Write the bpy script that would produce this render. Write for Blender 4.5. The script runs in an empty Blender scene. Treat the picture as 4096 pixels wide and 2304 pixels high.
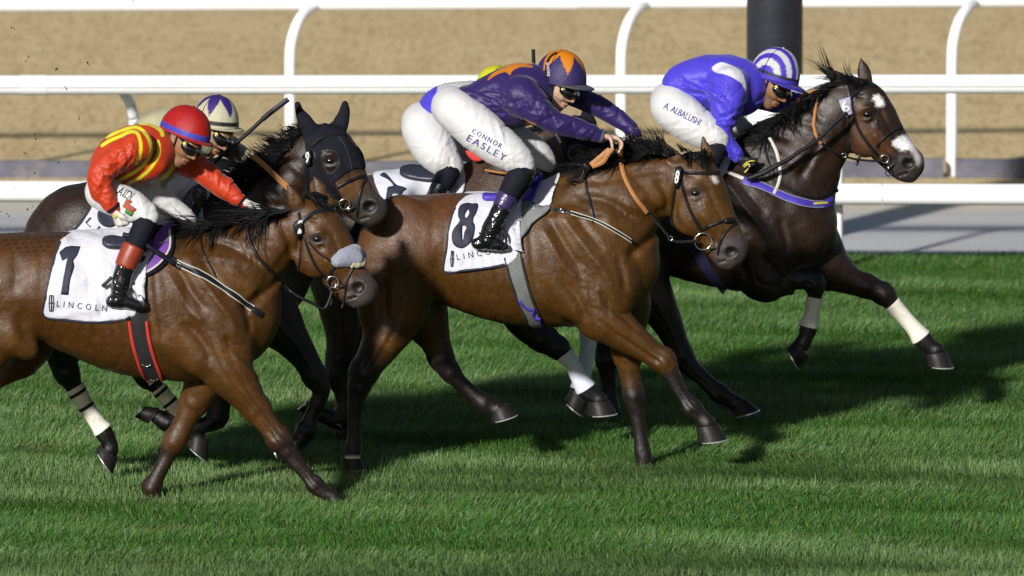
import bpy, bmesh, math, random
import numpy as np
from mathutils import Vector, Matrix
from mathutils.bvhtree import BVHTree
from mathutils.geometry import delaunay_2d_cdt

random.seed(7)
rng = np.random.default_rng(11)
sc = bpy.context.scene
COL = sc.collection

# ------------------------------------------------------------------ camera
CAM_D, CAM_H = 60.0, 8.4            # grandstand telephoto, 60 m from the running line
PITCH = math.radians(7.0)
SENSOR = 36.0
LENS = 379.5
FPX = LENS / SENSOR * 4096.0        # focal length in photo pixels
CAM = np.array([0.0, -CAM_D, CAM_H])
FWD = np.array([0.0, math.cos(PITCH), -math.sin(PITCH)])
UP = np.array([0.0, math.sin(PITCH), math.cos(PITCH)])
cd = bpy.data.cameras.new('camera')
cam = bpy.data.objects.new('camera', cd)
COL.objects.link(cam)
cam.location = CAM.tolist()
cam.rotation_euler = (math.pi / 2 - PITCH, 0, 0)
cd.sensor_width = SENSOR
cd.lens = LENS
cd.clip_start = 1.0
cd.clip_end = 3000.0
cd.dof.use_dof = True
cd.dof.focus_distance = 60.3
cd.dof.aperture_fstop = 3.3
sc.camera = cam

# ------------------------------------------------------------------ sky, sun, exposure
SUN_EL = math.radians(23.0)
SUN_AZ = math.radians(26.0)         # light comes from behind the camera, this far to its left
world = bpy.data.worlds.new('World')
sc.world = world
world.use_nodes = True
wn = world.node_tree
wn.nodes.clear()
sky = wn.nodes.new('ShaderNodeTexSky')
sky.sky_type = 'NISHITA'
sky.sun_disc = False
sky.sun_elevation = SUN_EL
sky.sun_rotation = math.pi + SUN_AZ
bg = wn.nodes.new('ShaderNodeBackground')
bg.inputs['Strength'].default_value = 0.05
wo = wn.nodes.new('ShaderNodeOutputWorld')
wn.links.new(sky.outputs[0], bg.inputs[0])
wn.links.new(bg.outputs[0], wo.inputs[0])
sd = bpy.data.lights.new('sun', 'SUN')
sd.energy = 5.0
sd.angle = math.radians(3.0)
sd.color = (1.0, 0.975, 0.935)
sun = bpy.data.objects.new('sun', sd)
COL.objects.link(sun)
sdir = Vector((math.sin(SUN_AZ) * math.cos(SUN_EL), math.cos(SUN_AZ) * math.cos(SUN_EL), -math.sin(SUN_EL)))
sun.rotation_euler = sdir.to_track_quat('-Z', 'Y').to_euler()
sun.location = (-8, -20, 20)
sc.view_settings.view_transform = 'Standard'
sc.view_settings.look = 'None'
sc.view_settings.gamma = 1.0
sc.view_settings.exposure = 0.15
sc.view_settings.use_curve_mapping = False
sc.render.engine = 'CYCLES'
sc.cycles.max_bounces = 6
sc.cycles.use_denoising = True

# ------------------------------------------------------------------ photo measurements -> metres
def at(px, py, Y):
    d = FWD + np.array([1.0, 0, 0]) * ((px - 2048.0) / FPX) - UP * ((py - 1152.0) / FPX)
    t = (Y - CAM[1]) / d[1]
    return CAM + d * t

def raydir(px, py):
    d = FWD + np.array([1.0, 0, 0]) * ((px - 2048.0) / FPX) - UP * ((py - 1152.0) / FPX)
    return d / np.linalg.norm(d)

def mpp(Y):
    return (Y + CAM_D) / math.cos(PITCH) / FPX

def proj(x, y, z):
    rx, ry, rz = x - CAM[0], y - CAM[1], z - CAM[2]
    dep = ry * FWD[1] + rz * FWD[2]
    return 2048.0 + FPX * rx / dep, 1152.0 - FPX * (ry * UP[1] + rz * UP[2]) / dep

def row_to_Y(py):
    d = FWD - UP * ((py - 1152.0) / FPX)
    return CAM[1] + d[1] * (-CAM[2] / d[2])

# ------------------------------------------------------------------ generic helpers
def tag(o, label=None, cat=None, group=None, kind=None):
    if label: o['label'] = label
    if cat: o['category'] = cat
    if group: o['group'] = group
    if kind: o['kind'] = kind
    return o

def empty(name, loc):
    o = bpy.data.objects.new(name, None)
    o.empty_display_size = 0.2
    COL.objects.link(o)
    o.location = [float(v) for v in loc]
    return o

def link(o, parent=None):
    COL.objects.link(o)
    if parent is not None:
        o.parent = parent
        bpy.context.view_layer.update()
        o.matrix_parent_inverse = parent.matrix_world.inverted()
    return o

def mesh_np(name, V, F, mat=None, parent=None, smooth=True, col=None, extra_mats=None, fmat=None):
    """V (n,3); F (m,3) or (m,4) int or list of both"""
    me = bpy.data.meshes.new(name)
    V = np.asarray(V, dtype=np.float32)
    Fs = F if isinstance(F, list) else [F]
    Fs = [np.asarray(f, dtype=np.int32) for f in Fs if len(f)]
    me.vertices.add(len(V))
    me.vertices.foreach_set('co', V.ravel())
    loops = np.concatenate([f.ravel() for f in Fs])
    sizes = np.concatenate([np.full(len(f), f.shape[1], dtype=np.int32) for f in Fs])
    starts = np.concatenate([[0], np.cumsum(sizes)[:-1]]).astype(np.int32)
    me.loops.add(len(loops))
    me.loops.foreach_set('vertex_index', loops)
    me.polygons.add(len(sizes))
    me.polygons.foreach_set('loop_start', starts)
    me.polygons.foreach_set('use_smooth', np.full(len(sizes), smooth))
    if mat: me.materials.append(mat)
    if extra_mats:
        for m_ in extra_mats: me.materials.append(m_)
    if fmat is not None:
        me.polygons.foreach_set('material_index', np.asarray(fmat, dtype=np.int32))
    me.update(calc_edges=True)
    if col is not None:
        a = me.attributes.new('Col', 'FLOAT_COLOR', 'POINT')
        c4 = np.ones((len(V), 4), dtype=np.float32)
        c4[:, :3] = col
        a.data.foreach_set('color', c4.ravel())
    o = bpy.data.objects.new(name, me)
    link(o, parent)
    return o

def bvh_of(V, F):
    return BVHTree.FromPolygons([tuple(v) for v in np.asarray(V, dtype=float)], [tuple(int(i) for i in f) for f in F])

def s2l(*c):
    """sRGB 0-255 -> linear"""
    out = []
    for v in c:
        v = v / 255.0
        out.append(v / 12.92 if v <= 0.04045 else ((v + 0.055) / 1.055) ** 2.4)
    return tuple(out)

# ------------------------------------------------------------------ materials
def mat(name, color=(0.5, 0.5, 0.5), rough=0.5, spec=0.5, metal=0.0, attr=False, bumps=(), var=0.0, var_scale=20.0,
        sheen=0.0, coat=0.0, stretch=None, dirt=None, dirt_scale=8.0, dirt_amt=0.5, trans=0.0, rough_var=0.0, sss=0.0, grain=0.0):
    m = bpy.data.materials.new(name)
    m.use_nodes = True
    nt = m.node_tree
    b = nt.nodes['Principled BSDF']
    b.inputs['Roughness'].default_value = rough
    b.inputs['Specular IOR Level'].default_value = spec
    b.inputs['Metallic'].default_value = metal
    b.inputs['Sheen Weight'].default_value = sheen
    b.inputs['Sheen Roughness'].default_value = 0.4
    b.inputs['Coat Weight'].default_value = coat
    b.inputs['Coat Roughness'].default_value = 0.25
    if sss:
        b.inputs['Subsurface Weight'].default_value = sss
        b.inputs['Subsurface Radius'].default_value = (0.01, 0.004, 0.002)
    tc = nt.nodes.new('ShaderNodeTexCoord')
    mp = nt.nodes.new('ShaderNodeMapping')
    nt.links.new(tc.outputs['Object'], mp.inputs['Vector'])
    if stretch: mp.inputs['Scale'].default_value = stretch
    if attr:
        at_ = nt.nodes.new('ShaderNodeAttribute')
        at_.attribute_name = 'Col'
        csock = at_.outputs['Color']
    else:
        rgb = nt.nodes.new('ShaderNodeRGB')
        rgb.outputs[0].default_value = (*color, 1)
        csock = rgb.outputs[0]
    if var:
        n = nt.nodes.new('ShaderNodeTexNoise')
        n.inputs['Scale'].default_value = var_scale
        n.inputs['Detail'].default_value = 5
        nt.links.new(mp.outputs[0], n.inputs['Vector'])
        mr = nt.nodes.new('ShaderNodeMapRange')
        mr.inputs['From Min'].default_value = 0.3
        mr.inputs['From Max'].default_value = 0.7
        mr.inputs['To Min'].default_value = 1 - var
        mr.inputs['To Max'].default_value = 1 + var
        nt.links.new(n.outputs['Fac'], mr.inputs['Value'])
        mx = nt.nodes.new('ShaderNodeVectorMath')
        mx.operation = 'SCALE'
        nt.links.new(csock, mx.inputs[0])
        nt.links.new(mr.outputs[0], mx.inputs['Scale'])
        csock = mx.outputs[0]
    if grain:        # short hair, each lock a little lighter or darker
        n = nt.nodes.new('ShaderNodeTexNoise')
        n.inputs['Scale'].default_value = 210
        n.inputs['Detail'].default_value = 3
        nt.links.new(mp.outputs[0], n.inputs['Vector'])
        mr = nt.nodes.new('ShaderNodeMapRange')
        mr.inputs['From Min'].default_value = 0.3
        mr.inputs['From Max'].default_value = 0.7
        mr.inputs['To Min'].default_value = 1 - grain
        mr.inputs['To Max'].default_value = 1 + grain
        nt.links.new(n.outputs['Fac'], mr.inputs['Value'])
        mx = nt.nodes.new('ShaderNodeVectorMath')
        mx.operation = 'SCALE'
        nt.links.new(csock, mx.inputs[0])
        nt.links.new(mr.outputs[0], mx.inputs['Scale'])
        csock = mx.outputs[0]
    if dirt is not None:
        n = nt.nodes.new('ShaderNodeTexNoise')
        n.inputs['Scale'].default_value = dirt_scale
        n.inputs['Detail'].default_value = 8
        n.inputs['Roughness'].default_value = 0.65
        nt.links.new(mp.outputs[0], n.inputs['Vector'])
        mr = nt.nodes.new('ShaderNodeMapRange')
        mr.inputs['From Min'].default_value = 0.52
        mr.inputs['From Max'].default_value = 0.75
        mr.inputs['To Min'].default_value = 0
        mr.inputs['To Max'].default_value = dirt_amt
        nt.links.new(n.outputs['Fac'], mr.inputs['Value'])
        mx = nt.nodes.new('ShaderNodeMix')
        mx.data_type = 'RGBA'
        nt.links.new(mr.outputs[0], mx.inputs['Factor'])
        nt.links.new(csock, mx.inputs['A'])
        mx.inputs['B'].default_value = (*dirt, 1)
        csock = mx.outputs['Result']
    nt.links.new(csock, b.inputs['Base Color'])
    if rough_var:
        n = nt.nodes.new('ShaderNodeTexNoise')
        n.inputs['Scale'].default_value = 28
        n.inputs['Detail'].default_value = 6
        n.inputs['Roughness'].default_value = 0.7
        nt.links.new(mp.outputs[0], n.inputs['Vector'])
        mr = nt.nodes.new('ShaderNodeMapRange')
        mr.inputs['From Min'].default_value = 0.35
        mr.inputs['From Max'].default_value = 0.65
        mr.inputs['To Min'].default_value = rough - rough_var
        mr.inputs['To Max'].default_value = rough + rough_var
        nt.links.new(n.outputs['Fac'], mr.inputs['Value'])
        nt.links.new(mr.outputs[0], b.inputs['Roughness'])
    prev = None
    for (scale, dist, detail, distort) in bumps:
        n = nt.nodes.new('ShaderNodeTexNoise')
        n.inputs['Scale'].default_value = scale
        n.inputs['Detail'].default_value = detail
        n.inputs['Distortion'].default_value = distort
        nt.links.new(mp.outputs[0], n.inputs['Vector'])
        bp = nt.nodes.new('ShaderNodeBump')
        bp.inputs['Strength'].default_value = 1.0
        bp.inputs['Distance'].default_value = dist
        nt.links.new(n.outputs['Fac'], bp.inputs['Height'])
        if prev: nt.links.new(prev, bp.inputs['Normal'])
        prev = bp.outputs[0]
    if prev: nt.links.new(prev, b.inputs['Normal'])
    if trans:
        tr = nt.nodes.new('ShaderNodeBsdfTranslucent')
        nt.links.new(csock, tr.inputs['Color'])
        ms = nt.nodes.new('ShaderNodeMixShader')
        ms.inputs[0].default_value = trans
        nt.links.new(b.outputs[0], ms.inputs[1])
        nt.links.new(tr.outputs[0], ms.inputs[2])
        nt.links.new(ms.outputs[0], nt.nodes['Material Output'].inputs['Surface'])
    return m

M = {}
M['coat'] = mat('horse_coat', attr=True, rough=0.41, spec=0.40, var=0.15, var_scale=30, coat=0.0, rough_var=0.13, grain=0.26,
                bumps=((8, 0.0030, 2, 0.5), (24, 0.0026, 5, 0.8), (110, 0.0018, 5, 0.3), (480, 0.0009, 2, 0)))
M['hair'] = mat('black_hair', (0.005, 0.0045, 0.005), rough=0.5, spec=0.22)
M['eye'] = mat('eye_dark', (0.006, 0.004, 0.004), rough=0.04, spec=0.8, coat=0.6)
M['hoof'] = mat('hoof_horn', (0.016, 0.013, 0.012), rough=0.5, spec=0.25, var=0.3, var_scale=40, stretch=(1, 1, 0.2))
M['shoe'] = mat('shoe_metal', (0.65, 0.65, 0.62), rough=0.3, metal=0.7)
M['leather'] = mat('black_leather', (0.008, 0.008, 0.010), rough=0.45, spec=0.30, var=0.2, var_scale=60, bumps=((150, 0.0008, 2, 0),))
M['tan'] = mat('tan_rubber_rein', (0.33, 0.135, 0.035), rough=0.6, var=0.18, var_scale=70, bumps=((300, 0.001, 2, 0),))
M['metal'] = mat('bit_metal', (0.75, 0.75, 0.76), rough=0.16, metal=1.0)
M['cloth'] = mat('white_cloth', (0.56, 0.56, 0.62), rough=0.75, bumps=((10, 0.010, 2, 1.2), (500, 0.0006, 2, 0)), sheen=0.1, dirt=(0.45, 0.42, 0.4), dirt_amt=0.18)
M['trim'] = mat('dark_cloth_trim', (0.012, 0.014, 0.03), rough=0.7)
M['ink'] = mat('dark_print', (0.014, 0.016, 0.035), rough=0.7)
M['inkblue'] = mat('blue_print', (0.045, 0.045, 0.25), rough=0.7)
M['whiteplastic'] = mat('white_plastic', (0.62, 0.62, 0.64), rough=0.4)
M['bandage'] = mat('cream_bandage', (0.70, 0.67, 0.57), rough=0.85, dirt=(0.10, 0.075, 0.045), dirt_scale=16, dirt_amt=0.5, bumps=((120, 0.0015, 3, 0),))
M['bandage_grey'] = mat('pale_grey_bandage', (0.60, 0.63, 0.72), rough=0.85, bumps=((120, 0.0015, 3, 0),), var=0.1)
M['hood'] = mat('black_hood_fabric', (0.010, 0.010, 0.016), rough=0.85, spec=0.12, bumps=((14, 0.004, 2, 0.8), (400, 0.0006, 2, 0)))
M['silk'] = mat('racing_silk', attr=True, rough=0.50, spec=0.35, sheen=0.15, var=0.06, var_scale=30, bumps=((9, 0.006, 2, 1.6), (30, 0.0022, 3, 1.8), (500, 0.0004, 1, 0)))
M['breech'] = mat('white_breeches', attr=True, rough=0.62, sheen=0.12, bumps=((10, 0.004, 2, 1.2), (48, 0.0006, 2, 1.0)), dirt=(0.30, 0.26, 0.2), dirt_scale=60, dirt_amt=0.10)
M['boot'] = mat('patent_boot', (0.006, 0.006, 0.008), rough=0.13, spec=0.7, coat=0.5, bumps=((16, 0.012, 2, 1.4),))
M['bootmatte'] = mat('black_sock', (0.006, 0.006, 0.012), rough=0.8, spec=0.2)
M['bootred'] = mat('red_leather_cuff', (0.24, 0.035, 0.015), rough=0.45, var=0.15, var_scale=40, bumps=((120, 0.001, 2, 0),))
M['bootviolet'] = mat('violet_patent_band', (0.035, 0.025, 0.09), rough=0.2, coat=0.4, bumps=((60, 0.004, 2, 0.5),))
M['skin'] = mat('skin', attr=True, rough=0.48, spec=0.45, sss=0.12, bumps=((90, 0.0012, 3, 0), (350, 0.0004, 2, 0)), var=0.08, var_scale=50)
M['cap'] = mat('cap_cover', attr=True, rough=0.55, spec=0.3, sheen=0.03, bumps=((22, 0.004, 3, 1.2), (500, 0.0003, 1, 0)))
M['goggle'] = mat('goggle_lens', (0.006, 0.005, 0.006), rough=0.05, spec=0.8, coat=0.8)
M['yellowdot'] = mat('yellow_badge', (0.55, 0.46, 0.06), rough=0.5)
M['glove_white'] = mat('white_glove', attr=True, rough=0.65, bumps=((40, 0.003, 3, 0.8),))
M['fleece'] = mat('grey_fleece', (0.24, 0.25, 0.31), rough=0.95, sheen=0.4, bumps=((160, 0.004, 4, 0.3),), var=0.15, var_scale=60)
M['fleece_cream'] = mat('cream_fleece', (0.42, 0.39, 0.25), rough=0.95, sheen=0.6, bumps=((120, 0.008, 4, 0.3),))
M['purple'] = mat('purple_saddle_leather', (0.13, 0.04, 0.27), rough=0.5, var=0.1)
M['bluestrap'] = mat('blue_webbing', (0.055, 0.035, 0.36), rough=0.5, bumps=((300, 0.0008, 2, 0),))
M['creamstrap'] = mat('cream_strap', (0.50, 0.49, 0.43), rough=0.55)
M['redtrim'] = mat('red_elastic_trim', (0.52, 0.035, 0.025), rough=0.6)
M['greygirth'] = mat('grey_ribbed_girth', (0.13, 0.14, 0.13), rough=0.7, bumps=((260, 0.002, 2, 0),), var=0.2, var_scale=120)
M['blackgirth'] = mat('black_girth', (0.012, 0.012, 0.014), rough=0.8)
M['greyflap'] = mat('grey_saddle_flap', (0.16, 0.17, 0.17), rough=0.45)
M['saddle'] = mat('saddle_leather', (0.022, 0.025, 0.04), rough=0.4)
M['whip'] = mat('whip_black', (0.008, 0.008, 0.012), rough=0.5, spec=0.25, bumps=((90, 0.002, 2, 0),))
M['yellowcord'] = mat('yellow_cord', (0.62, 0.55, 0.08), rough=0.6)
M['greytag'] = mat('grey_tag', (0.30, 0.29, 0.40), rough=0.5)
M['flagred'] = mat('flag_red', (0.30, 0.05, 0.03), rough=0.7)
M['flaggreen'] = mat('flag_green', (0.03, 0.20, 0.04), rough=0.7)

# ------------------------------------------------------------------ signed distance modelling
def catmull(P, step_fn):
    P = np.asarray(P, dtype=float)
    if len(P) == 1: return P
    Q = np.vstack([2 * P[0] - P[1], P, 2 * P[-1] - P[-2]])
    out = []
    for i in range(1, len(Q) - 2):
        p0, p1, p2, p3 = Q[i - 1], Q[i], Q[i + 1], Q[i + 2]
        n = max(1, int(math.ceil(np.linalg.norm((p2 - p1)[:3]) / step_fn(p1, p2))))
        t = (np.arange(n) / n)[:, None]
        out.append(0.5 * ((2 * p1) + (-p0 + p2) * t + (2 * p0 - 5 * p1 + 4 * p2 - p3) * t ** 2 + (-p0 + 3 * p1 - 3 * p2 + p3) * t ** 3))
    out.append(P[-1:])
    return np.vstack(out)

def dense(P):
    D = catmull(P, lambda a, b: max(0.004, 0.24 * min(a[3], b[3], a[4] * 1.6, b[4] * 1.6)))
    D[:, 3:] = np.maximum(D[:, 3:], 0.002)
    return D

class Field:
    def __init__(s, lo, hi, h):
        s.h = h
        s.lo = np.asarray(lo, dtype=float)
        n = np.ceil((np.asarray(hi) - s.lo) / h).astype(int) + 1
        s.n = n
        s.f = np.full(tuple(n), 0.25, dtype=np.float32)
        s.ax = [s.lo[i] + h * np.arange(n[i]) for i in range(3)]

    def _rng(s, lo, hi):
        a = np.clip(np.floor((lo - s.lo) / s.h).astype(int), 0, s.n)
        b = np.clip(np.ceil((hi - s.lo) / s.h).astype(int) + 1, 0, s.n)
        return a, b

    def comp(s, D, pad):
        lo = (D[:, :3] - np.stack([D[:, 3], D[:, 4], D[:, 3]], 1)).min(0) - pad
        hi = (D[:, :3] + np.stack([D[:, 3], D[:, 4], D[:, 3]], 1)).max(0) + pad
        A, B = s._rng(lo, hi)
        if np.any(B - A <= 0): return None, A, B
        loc = np.full(tuple(B - A), 0.25, dtype=np.float32)
        for (x, y, z, r, w) in D:
            e = np.array([r, w, r]) + pad
            a, b = s._rng(np.array([x, y, z]) - e, np.array([x, y, z]) + e)
            if np.any(b - a <= 0): continue
            dx = ((s.ax[0][a[0]:b[0]] - x)).astype(np.float32)[:, None, None]
            dy = ((s.ax[1][a[1]:b[1]] - y)).astype(np.float32)[None, :, None]
            dz = ((s.ax[2][a[2]:b[2]] - z)).astype(np.float32)[None, None, :]
            q = dx * dx + dz * dz
            qy = dy * dy
            if abs(r - w) < 1e-4:
                d = np.sqrt(q + qy) - r
            else:
                k0 = np.sqrt(q / (r * r) + qy / (w * w))
                k1 = np.sqrt(q / r ** 4 + qy / w ** 4)
                d = np.where(k0 < 0.35, (k0 - 1) * min(r, w), k0 * (k0 - 1) / np.maximum(k1, 1e-6))
            sl = tuple(slice(a[i] - A[i], b[i] - A[i]) for i in range(3))
            np.minimum(loc[sl], d, out=loc[sl])
        return loc, A, B

    def add(s, P, k=0.02, is_dense=False):
        D = P if is_dense else dense(P)
        loc, A, B = s.comp(D, 0.035 + k)
        if loc is None: return
        sl = tuple(slice(A[i], B[i]) for i in range(3))
        g = s.f[sl]
        if k > 0:
            h = np.maximum(k - np.abs(g - loc), 0) / k
            s.f[sl] = np.minimum(g, loc) - h * h * k * 0.25
        else:
            s.f[sl] = np.minimum(g, loc)

    def cut(s, P, k=0.01):
        D = dense(P)
        loc, A, B = s.comp(D, 0.03 + k)
        if loc is None: return
        sl = tuple(slice(A[i], B[i]) for i in range(3))
        g = s.f[sl]
        l2 = -loc
        h = np.maximum(k - np.abs(g - l2), 0) / k
        s.f[sl] = np.maximum(g, l2) + h * h * k * 0.25

    def ripple(s, amp, wl, n=6, seed=0, sharp=False):
        r = np.random.default_rng(seed)
        acc = np.zeros(tuple(s.n), dtype=np.float32)
        for i in range(n):
            v = r.normal(size=3); v /= np.linalg.norm(v)
            kk = 2 * math.pi / (wl * r.uniform(0.7, 1.5)) * v
            ph = r.uniform(0, 6.28)
            a = (kk[0] * s.ax[0])[:, None, None] + (kk[1] * s.ax[1])[None, :, None] + (kk[2] * s.ax[2])[None, None, :] + ph
            # warp a little so that waves do not run straight
            a = a + 0.9 * np.sin((kk[1] * 0.6 * s.ax[0])[:, None, None] + (kk[2] * 0.6 * s.ax[2])[None, None, :])
            w = np.sin(a.astype(np.float32))
            acc += (1 - 2 * np.abs(w)) if sharp else w
        s.f += (amp / math.sqrt(n)) * acc

    def relief(s, Yc, lines, near_only=False, sharp=False):
        """soft grooves (amp > 0) and ridges (amp < 0) along traced lines, on both flanks"""
        for (L, wpx, amp) in lines:
            L = smooth_poly(L, 4, closed=False)
            c1 = at(L[:, 0].min() - 3 * wpx, L[:, 1].max() + 3 * wpx + 40, Yc); c2 = at(L[:, 0].max() + 3 * wpx, L[:, 1].min() - 3 * wpx - 40, Yc)
            a, b = s._rng(np.array([c1[0], -1e3, c1[2]]), np.array([c2[0], 1e3, c2[2]]))
            a[1] = 0; b[1] = s.n[1]
            if np.any(b - a <= 0): continue
            sub = s.f[a[0]:b[0], a[1]:b[1], a[2]:b[2]]
            ix = np.argwhere(np.abs(sub) < 0.035)
            if not len(ix): continue
            x = s.ax[0][a[0] + ix[:, 0]]; y = s.ax[1][a[1] + ix[:, 1]]; z = s.ax[2][a[2] + ix[:, 2]]
            px, py = proj(x, Yc - np.abs(y - Yc), z)
            d = linedist(px, py, L)
            # fade towards both ends
            e = np.minimum(np.hypot(px - L[0, 0], py - L[0, 1]), np.hypot(px - L[-1, 0], py - L[-1, 1]))
            fade = np.clip(e / (2.5 * wpx), 0, 1)
            v = amp * (np.exp(-np.abs(d) / wpx) if sharp else np.exp(-(d / wpx) ** 2)) * fade
            if near_only: v = v * np.clip((Yc + 0.03 - y) / 0.06, 0, 1)
            sub[ix[:, 0], ix[:, 1], ix[:, 2]] += v.astype(np.float32)

    def mesh(s, f=None, smooth=1):
        return surface_nets(s.f if f is None else f, s.lo, s.h, smooth)

def surface_nets(f, lo, h, smooth=1):
    sgn = f < 0
    c = np.zeros(tuple(np.array(f.shape) - 1), dtype=np.int8)
    for i in (0, 1):
        for j in (0, 1):
            for k in (0, 1):
                c += sgn[i:f.shape[0] - 1 + i, j:f.shape[1] - 1 + j, k:f.shape[2] - 1 + k]
    act = (c > 0) & (c < 8)
    idx = np.argwhere(act)
    n = len(idx)
    gid = np.full(act.shape, -1, dtype=np.int32)
    gid[act] = np.arange(n)
    acc = np.zeros((n, 3)); cn = np.zeros(n)
    corners = [(0, 0, 0), (1, 0, 0), (0, 1, 0), (1, 1, 0), (0, 0, 1), (1, 0, 1), (0, 1, 1), (1, 1, 1)]
    vals = [f[idx[:, 0] + a, idx[:, 1] + b, idx[:, 2] + d] for a, b, d in corners]
    for i in range(8):
        for j in range(i + 1, 8):
            df = np.array(corners[j]) - np.array(corners[i])
            if np.abs(df).sum() != 1: continue
            va, vb = vals[i], vals[j]
            m = (va < 0) != (vb < 0)
            t = va[m] / (va[m] - vb[m])
            acc[m] += np.array(corners[i]) + t[:, None] * df
            cn[m] += 1
    V = lo + h * (idx + acc / cn[:, None])
    Fs = []
    for axn in range(3):
        o1, o2 = [(1, 2), (2, 0), (0, 1)][axn]
        sl_a = [slice(1, -1)] * 3; sl_b = [slice(1, -1)] * 3
        sl_a[axn] = slice(0, -1); sl_b[axn] = slice(1, None)
        a, b = sgn[tuple(sl_a)], sgn[tuple(sl_b)]
        e = np.argwhere(a != b)
        if not len(e): continue
        inside = a[e[:, 0], e[:, 1], e[:, 2]]
        base = e.copy()
        for q in range(3):
            if q != axn: base[:, q] += 1
        def cell(d1, d2):
            cc = base.copy()
            cc[:, o1] -= d1; cc[:, o2] -= d2
            return gid[cc[:, 0], cc[:, 1], cc[:, 2]]
        q4 = np.stack([cell(1, 1), cell(0, 1), cell(0, 0), cell(1, 0)], 1)
        q4[~inside] = q4[~inside][:, ::-1]
        Fs.append(q4)
    F = np.vstack(Fs)
    F = F[(F >= 0).all(1)]
    for _ in range(smooth):
        V = lap(V, F)
    return V, F

def lap(V, F, lam=0.5):
    E = np.vstack([F[:, [0, 1]], F[:, [1, 2]], F[:, [2, 3]], F[:, [3, 0]]])
    n = len(V)
    cnt = np.bincount(E.ravel(), minlength=n).astype(float)
    S = np.zeros_like(V)
    for q in range(3):
        S[:, q] = np.bincount(E[:, 0], weights=V[E[:, 1], q], minlength=n) + np.bincount(E[:, 1], weights=V[E[:, 0], q], minlength=n)
    return V * (1 - lam) + lam * S / np.maximum(cnt, 1)[:, None]

def compact(V, F):
    u, inv = np.unique(F, return_inverse=True)
    return V[u], inv.reshape(F.shape)

def polydist(px, py, poly):
    """signed distance (pixels) to a closed polygon, negative inside"""
    P = np.asarray(poly, dtype=float)
    d = np.full(px.shape, 1e9)
    ins = np.zeros(px.shape, dtype=bool)
    for i in range(len(P)):
        ax_, ay_ = P[i]; bx_, by_ = P[(i + 1) % len(P)]
        ex, ey = bx_ - ax_, by_ - ay_
        wx, wy = px - ax_, py - ay_
        t = np.clip((wx * ex + wy * ey) / max(ex * ex + ey * ey, 1e-9), 0, 1)
        d = np.minimum(d, (wx - t * ex) ** 2 + (wy - t * ey) ** 2)
        cond = (ay_ > py) != (by_ > py)
        with np.errstate(divide='ignore', invalid='ignore'):
            xi = ax_ + (py - ay_) * ex / (ey if ey != 0 else 1e-9)
        ins ^= cond & (px < xi)
    d = np.sqrt(d)
    return np.where(ins, -d, d)

def linedist(px, py, line):
    P = np.asarray(line, dtype=float)
    d = np.full(px.shape, 1e9)
    for i in range(len(P) - 1):
        ax_, ay_ = P[i]; bx_, by_ = P[i + 1]
        ex, ey = bx_ - ax_, by_ - ay_
        wx, wy = px - ax_, py - ay_
        t = np.clip((wx * ex + wy * ey) / max(ex * ex + ey * ey, 1e-9), 0, 1)
        d = np.minimum(d, (wx - t * ex) ** 2 + (wy - t * ey) ** 2)
    return np.sqrt(d)

def smooth_poly(poly, n=4, closed=True):
    P = np.asarray(poly, dtype=float)
    out = []
    m = len(P)
    rngm = m if closed else m - 1
    for i in range(rngm):
        if closed:
            p0, p1, p2, p3 = P[i - 1], P[i], P[(i + 1) % m], P[(i + 2) % m]
        else:
            p0, p1, p2, p3 = P[max(i - 1, 0)], P[i], P[i + 1], P[min(i + 2, m - 1)]
        for t in np.arange(n) / n:
            out.append(0.5 * (2 * p1 + (p2 - p0) * t + (2 * p0 - 5 * p1 + 4 * p2 - p3) * t * t + (3 * p1 - p0 - 3 * p2 + p3) * t ** 3))
    if not closed: out.append(P[-1])
    return np.array(out)

def chain(Y, pts, dy=0.0, w=None, wk=1.0):
    """traced joints (x, y, radius[, dy[, half depth in m]]) in photo pixels -> metres"""
    out = []
    for p in pts:
        d = p[3] if len(p) > 3 and p[3] is not None else dy
        q = at(p[0], p[1], Y + d)
        r = p[2] * mpp(Y + d)
        ww = p[4] if len(p) > 4 else (w if w is not None else r * wk)
        out.append((*q, r, ww))
    return np.array(out)

def mpx(V, Yc):
    """photo position of vertices, far half mirrored onto the near half"""
    y = Yc - np.abs(V[:, 1] - Yc)
    return proj(V[:, 0], y, V[:, 2])

# ------------------------------------------------------------------ tubes, ribbons, drapes
def tube(name, D, mat_, parent, seg=14, caps=True, depth_ratio=None):
    """D dense samples (x,y,z,r,w) lying in a plane of constant-ish y"""
    D = np.asarray(D)
    T = np.gradient(D[:, :3], axis=0)
    T /= np.linalg.norm(T, axis=1)[:, None] + 1e-9
    V = []
    for i in range(len(D)):
        t = T[i]
        side = np.cross(t, np.array([0, 1.0, 0])); ns = np.linalg.norm(side)
        side = side / ns if ns > 1e-3 else np.array([1.0, 0, 0])
        dep = np.cross(side, t)
        for j in range(seg):
            a = 2 * math.pi * j / seg
            V.append(D[i, :3] + side * math.cos(a) * D[i, 3] + dep * math.sin(a) * D[i, 4])
    F = []
    for i in range(len(D) - 1):
        for j in range(seg):
            a, b = i * seg + j, i * seg + (j + 1) % seg
            F.append((a, b, b + seg, a + seg))
    tris = []
    if caps:
        for i, flip in ((0, True), (len(D) - 1, False)):
            ci = len(V); V.append(D[i, :3])
            for j in range(seg):
                a, b = i * seg + j, i * seg + (j + 1) % seg
                tris.append((ci, b, a) if flip else (ci, a, b))
    o = mesh_np(name, np.array(V), [np.array(F), np.array(tris)] if tris else np.array(F), mat_, parent)
    return o

def cast(px, py, bvhs, maxd=200):
    o = Vector(CAM.tolist()); d = Vector(raydir(px, py).tolist())
    best = None
    for b in bvhs:
        h = b.ray_cast(o, d, maxd)
        if h[0] is not None and (best is None or h[3] < best[3]): best = h
    return best

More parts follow.
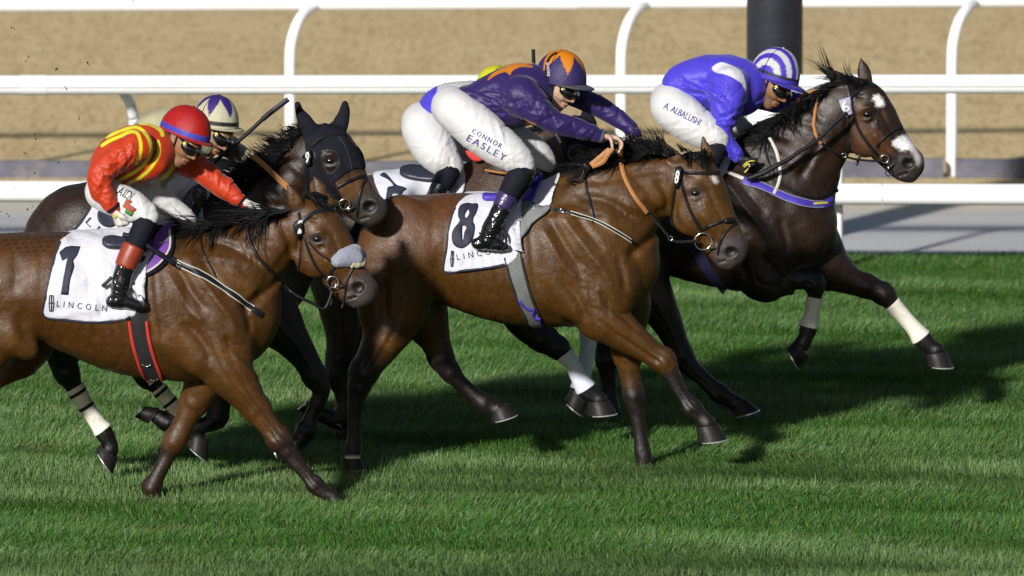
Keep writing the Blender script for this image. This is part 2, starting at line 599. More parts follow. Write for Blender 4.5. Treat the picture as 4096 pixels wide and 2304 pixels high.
def strap_path(pts, bvhs, Y, dy, off, step=7.0):
    P = []
    for p in pts:
        P.append((p[0], p[1], p[2] if len(p) > 2 else np.nan))
    P = np.array(P, dtype=float)
    has = ~np.isnan(P[:, 2])
    L = smooth_poly(P[:, :2], max(2, int(np.mean(np.linalg.norm(np.diff(P[:, :2], axis=0), axis=1)) / step)), closed=False)
    nper = (len(L) - 1) // (len(P) - 1)
    pos, nor = [], []
    for i, (x, y) in enumerate(L):
        seg_i = min(i // nper, len(P) - 2); t = i / nper - seg_i
        free = has[seg_i] and has[seg_i + 1]
        h = None if free else (cast(x, y, bvhs) if bvhs else None)
        dr = raydir(x, y)
        if h is not None and abs(h[0][1] - (Y + dy)) < 0.55:
            n = np.array(h[1]);
            if n.dot(dr) > 0: n = -n
            pos.append(np.array(h[0]) + n * off); nor.append(n)
        else:
            dd = dy
            if has[seg_i] or has[seg_i + 1]:
                a = P[seg_i, 2] if has[seg_i] else P[seg_i + 1, 2]
                b = P[seg_i + 1, 2] if has[seg_i + 1] else a
                dd = a + (b - a) * t
            elif pos:
                dd = pos[-1][1] - Y
            pos.append(at(x, y, Y + dd)); nor.append(-dr)
    pos = np.array(pos); nor = np.array(nor)
    for _ in range(2):      # iron out steps
        if len(pos) > 3:
            pos[1:-1] = 0.5 * pos[1:-1] + 0.25 * (pos[:-2] + pos[2:])
            nor[1:-1] = 0.5 * nor[1:-1] + 0.25 * (nor[:-2] + nor[2:])
    nor /= np.linalg.norm(nor, axis=1)[:, None]
    return pos, nor

def strap(name, pts, width, bvhs, Y, dy, m, parent, off=0.003, thick=0.004, mirror=None, wend=None):
    """flat band laid over a body along traced points; width in photo pixels"""
    pos, nor = strap_path(pts, bvhs, Y, dy, off)
    T = np.gradient(pos, axis=0); T /= np.linalg.norm(T, axis=1)[:, None] + 1e-9
    S = np.cross(T, nor); S /= np.linalg.norm(S, axis=1)[:, None] + 1e-9
    n = len(pos)
    ws = np.linspace(width, wend if wend is not None else width, n) * mpp(Y) / 2
    V = np.stack([pos - S * ws[:, None] + nor * thick * 0.3, pos + nor * thick, pos + S * ws[:, None] + nor * thick * 0.3,
                  pos + S * ws[:, None] - nor * thick, pos - S * ws[:, None] - nor * thick], 1).reshape(-1, 3)
    F = []
    for i in range(n - 1):
        for j in range(5):
            a, b = i * 5 + j, i * 5 + (j + 1) % 5
            F.append((a, b, b + 5, a + 5))
    Fa = np.array(F)
    caps = [np.array([[0, 1, 2, 3]]), np.array([[0, 3, 4]]), np.array([[(n - 1) * 5 + q for q in (3, 2, 1, 0)]]), np.array([[(n - 1) * 5 + q for q in (4, 3, 0)]])]
    Vall, Fall = V, [Fa] + caps
    if mirror is not None:
        V2 = V.copy(); V2[:, 1] = 2 * mirror - V2[:, 1]
        off_ = len(V)
        Vall = np.vstack([V, V2])
        Fall = Fall + [f[:, ::-1] + off_ for f in [Fa] + caps]
    return mesh_np(name, Vall, Fall, m, parent, smooth=False)

def cord(name, pts, rpx, bvhs, Y, dy, m, parent, off=0.004, rend=None, seg=8):
    pos, nor = strap_path(pts, bvhs, Y, dy, off)
    r = np.linspace(rpx, rend if rend is not None else rpx, len(pos)) * mpp(Y)
    D = np.column_stack([pos, r, r])
    return tube(name, D, m, parent, seg=seg)

def ring(name, px, py, r_px, t_px, Y, dy, m, parent, tilt=0.0, squash=1.0):
    c = at(px, py, Y + dy)
    R, t = r_px * mpp(Y), t_px * mpp(Y)
    V, F = [], []
    n, k = 20, 6
    for i in range(n):
        a = 2 * math.pi * i / n
        u = np.array([math.cos(a), math.sin(tilt) * math.sin(a), math.sin(a) * squash])
        for j in range(k):
            b = 2 * math.pi * j / k
            V.append(c + u * (R + t * math.cos(b)) + np.array([0, 1, 0]) * t * math.sin(b))
    for i in range(n):
        for j in range(k):
            F.append((i * k + j, ((i + 1) % n) * k + j, ((i + 1) % n) * k + (j + 1) % k, i * k + (j + 1) % k))
    return mesh_np(name, np.array(V), np.array(F), m, parent)

def in_polys(px, py, polys):
    ins = np.zeros(px.shape, dtype=bool)
    for p in polys:
        ins ^= polydist(px, py, p) < 0
    return ins

def drape(name, polys, bvhs, Y, dy, m, parent, off=0.004, thick=0.003, grid=9.0):
    """closed outlines (first outer, others holes) laid on the surface seen behind them, as a thin solid sheet"""
    polys = [np.asarray(p, dtype=float) for p in polys]
    pts, edges = [], []
    for p in polys:
        q = []
        for i in range(len(p)):
            a, b = p[i], p[(i + 1) % len(p)]
            n = max(1, int(np.linalg.norm(b - a) / grid))
            for t in range(n): q.append(a + (b - a) * t / n)
        s0 = len(pts)
        pts += [Vector((float(v[0]), float(v[1]))) for v in q]
        edges += [(s0 + i, s0 + (i + 1) % len(q)) for i in range(len(q))]
    lo, hi = polys[0].min(0), polys[0].max(0)
    gx, gy = np.meshgrid(np.arange(lo[0], hi[0], grid), np.arange(lo[1], hi[1], grid))
    gx = gx.ravel() + (np.round(gy.ravel() / grid) % 2) * grid * 0.5; gy = gy.ravel()
    dd = np.min([np.abs(polydist(gx, gy, p)) for p in polys], axis=0)
    ok = in_polys(gx, gy, polys) & (dd > grid * 0.45)
    pts += [Vector((float(a), float(b))) for a, b in zip(gx[ok], gy[ok])]
    res = delaunay_2d_cdt(pts, edges, [], 0, 0.001)
    P2 = np.array([(v[0], v[1]) for v in res[0]])
    T = np.array([f for f in res[2] if len(f) == 3])
    cen = P2[T].mean(1)
    T = T[in_polys(cen[:, 0], cen[:, 1], polys)]
    V, N = [], []
    last = None
    for x, y in P2:
        h = cast(x, y, bvhs) if bvhs else None
        dr = raydir(x, y)
        if h is not None and abs(h[0][1] - (Y + dy)) < 0.6:
            n = np.array(h[1])
            if n.dot(dr) > 0: n = -n
            p = np.array(h[0]) + n * off
            last = p[1]
        else:
            p = at(x, y, last if last is not None else Y + dy); n = -dr
        V.append(p); N.append(n)
    V = np.array(V); N = np.array(N)
    # border
    e_all = np.sort(np.vstack([T[:, [0, 1]], T[:, [1, 2]], T[:, [2, 0]]]), axis=1)
    d_all = np.vstack([T[:, [0, 1]], T[:, [1, 2]], T[:, [2, 0]]])
    key = e_all[:, 0] * 100000 + e_all[:, 1]
    u, inv, cnt = np.unique(key, return_inverse=True, return_counts=True)
    bd = d_all[cnt[inv] == 1]
    nV = len(V)
    V2 = np.vstack([V + N * thick, V - N * thick])
    quads = np.column_stack([bd[:, 0], bd[:, 1], bd[:, 1] + nV, bd[:, 0] + nV])
    return mesh_np(name, V2, [T[:, ::-1], quads], m, parent, smooth=True)

def lettering(name, text, p0, p1, height, bvhs, Y, dy, m, parent, off=0.0035, slant=0.0, track=1.0, curve=0.0, bold=0.0):
    """letters laid along the line p0-p1 (photo pixels) on a surface, each a piece of its own"""
    cu = bpy.data.curves.new(name, 'FONT')
    cu.body = text
    cu.space_character = track
    cu.resolution_u = 3
    cu.offset = bold
    ob = bpy.data.objects.new(name, cu)
    COL.objects.link(ob)
    dg = bpy.context.evaluated_depsgraph_get()
    me = bpy.data.meshes.new_from_object(ob.evaluated_get(dg))
    COL.objects.unlink(ob); bpy.data.objects.remove(ob); bpy.data.curves.remove(cu)
    co = np.zeros(len(me.vertices) * 3, dtype=np.float32); me.vertices.foreach_get('co', co)
    co = co.reshape(-1, 3)
    F = [tuple(p.vertices) for p in me.polygons]
    bpy.data.meshes.remove(me)
    tri = []
    for f in F:
        for i in range(1, len(f) - 1): tri.append((f[0], f[i], f[i + 1]))
    tri = np.array(tri)
    lo, hi = co.min(0), co.max(0)
    u = (co[:, 0] - lo[0]) / (hi[0] - lo[0]); v = (co[:, 1] - lo[1]) / (hi[1] - lo[1])
    p0, p1 = np.array(p0, float), np.array(p1, float)
    ax_ = p1 - p0
    L = np.linalg.norm(ax_); e = ax_ / L; nrm = np.array([e[1], -e[0]])
    P2 = p0 + np.outer(u, ax_) + np.outer(v * height, nrm) + np.outer(v * height * slant, e) + np.outer(curve * 4 * u * (1 - u), nrm)
    V = []
    last = None
    for x, y in P2:
        h = cast(x, y, bvhs)
        dr = raydir(x, y)
        if h is not None and abs(h[0][1] - (Y + dy)) < 0.6:
            n = np.array(h[1]);
            if n.dot(dr) > 0: n = -n
            p = np.array(h[0]) + n * off; last = p[1]
        else:
            p = at(x, y, last if last is not None else Y + dy)
        V.append(p)
    V = np.array(V)
    # connected pieces
    par = np.arange(len(V))
    def find(i):
        while par[i] != i:
            par[i] = par[par[i]]; i = par[i]
        return i
    for t in tri:
        a, b, c = find(t[0]), find(t[1]), find(t[2])
        par[b] = a; par[find(c)] = a
    rt = np.array([find(i) for i in range(len(V))])
    out = None
    for r_ in np.unique(rt[tri[:, 0]]):
        T = tri[rt[tri[:, 0]] == r_]
        uq, inv = np.unique(T, return_inverse=True)
        out = mesh_np(name, V[uq], inv.reshape(T.shape), m, parent, smooth=False)
    return out
# =================================================================== SETTING
def grid_sheet(name, x0, x1, y0, y1, z, nx, ny, m, zfun=None):
    xs = np.linspace(x0, x1, nx); ys = np.linspace(y0, y1, ny)
    X, Yg = np.meshgrid(xs, ys)
    Z = np.full(X.shape, z) if zfun is None else z + zfun(X, Yg)
    V = np.stack([X, Yg, Z], -1).reshape(-1, 3)
    i = np.arange(ny - 1)[:, None] * nx + np.arange(nx - 1)[None, :]
    F = np.stack([i, i + 1, i + nx + 1, i + nx], -1).reshape(-1, 4)
    o = mesh_np(name, V, F, m)
    o['kind'] = 'structure'
    return o

Y_EDGE = row_to_Y(1026)          # far edge of the turf
Y_KERB = row_to_Y(716)           # kerb boards at the dirt track
Y_RAILA = row_to_Y(714)
Y_RAILB = row_to_Y(1085)

# --- sand
m = bpy.data.materials.new('raked_sand'); m.use_nodes = True
nt = m.node_tree; b = nt.nodes['Principled BSDF']; b.inputs['Roughness'].default_value = 0.95
b.inputs['Specular IOR Level'].default_value = 0.15
tc = nt.nodes.new('ShaderNodeTexCoord')
def tex(nt, scale, detail, vec, stretch=None, rough=0.55):
    n = nt.nodes.new('ShaderNodeTexNoise'); n.inputs['Scale'].default_value = scale; n.inputs['Detail'].default_value = detail
    n.inputs['Roughness'].default_value = rough
    if stretch:
        mp = nt.nodes.new('ShaderNodeMapping'); mp.inputs['Scale'].default_value = stretch
        nt.links.new(vec, mp.inputs[0]); vec = mp.outputs[0]
    nt.links.new(vec, n.inputs['Vector'])
    return n.outputs['Fac']
def ramp(nt, fac, stops):
    r = nt.nodes.new('ShaderNodeValToRGB')
    while len(r.color_ramp.elements) < len(stops): r.color_ramp.elements.new(0.5)
    for e, (p, c) in zip(r.color_ramp.elements, stops):
        e.position = p; e.color = (*c, 1)
    nt.links.new(fac, r.inputs[0]); return r.outputs[0]
def mixc(nt, fac, a, b_, mode='MIX'):
    x = nt.nodes.new('ShaderNodeMix'); x.data_type = 'RGBA'; x.blend_type = mode
    for s, v in ((x.inputs['Factor'], fac), (x.inputs['A'], a), (x.inputs['B'], b_)):
        if hasattr(v, 'links'): nt.links.new(v, s)
        elif isinstance(v, tuple): s.default_value = (*v, 1)
        else: s.default_value = v
    return x.outputs['Result']
def bump(nt, b, h, dist):
    bp = nt.nodes.new('ShaderNodeBump'); bp.inputs['Strength'].default_value = 1.0; bp.inputs['Distance'].default_value = dist
    nt.links.new(h, bp.inputs['Height'])
    return bp
v = tc.outputs['Object']
n1 = tex(nt, 3.6, 8, v, (1, 0.16, 1), 0.65)
n2 = tex(nt, 24, 5, v, (1, 0.14, 1), 0.7)
c1 = ramp(nt, n1, [(0.28, (0.53, 0.395, 0.20)), (0.5, (0.61, 0.465, 0.245)), (0.72, (0.66, 0.515, 0.285))])
c2 = ramp(nt, n2, [(0.30, (0.60, 0.58, 0.53)), (0.52, (1.04, 1.04, 1.04))])
c = mixc(nt, 1.0, c1, c2, 'MULTIPLY')
nt.links.new(c, b.inputs['Base Color'])
bp = bump(nt, b, n2, 0.006); nt.links.new(bp.outputs[0], b.inputs['Normal'])
M['sand'] = m

def sand_relief(X, Yg):
    r = 0.004 * np.sin(X * 2.1 + 1.3 * np.sin(Yg * 1.7)) + 0.003 * np.sin(X * 5.3 + Yg * 2.9) * np.sin(Yg * 4.1)
    return r * ((Yg > Y_KERB + 1) & (Yg < 30))
sx = np.concatenate([[-900, -300, -90, -30, -12], np.linspace(-8, 8, 120), [12, 30, 90, 300, 900]])
sy = np.concatenate([[Y_KERB - 0.4, Y_KERB + 2], np.linspace(Y_KERB + 2.2, Y_KERB + 10, 110), [30, 45, 80, 200, 500, 1200]])
X, Yg = np.meshgrid(sx, sy)
V = np.stack([X, Yg, 0.012 + sand_relief(X, Yg)], -1).reshape(-1, 3)
nx, ny = len(sx), len(sy)
i = np.arange(ny - 1)[:, None] * nx + np.arange(nx - 1)[None, :]
F = np.stack([i, i + 1, i + nx + 1, i + nx], -1).reshape(-1, 4)
o = mesh_np('sand_track', V, F, M['sand']); o['kind'] = 'structure'

# --- pale service path between the two fences
m = bpy.data.materials.new('path_surface'); m.use_nodes = True
nt = m.node_tree; b = nt.nodes['Principled BSDF']; b.inputs['Roughness'].default_value = 0.8
tc = nt.nodes.new('ShaderNodeTexCoord'); v = tc.outputs['Object']
n1 = tex(nt, 1.3, 6, v, (0.25, 1, 1)); n2 = tex(nt, 40, 4, v)
c1 = ramp(nt, n1, [(0.3, (0.44, 0.435, 0.45)), (0.7, (0.56, 0.555, 0.56))])
c2 = ramp(nt, n2, [(0.3, (0.85, 0.85, 0.85)), (0.7, (1.08, 1.08, 1.08))])
c = mixc(nt, 1.0, c1, c2, 'MULTIPLY')
# sand swept over the far side of the path
sep = nt.nodes.new('ShaderNodeSeparateXYZ'); nt.links.new(v, sep.inputs[0])
ma = nt.nodes.new('ShaderNodeMath'); ma.operation = 'MULTIPLY_ADD'; ma.inputs[1].default_value = 1.6; nt.links.new(n1, ma.inputs[0]); nt.links.new(sep.outputs[1], ma.inputs[2])
md = nt.nodes.new('ShaderNodeMapRange'); y0 = row_to_Y(868) + 0.8
md.inputs['From Min'].default_value = y0 - 0.3; md.inputs['From Max'].default_value = y0 + 0.5; md.inputs['To Max'].default_value = 0.85
nt.links.new(ma.outputs[0], md.inputs['Value'])
c = mixc(nt, md.outputs[0], c, (0.60, 0.54, 0.42))
nt.links.new(c, b.inputs['Base Color'])
M['path'] = m
grid_sheet('path', -900, 900, Y_EDGE - 0.5, Y_KERB - 0.2, 0.004, 2, 2, m)
# sand spilt at the foot of the kerb
grid_sheet('spilt_sand', -12, 12, row_to_Y(775), Y_KERB + 0.05, 0.010, 400, 8, M['sand'],
           lambda X, Yg: 0.05 * np.clip(np.sin(X * 1.1 + 2.0) + 0.5 * np.sin(X * 2.7) + 0.1, 0, 1.2) * np.clip((Yg - row_to_Y(775)) / 0.5, 0, 1))

# --- turf base
m = bpy.data.materials.new('turf_soil'); m.use_nodes = True
nt = m.node_tree; b = nt.nodes['Principled BSDF']; b.inputs['Roughness'].default_value = 1.0; b.inputs['Specular IOR Level'].default_value = 0.1
tc = nt.nodes.new('ShaderNodeTexCoord'); v = tc.outputs['Object']
n1 = tex(nt, 30, 6, v)
c = ramp(nt, n1, [(0.3, (0.012, 0.030, 0.006)), (0.7, (0.03, 0.07, 0.014))])
nt.links.new(c, b.inputs['Base Color'])
M['soil'] = m
o = grid_sheet('turf', -900, 900, -200, Y_EDGE, 0.008, 2, 2, m)
o = grid_sheet('far_ground', -1500, 1500, -600, 1500, -0.05, 2, 2, m)

# --- grass blades: one object, far too many to count
m = mat('grass_blade', attr=True, rough=0.45, spec=0.35, trans=0.28)
M['grass'] = m
NB = 720000
gx = rng.uniform(-3.7, 3.7, NB)
gy = rng.uniform(-4.9, Y_EDGE, NB)
def wob(x, y, s, seed):
    r = np.random.default_rng(seed); a = 0
    for _ in range(7):
        k = r.normal(size=2) * s; a = a + np.sin(k[0] * x * 0.55 + k[1] * y * 1.5 + r.uniform(0, 6.28))
    return a / 3.0
px_, py_ = proj(gx, gy, 0 * gx)
rows = py_ + 26 * wob(gx, gy, 1.2, 5) + 0.010 * (px_ - 2048)
# mown bands: the sward leans towards or away from the stand
band = np.interp(rows, [1000, 1250, 1420, 1500, 1640, 1700, 1780, 1840, 1900, 1975, 2020, 2120, 2180, 2235, 2290, 2420],
                 [0.2, 0.35, 0.15, 0.3, 0.6, 0.35, 0.2, 0.45, 0.75, 0.85, 0.2, 0.05, 0.2, 0.5, 1.0, 1.0])
patch = wob(gx, gy, 2.6, 8)
clump = wob(gx, gy, 22.0, 9)
hgt = 0.040 * (1 + 0.16 * patch + 0.12 * clump) * rng.uniform(0.55, 1.35, NB)
tall = rng.random(NB) < 0.012
hgt[tall] *= 1.7
hgt = np.clip(hgt, 0.012, 0.11)
# divots and scuffs torn by hooves
scuff = np.zeros(NB)
rs = np.random.default_rng(21)
dv = [(rs.uniform(-3.3, 3.3), rs.uniform(-4.3, 6.2), rs.uniform(.03, .085), rs.uniform(.35, .9)) for _ in range(46)]
dv += [(at(x_, y_, 0)[0], row_to_Y(y_), r_, .8) for x_, y_, r_ in ((132, 1800, .12), (150, 1830, .08), (640, 2012, .07), (1385, 2016, .07), (2600, 1888, .06), (1420, 1880, .06))]
for (dx_, dy_, r_, k_) in dv:
    q = ((gx - dx_) / (r_ * 1.3)) ** 2 + ((gy - dy_) / (r_ * 1.6)) ** 2
    scuff = np.maximum(scuff, k_ * np.clip(1.25 - q + 0.25 * clump, 0, 1))
hgt *= 1 - .62 * scuff
# loose tufts standing above the cut
tuft = np.zeros(NB)
for _ in range(150):
    dx_, dy_, r_ = rs.uniform(-3.4, 3.4), rs.uniform(-4.5, 6.5), rs.uniform(.02, .05)
    tuft = np.maximum(tuft, ((gx - dx_) ** 2 + (gy - dy_) ** 2 < r_ * r_) * rs.uniform(.25, .75))
hgt *= 1 + tuft
ang = rng.normal(0, 0.75, NB) + 0.9 * patch
lean = np.abs(rng.normal(0.75, 0.30, NB))
lx = np.where(band > 0.5, -1, 1) * 0.35 + 0.75 * np.cos(ang) * np.sign(0.35 + patch)
ly = (0.9 * (0.45 - band)) * 1.3 + 0.55 * np.sin(ang)
wd = rng.uniform(0.0020, 0.0040, NB)
# blade face turned with its lean
fa = np.arctan2(ly, lx) + rng.normal(0, 0.9, NB)
wxv, wyv = -np.sin(fa) * wd, np.cos(fa) * wd
B0 = np.stack([gx, gy, np.full(NB, 0.006)], 1)
def pt(t):
    return np.stack([gx + lx * hgt * lean * t * t, gy + ly * hgt * lean * t * t, 0.006 + hgt * (t - 0.22 * lean * t * t)], 1)
W = np.stack([wxv, wyv, np.zeros(NB)], 1)
tip = pt(1.0)
V = np.stack([B0 - W, B0 + W, tip + W * 0.22, tip - W * 0.22], 1).reshape(-1, 3)
Q = np.arange(NB * 4).reshape(-1, 4)
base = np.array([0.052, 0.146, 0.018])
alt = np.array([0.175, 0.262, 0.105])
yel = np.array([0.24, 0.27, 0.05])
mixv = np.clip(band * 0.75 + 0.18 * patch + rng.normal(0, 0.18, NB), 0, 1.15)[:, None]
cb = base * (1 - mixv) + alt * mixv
yy = (rng.random(NB) < 0.05)[:, None] * rng.uniform(0.3, 0.9, NB)[:, None]
cb = cb * (1 - yy) + yel * yy
sc_ = (scuff * rng.uniform(.3, 1.0, NB))[:, None]
cb = cb * (1 - sc_) + np.array([0.105, 0.085, 0.030]) * sc_
cb *= (1 + 0.10 * clump[:, None] + 0.10 * patch[:, None]) * rng.uniform(0.78, 1.22, NB)[:, None]
cols = np.repeat(cb, 4, axis=0)
cols = np.clip(cols, 0.003, 0.5)
g = mesh_np('grass', V, Q, M['grass'], smooth=True, col=cols)
g['kind'] = 'stuff'
del V, Q, cols

# =================================================================== FENCES, KERB, POLE
M['rail'] = mat('rail_white', (0.88, 0.88, 0.89), rough=0.42, spec=0.5, dirt=(0.5, 0.52, 0.5), dirt_scale=3.0, dirt_amt=0.12, stretch=(0.5, 3, 6))
M['kerb'] = mat('kerb_rubber', (0.105, 0.105, 0.135), rough=0.8, var=0.25, var_scale=9, dirt=(0.42, 0.33, 0.2), dirt_scale=6, dirt_amt=0.25)

def pipe(name, p0, p1, r, m, parent, n=2, seg=20):
    t = np.linspace(0, 1, n)[:, None]
    P = np.array(p0) * (1 - t) + np.array(p1) * t
    D = np.column_stack([P, np.full(n, r), np.full(n, r)])
    V, F = [], []
    T = (np.array(p1) - np.array(p0)); T = T / np.linalg.norm(T)
    s = np.cross(T, [0, 0, 1.0]); s /= np.linalg.norm(s); u = np.cross(s, T)
    for i in range(n):
        for j in range(seg):
            a = 2 * math.pi * j / seg
            V.append(P[i] + r * (s * math.cos(a) + u * math.sin(a)))
    for i in range(n - 1):
        for j in range(seg):
            a, b_ = i * seg + j, i * seg + (j + 1) % seg
            F.append((a, b_, b_ + seg, a + seg))
    nb = len(V)
    V += [V[q] for q in range(seg)] + [V[(n - 1) * seg + q] for q in range(seg)]
    caps = np.array([[nb + q for q in range(seg)][::-1], [nb + seg + q for q in range(seg)]])
    return mesh_np(name, np.array(V), [np.array(F), caps], m, parent)

def sweep_post(name, path, r, m, parent):
    P = catmull(np.column_stack([path, np.full(len(path), r), np.full(len(path), r)]), lambda a, b: 0.03)
    T = np.gradient(P[:, :3], axis=0); T /= np.linalg.norm(T, axis=1)[:, None]
    V, F, seg = [], [], 14
    ref = np.array([1.0, 0.3, 0]); ref /= np.linalg.norm(ref)
    for i in range(len(P)):
        s = np.cross(T[i], np.cross(ref, T[i])); s /= np.linalg.norm(s); u = np.cross(T[i], s)
        for j in range(seg):
            a = 2 * math.pi * j / seg
            V.append(P[i, :3] + r * (s * math.cos(a) + u * math.sin(a)))
    for i in range(len(P) - 1):
        for j in range(seg):
            a, b_ = i * seg + j, i * seg + (j + 1) % seg
            F.append((a, b_, b_ + seg, a + seg))
    return mesh_np(name, np.array(V), np.array(F), m, parent)

# dirt-track rail: posts lean over away from the stand
pA = [at(x, 712, Y_RAILA) for x in (-155, 1162, 2474, 3808, 5120)]
dA = pA[2] - pA[1]
railA = empty('track_rail', (pA[1][0], pA[1][1], 0))
tag(railA, 'white track rail on swan-neck posts by the sand, cut by the top of the photo', 'fence')
hA = at(2048, 5, Y_RAILA + 0.35)[2]
sl = 0.33 / 7.0
axisA = np.array([math.cos(math.atan(sl)), math.sin(math.atan(sl)), 0])
ctr = at(2048, 4, Y_RAILA + 0.38)
segs = np.arange(-5, 6)
for q in range(-3, 3):
    a = ctr + axisA * (q * 4.52 + 0.36); e = ctr + axisA * ((q + 1) * 4.52 + 0.355)
    pipe('rail', a, e, 0.062, M['rail'], railA, n=2)
    c0 = ctr + axisA * (q * 4.52 + 0.36)
    pipe('joint_sleeve', c0 - axisA * 0.11, c0 + axisA * 0.11, 0.066, M['rail'], railA)
for x in range(-2, 6):
    bx = pA[1][0] + (x - 1) * (pA[3][0] - pA[1][0]) / 2.0
    by = Y_RAILA + sl * (bx - ctr[0]) * 0.5
    top = ctr + axisA * ((bx + 0.17 - ctr[0]) / axisA[0])
    path = np.array([[bx, by, -0.05], [bx, by, 0.45], [bx, by, 0.82], [bx + 0.012, by + 0.03, 0.96], [bx + 0.055, by + 0.12, 1.085],
                     [bx + 0.115, by + 0.25, top[2] - 0.05], [top[0], top[1] - 0.03, top[2] - 0.02]])
    sweep_post('post', path, 0.038, M['rail'], railA)

# turf-course running rail: upper and lower rails, posts lean towards the stand
railB = empty('running_rail', (at(1945, 1085, Y_RAILB)[0], Y_RAILB, 0))
tag(railB, 'white double running rail with thick upper and lower pipes standing behind the horses', 'fence')
axisB = np.array([1.0, 0.01, 0]); axisB /= np.linalg.norm(axisB)
cB = at(2048, 338, Y_RAILB - 0.30)
rB = 38.5 * mpp(Y_RAILB)
for q in range(-3, 4):
    x0 = -3.05 + q * 2.25 * 2 - 0.02
    a = cB + axisB * x0; e = cB + axisB * (x0 + 4.495)
    pipe('upper_rail', a, e, rB, M['rail'], railB, n=2, seg=28)
    pipe('joint_sleeve', a - axisB * 0.085, a + axisB * 0.085, rB * 1.045, M['rail'], railB, seg=28)
# extruded seam along the near face of the upper rail
s0 = cB + np.array([0, -rB * 0.985, -0.008])
pipe('seam_strip', s0 - axisB * 12, s0 + axisB * 12, 0.006, mat('seam_grey', (0.45, 0.45, 0.46), rough=0.6), railB, seg=8)
axisC = np.array([1.0, -0.028, 0]); axisC /= np.linalg.norm(axisC)
cC = at(2048, 772, Y_RAILB - 0.12)
rC = 42.5 * mpp(Y_RAILB)
for q in range(-3, 4):
    a = cC + axisC * (2.40 + q * 4.5 - 0.01); e = cC + axisC * (2.40 + (q + 1) * 4.5 - 0.016)
    pipe('lower_rail', a, e, rC, M['rail'], railB, n=2, seg=28)
spB = 1405 * mpp(Y_RAILB)
b0 = at(1945, 1085, Y_RAILB)[0]
for k_ in range(-4, 5):
    bx = b0 + k_ * spB
    by = Y_RAILB - 0.0
    zt = cB[2]
    path = np.array([[bx, by, -0.05], [bx, by, 0.4], [bx, by, zt - 0.32], [bx - 0.008, by - 0.02, zt - 0.22], [bx - 0.03, by - 0.10, zt - 0.13],
                     [bx - 0.055, by - 0.22, zt - 0.07], [bx - 0.065, by - 0.29, zt - 0.03]])
    sweep_post('post', path, 0.034, M['rail'], railB)

# kerb boards with sand banked against them
def kerb_board(x0, x1, label, gap):
    n = max(6, int((x1 - x0) / 0.12))
    xs = np.linspace(x0, x1, n)
    V, F = [], []
    for i, x in enumerate(xs):
        t = 0.135 + 0.012 * math.sin(x * 2.3) + 0.006 * math.sin(x * 7)
        yc = Y_KERB + 0.02 * math.sin(x * 1.3)
        for (dy, z) in ((-0.05, -0.02), (-0.05, t - 0.02), (-0.03, t), (0.03, t), (0.05, t - 0.02), (0.05, -0.02)):
            V.append((x, yc + dy, z))
    for i in range(n - 1):
        for j in range(6):
            a, b_ = i * 6 + j, i * 6 + (j + 1) % 6
            F.append((a, b_, b_ + 6, a + 6))
    caps = np.array([[0, 5, 4, 3, 2, 1], [(n - 1) * 6 + q for q in range(6)]])
    o = mesh_np('kerb_board', np.array(V), [np.array(F), caps], M['kerb'], smooth=False)
    o.location = (0, 0, 0)
    tag(o, label, 'kerb', 'dark kerb boards at the foot of the track rail')
xk = lambda px: at(px, 700, Y_KERB)[0]
kerb_board(xk(-700), xk(1150), 'dark grey kerb board at the left edge of the photo, behind the rider in red', 0)
kerb_board(xk(1168), xk(2463), 'dark grey kerb board showing between the hooded horse and a white saddle cloth', 0)
kerb_board(xk(2485), xk(3772), 'dark grey kerb board with sand heaped on it, just beyond the leading horse\'s muzzle', 0)
kerb_board(xk(3822), xk(4900), 'dark grey kerb board starting right of the rightmost rail post', 0)

# dark padded pole with a white foot
Yp = row_to_Y(985)
pc = at(3097, 700, Yp)
pole = empty('padded_pole', (pc[0], Yp, 0))
tag(pole, 'thick dark padded pole with white lower part behind the rider in blue and white', 'pole')
Rp = 112 * mpp(Yp)
def lathe(name, c, prof, m, parent, seg=40):
    V, F = [], []
    for (r, z) in prof:
        for j in range(seg):
            a = 2 * math.pi * j / seg
            V.append((c[0] + r * math.cos(a), c[1] + r * math.sin(a), z))
    for i in range(len(prof) - 1):
        for j in range(seg):
            a, b_ = i * seg + j, i * seg + (j + 1) % seg
            F.append((a, b_, b_ + seg, a + seg))
    return mesh_np(name, np.array(V), np.array(F), m, parent)
zs = at(3097, 372, Yp)[2]
M['pad'] = mat('dark_pad', (0.020, 0.021, 0.030), rough=0.55, var=0.2, var_scale=6, bumps=((30, 0.003, 2, 0.3),))
M['padwhite'] = mat('white_pad', (0.82, 0.82, 0.83), rough=0.5)
lathe('pad', (pc[0], Yp), [(Rp - 0.01, zs), (Rp, zs + 0.015), (Rp, 3.4), (Rp - 0.02, 3.43), (0.01, 3.43)], M['pad'], pole)
lathe('base', (pc[0], Yp), [(Rp * 0.985, 0.0), (Rp * 0.985, zs)], M['padwhite'], pole)
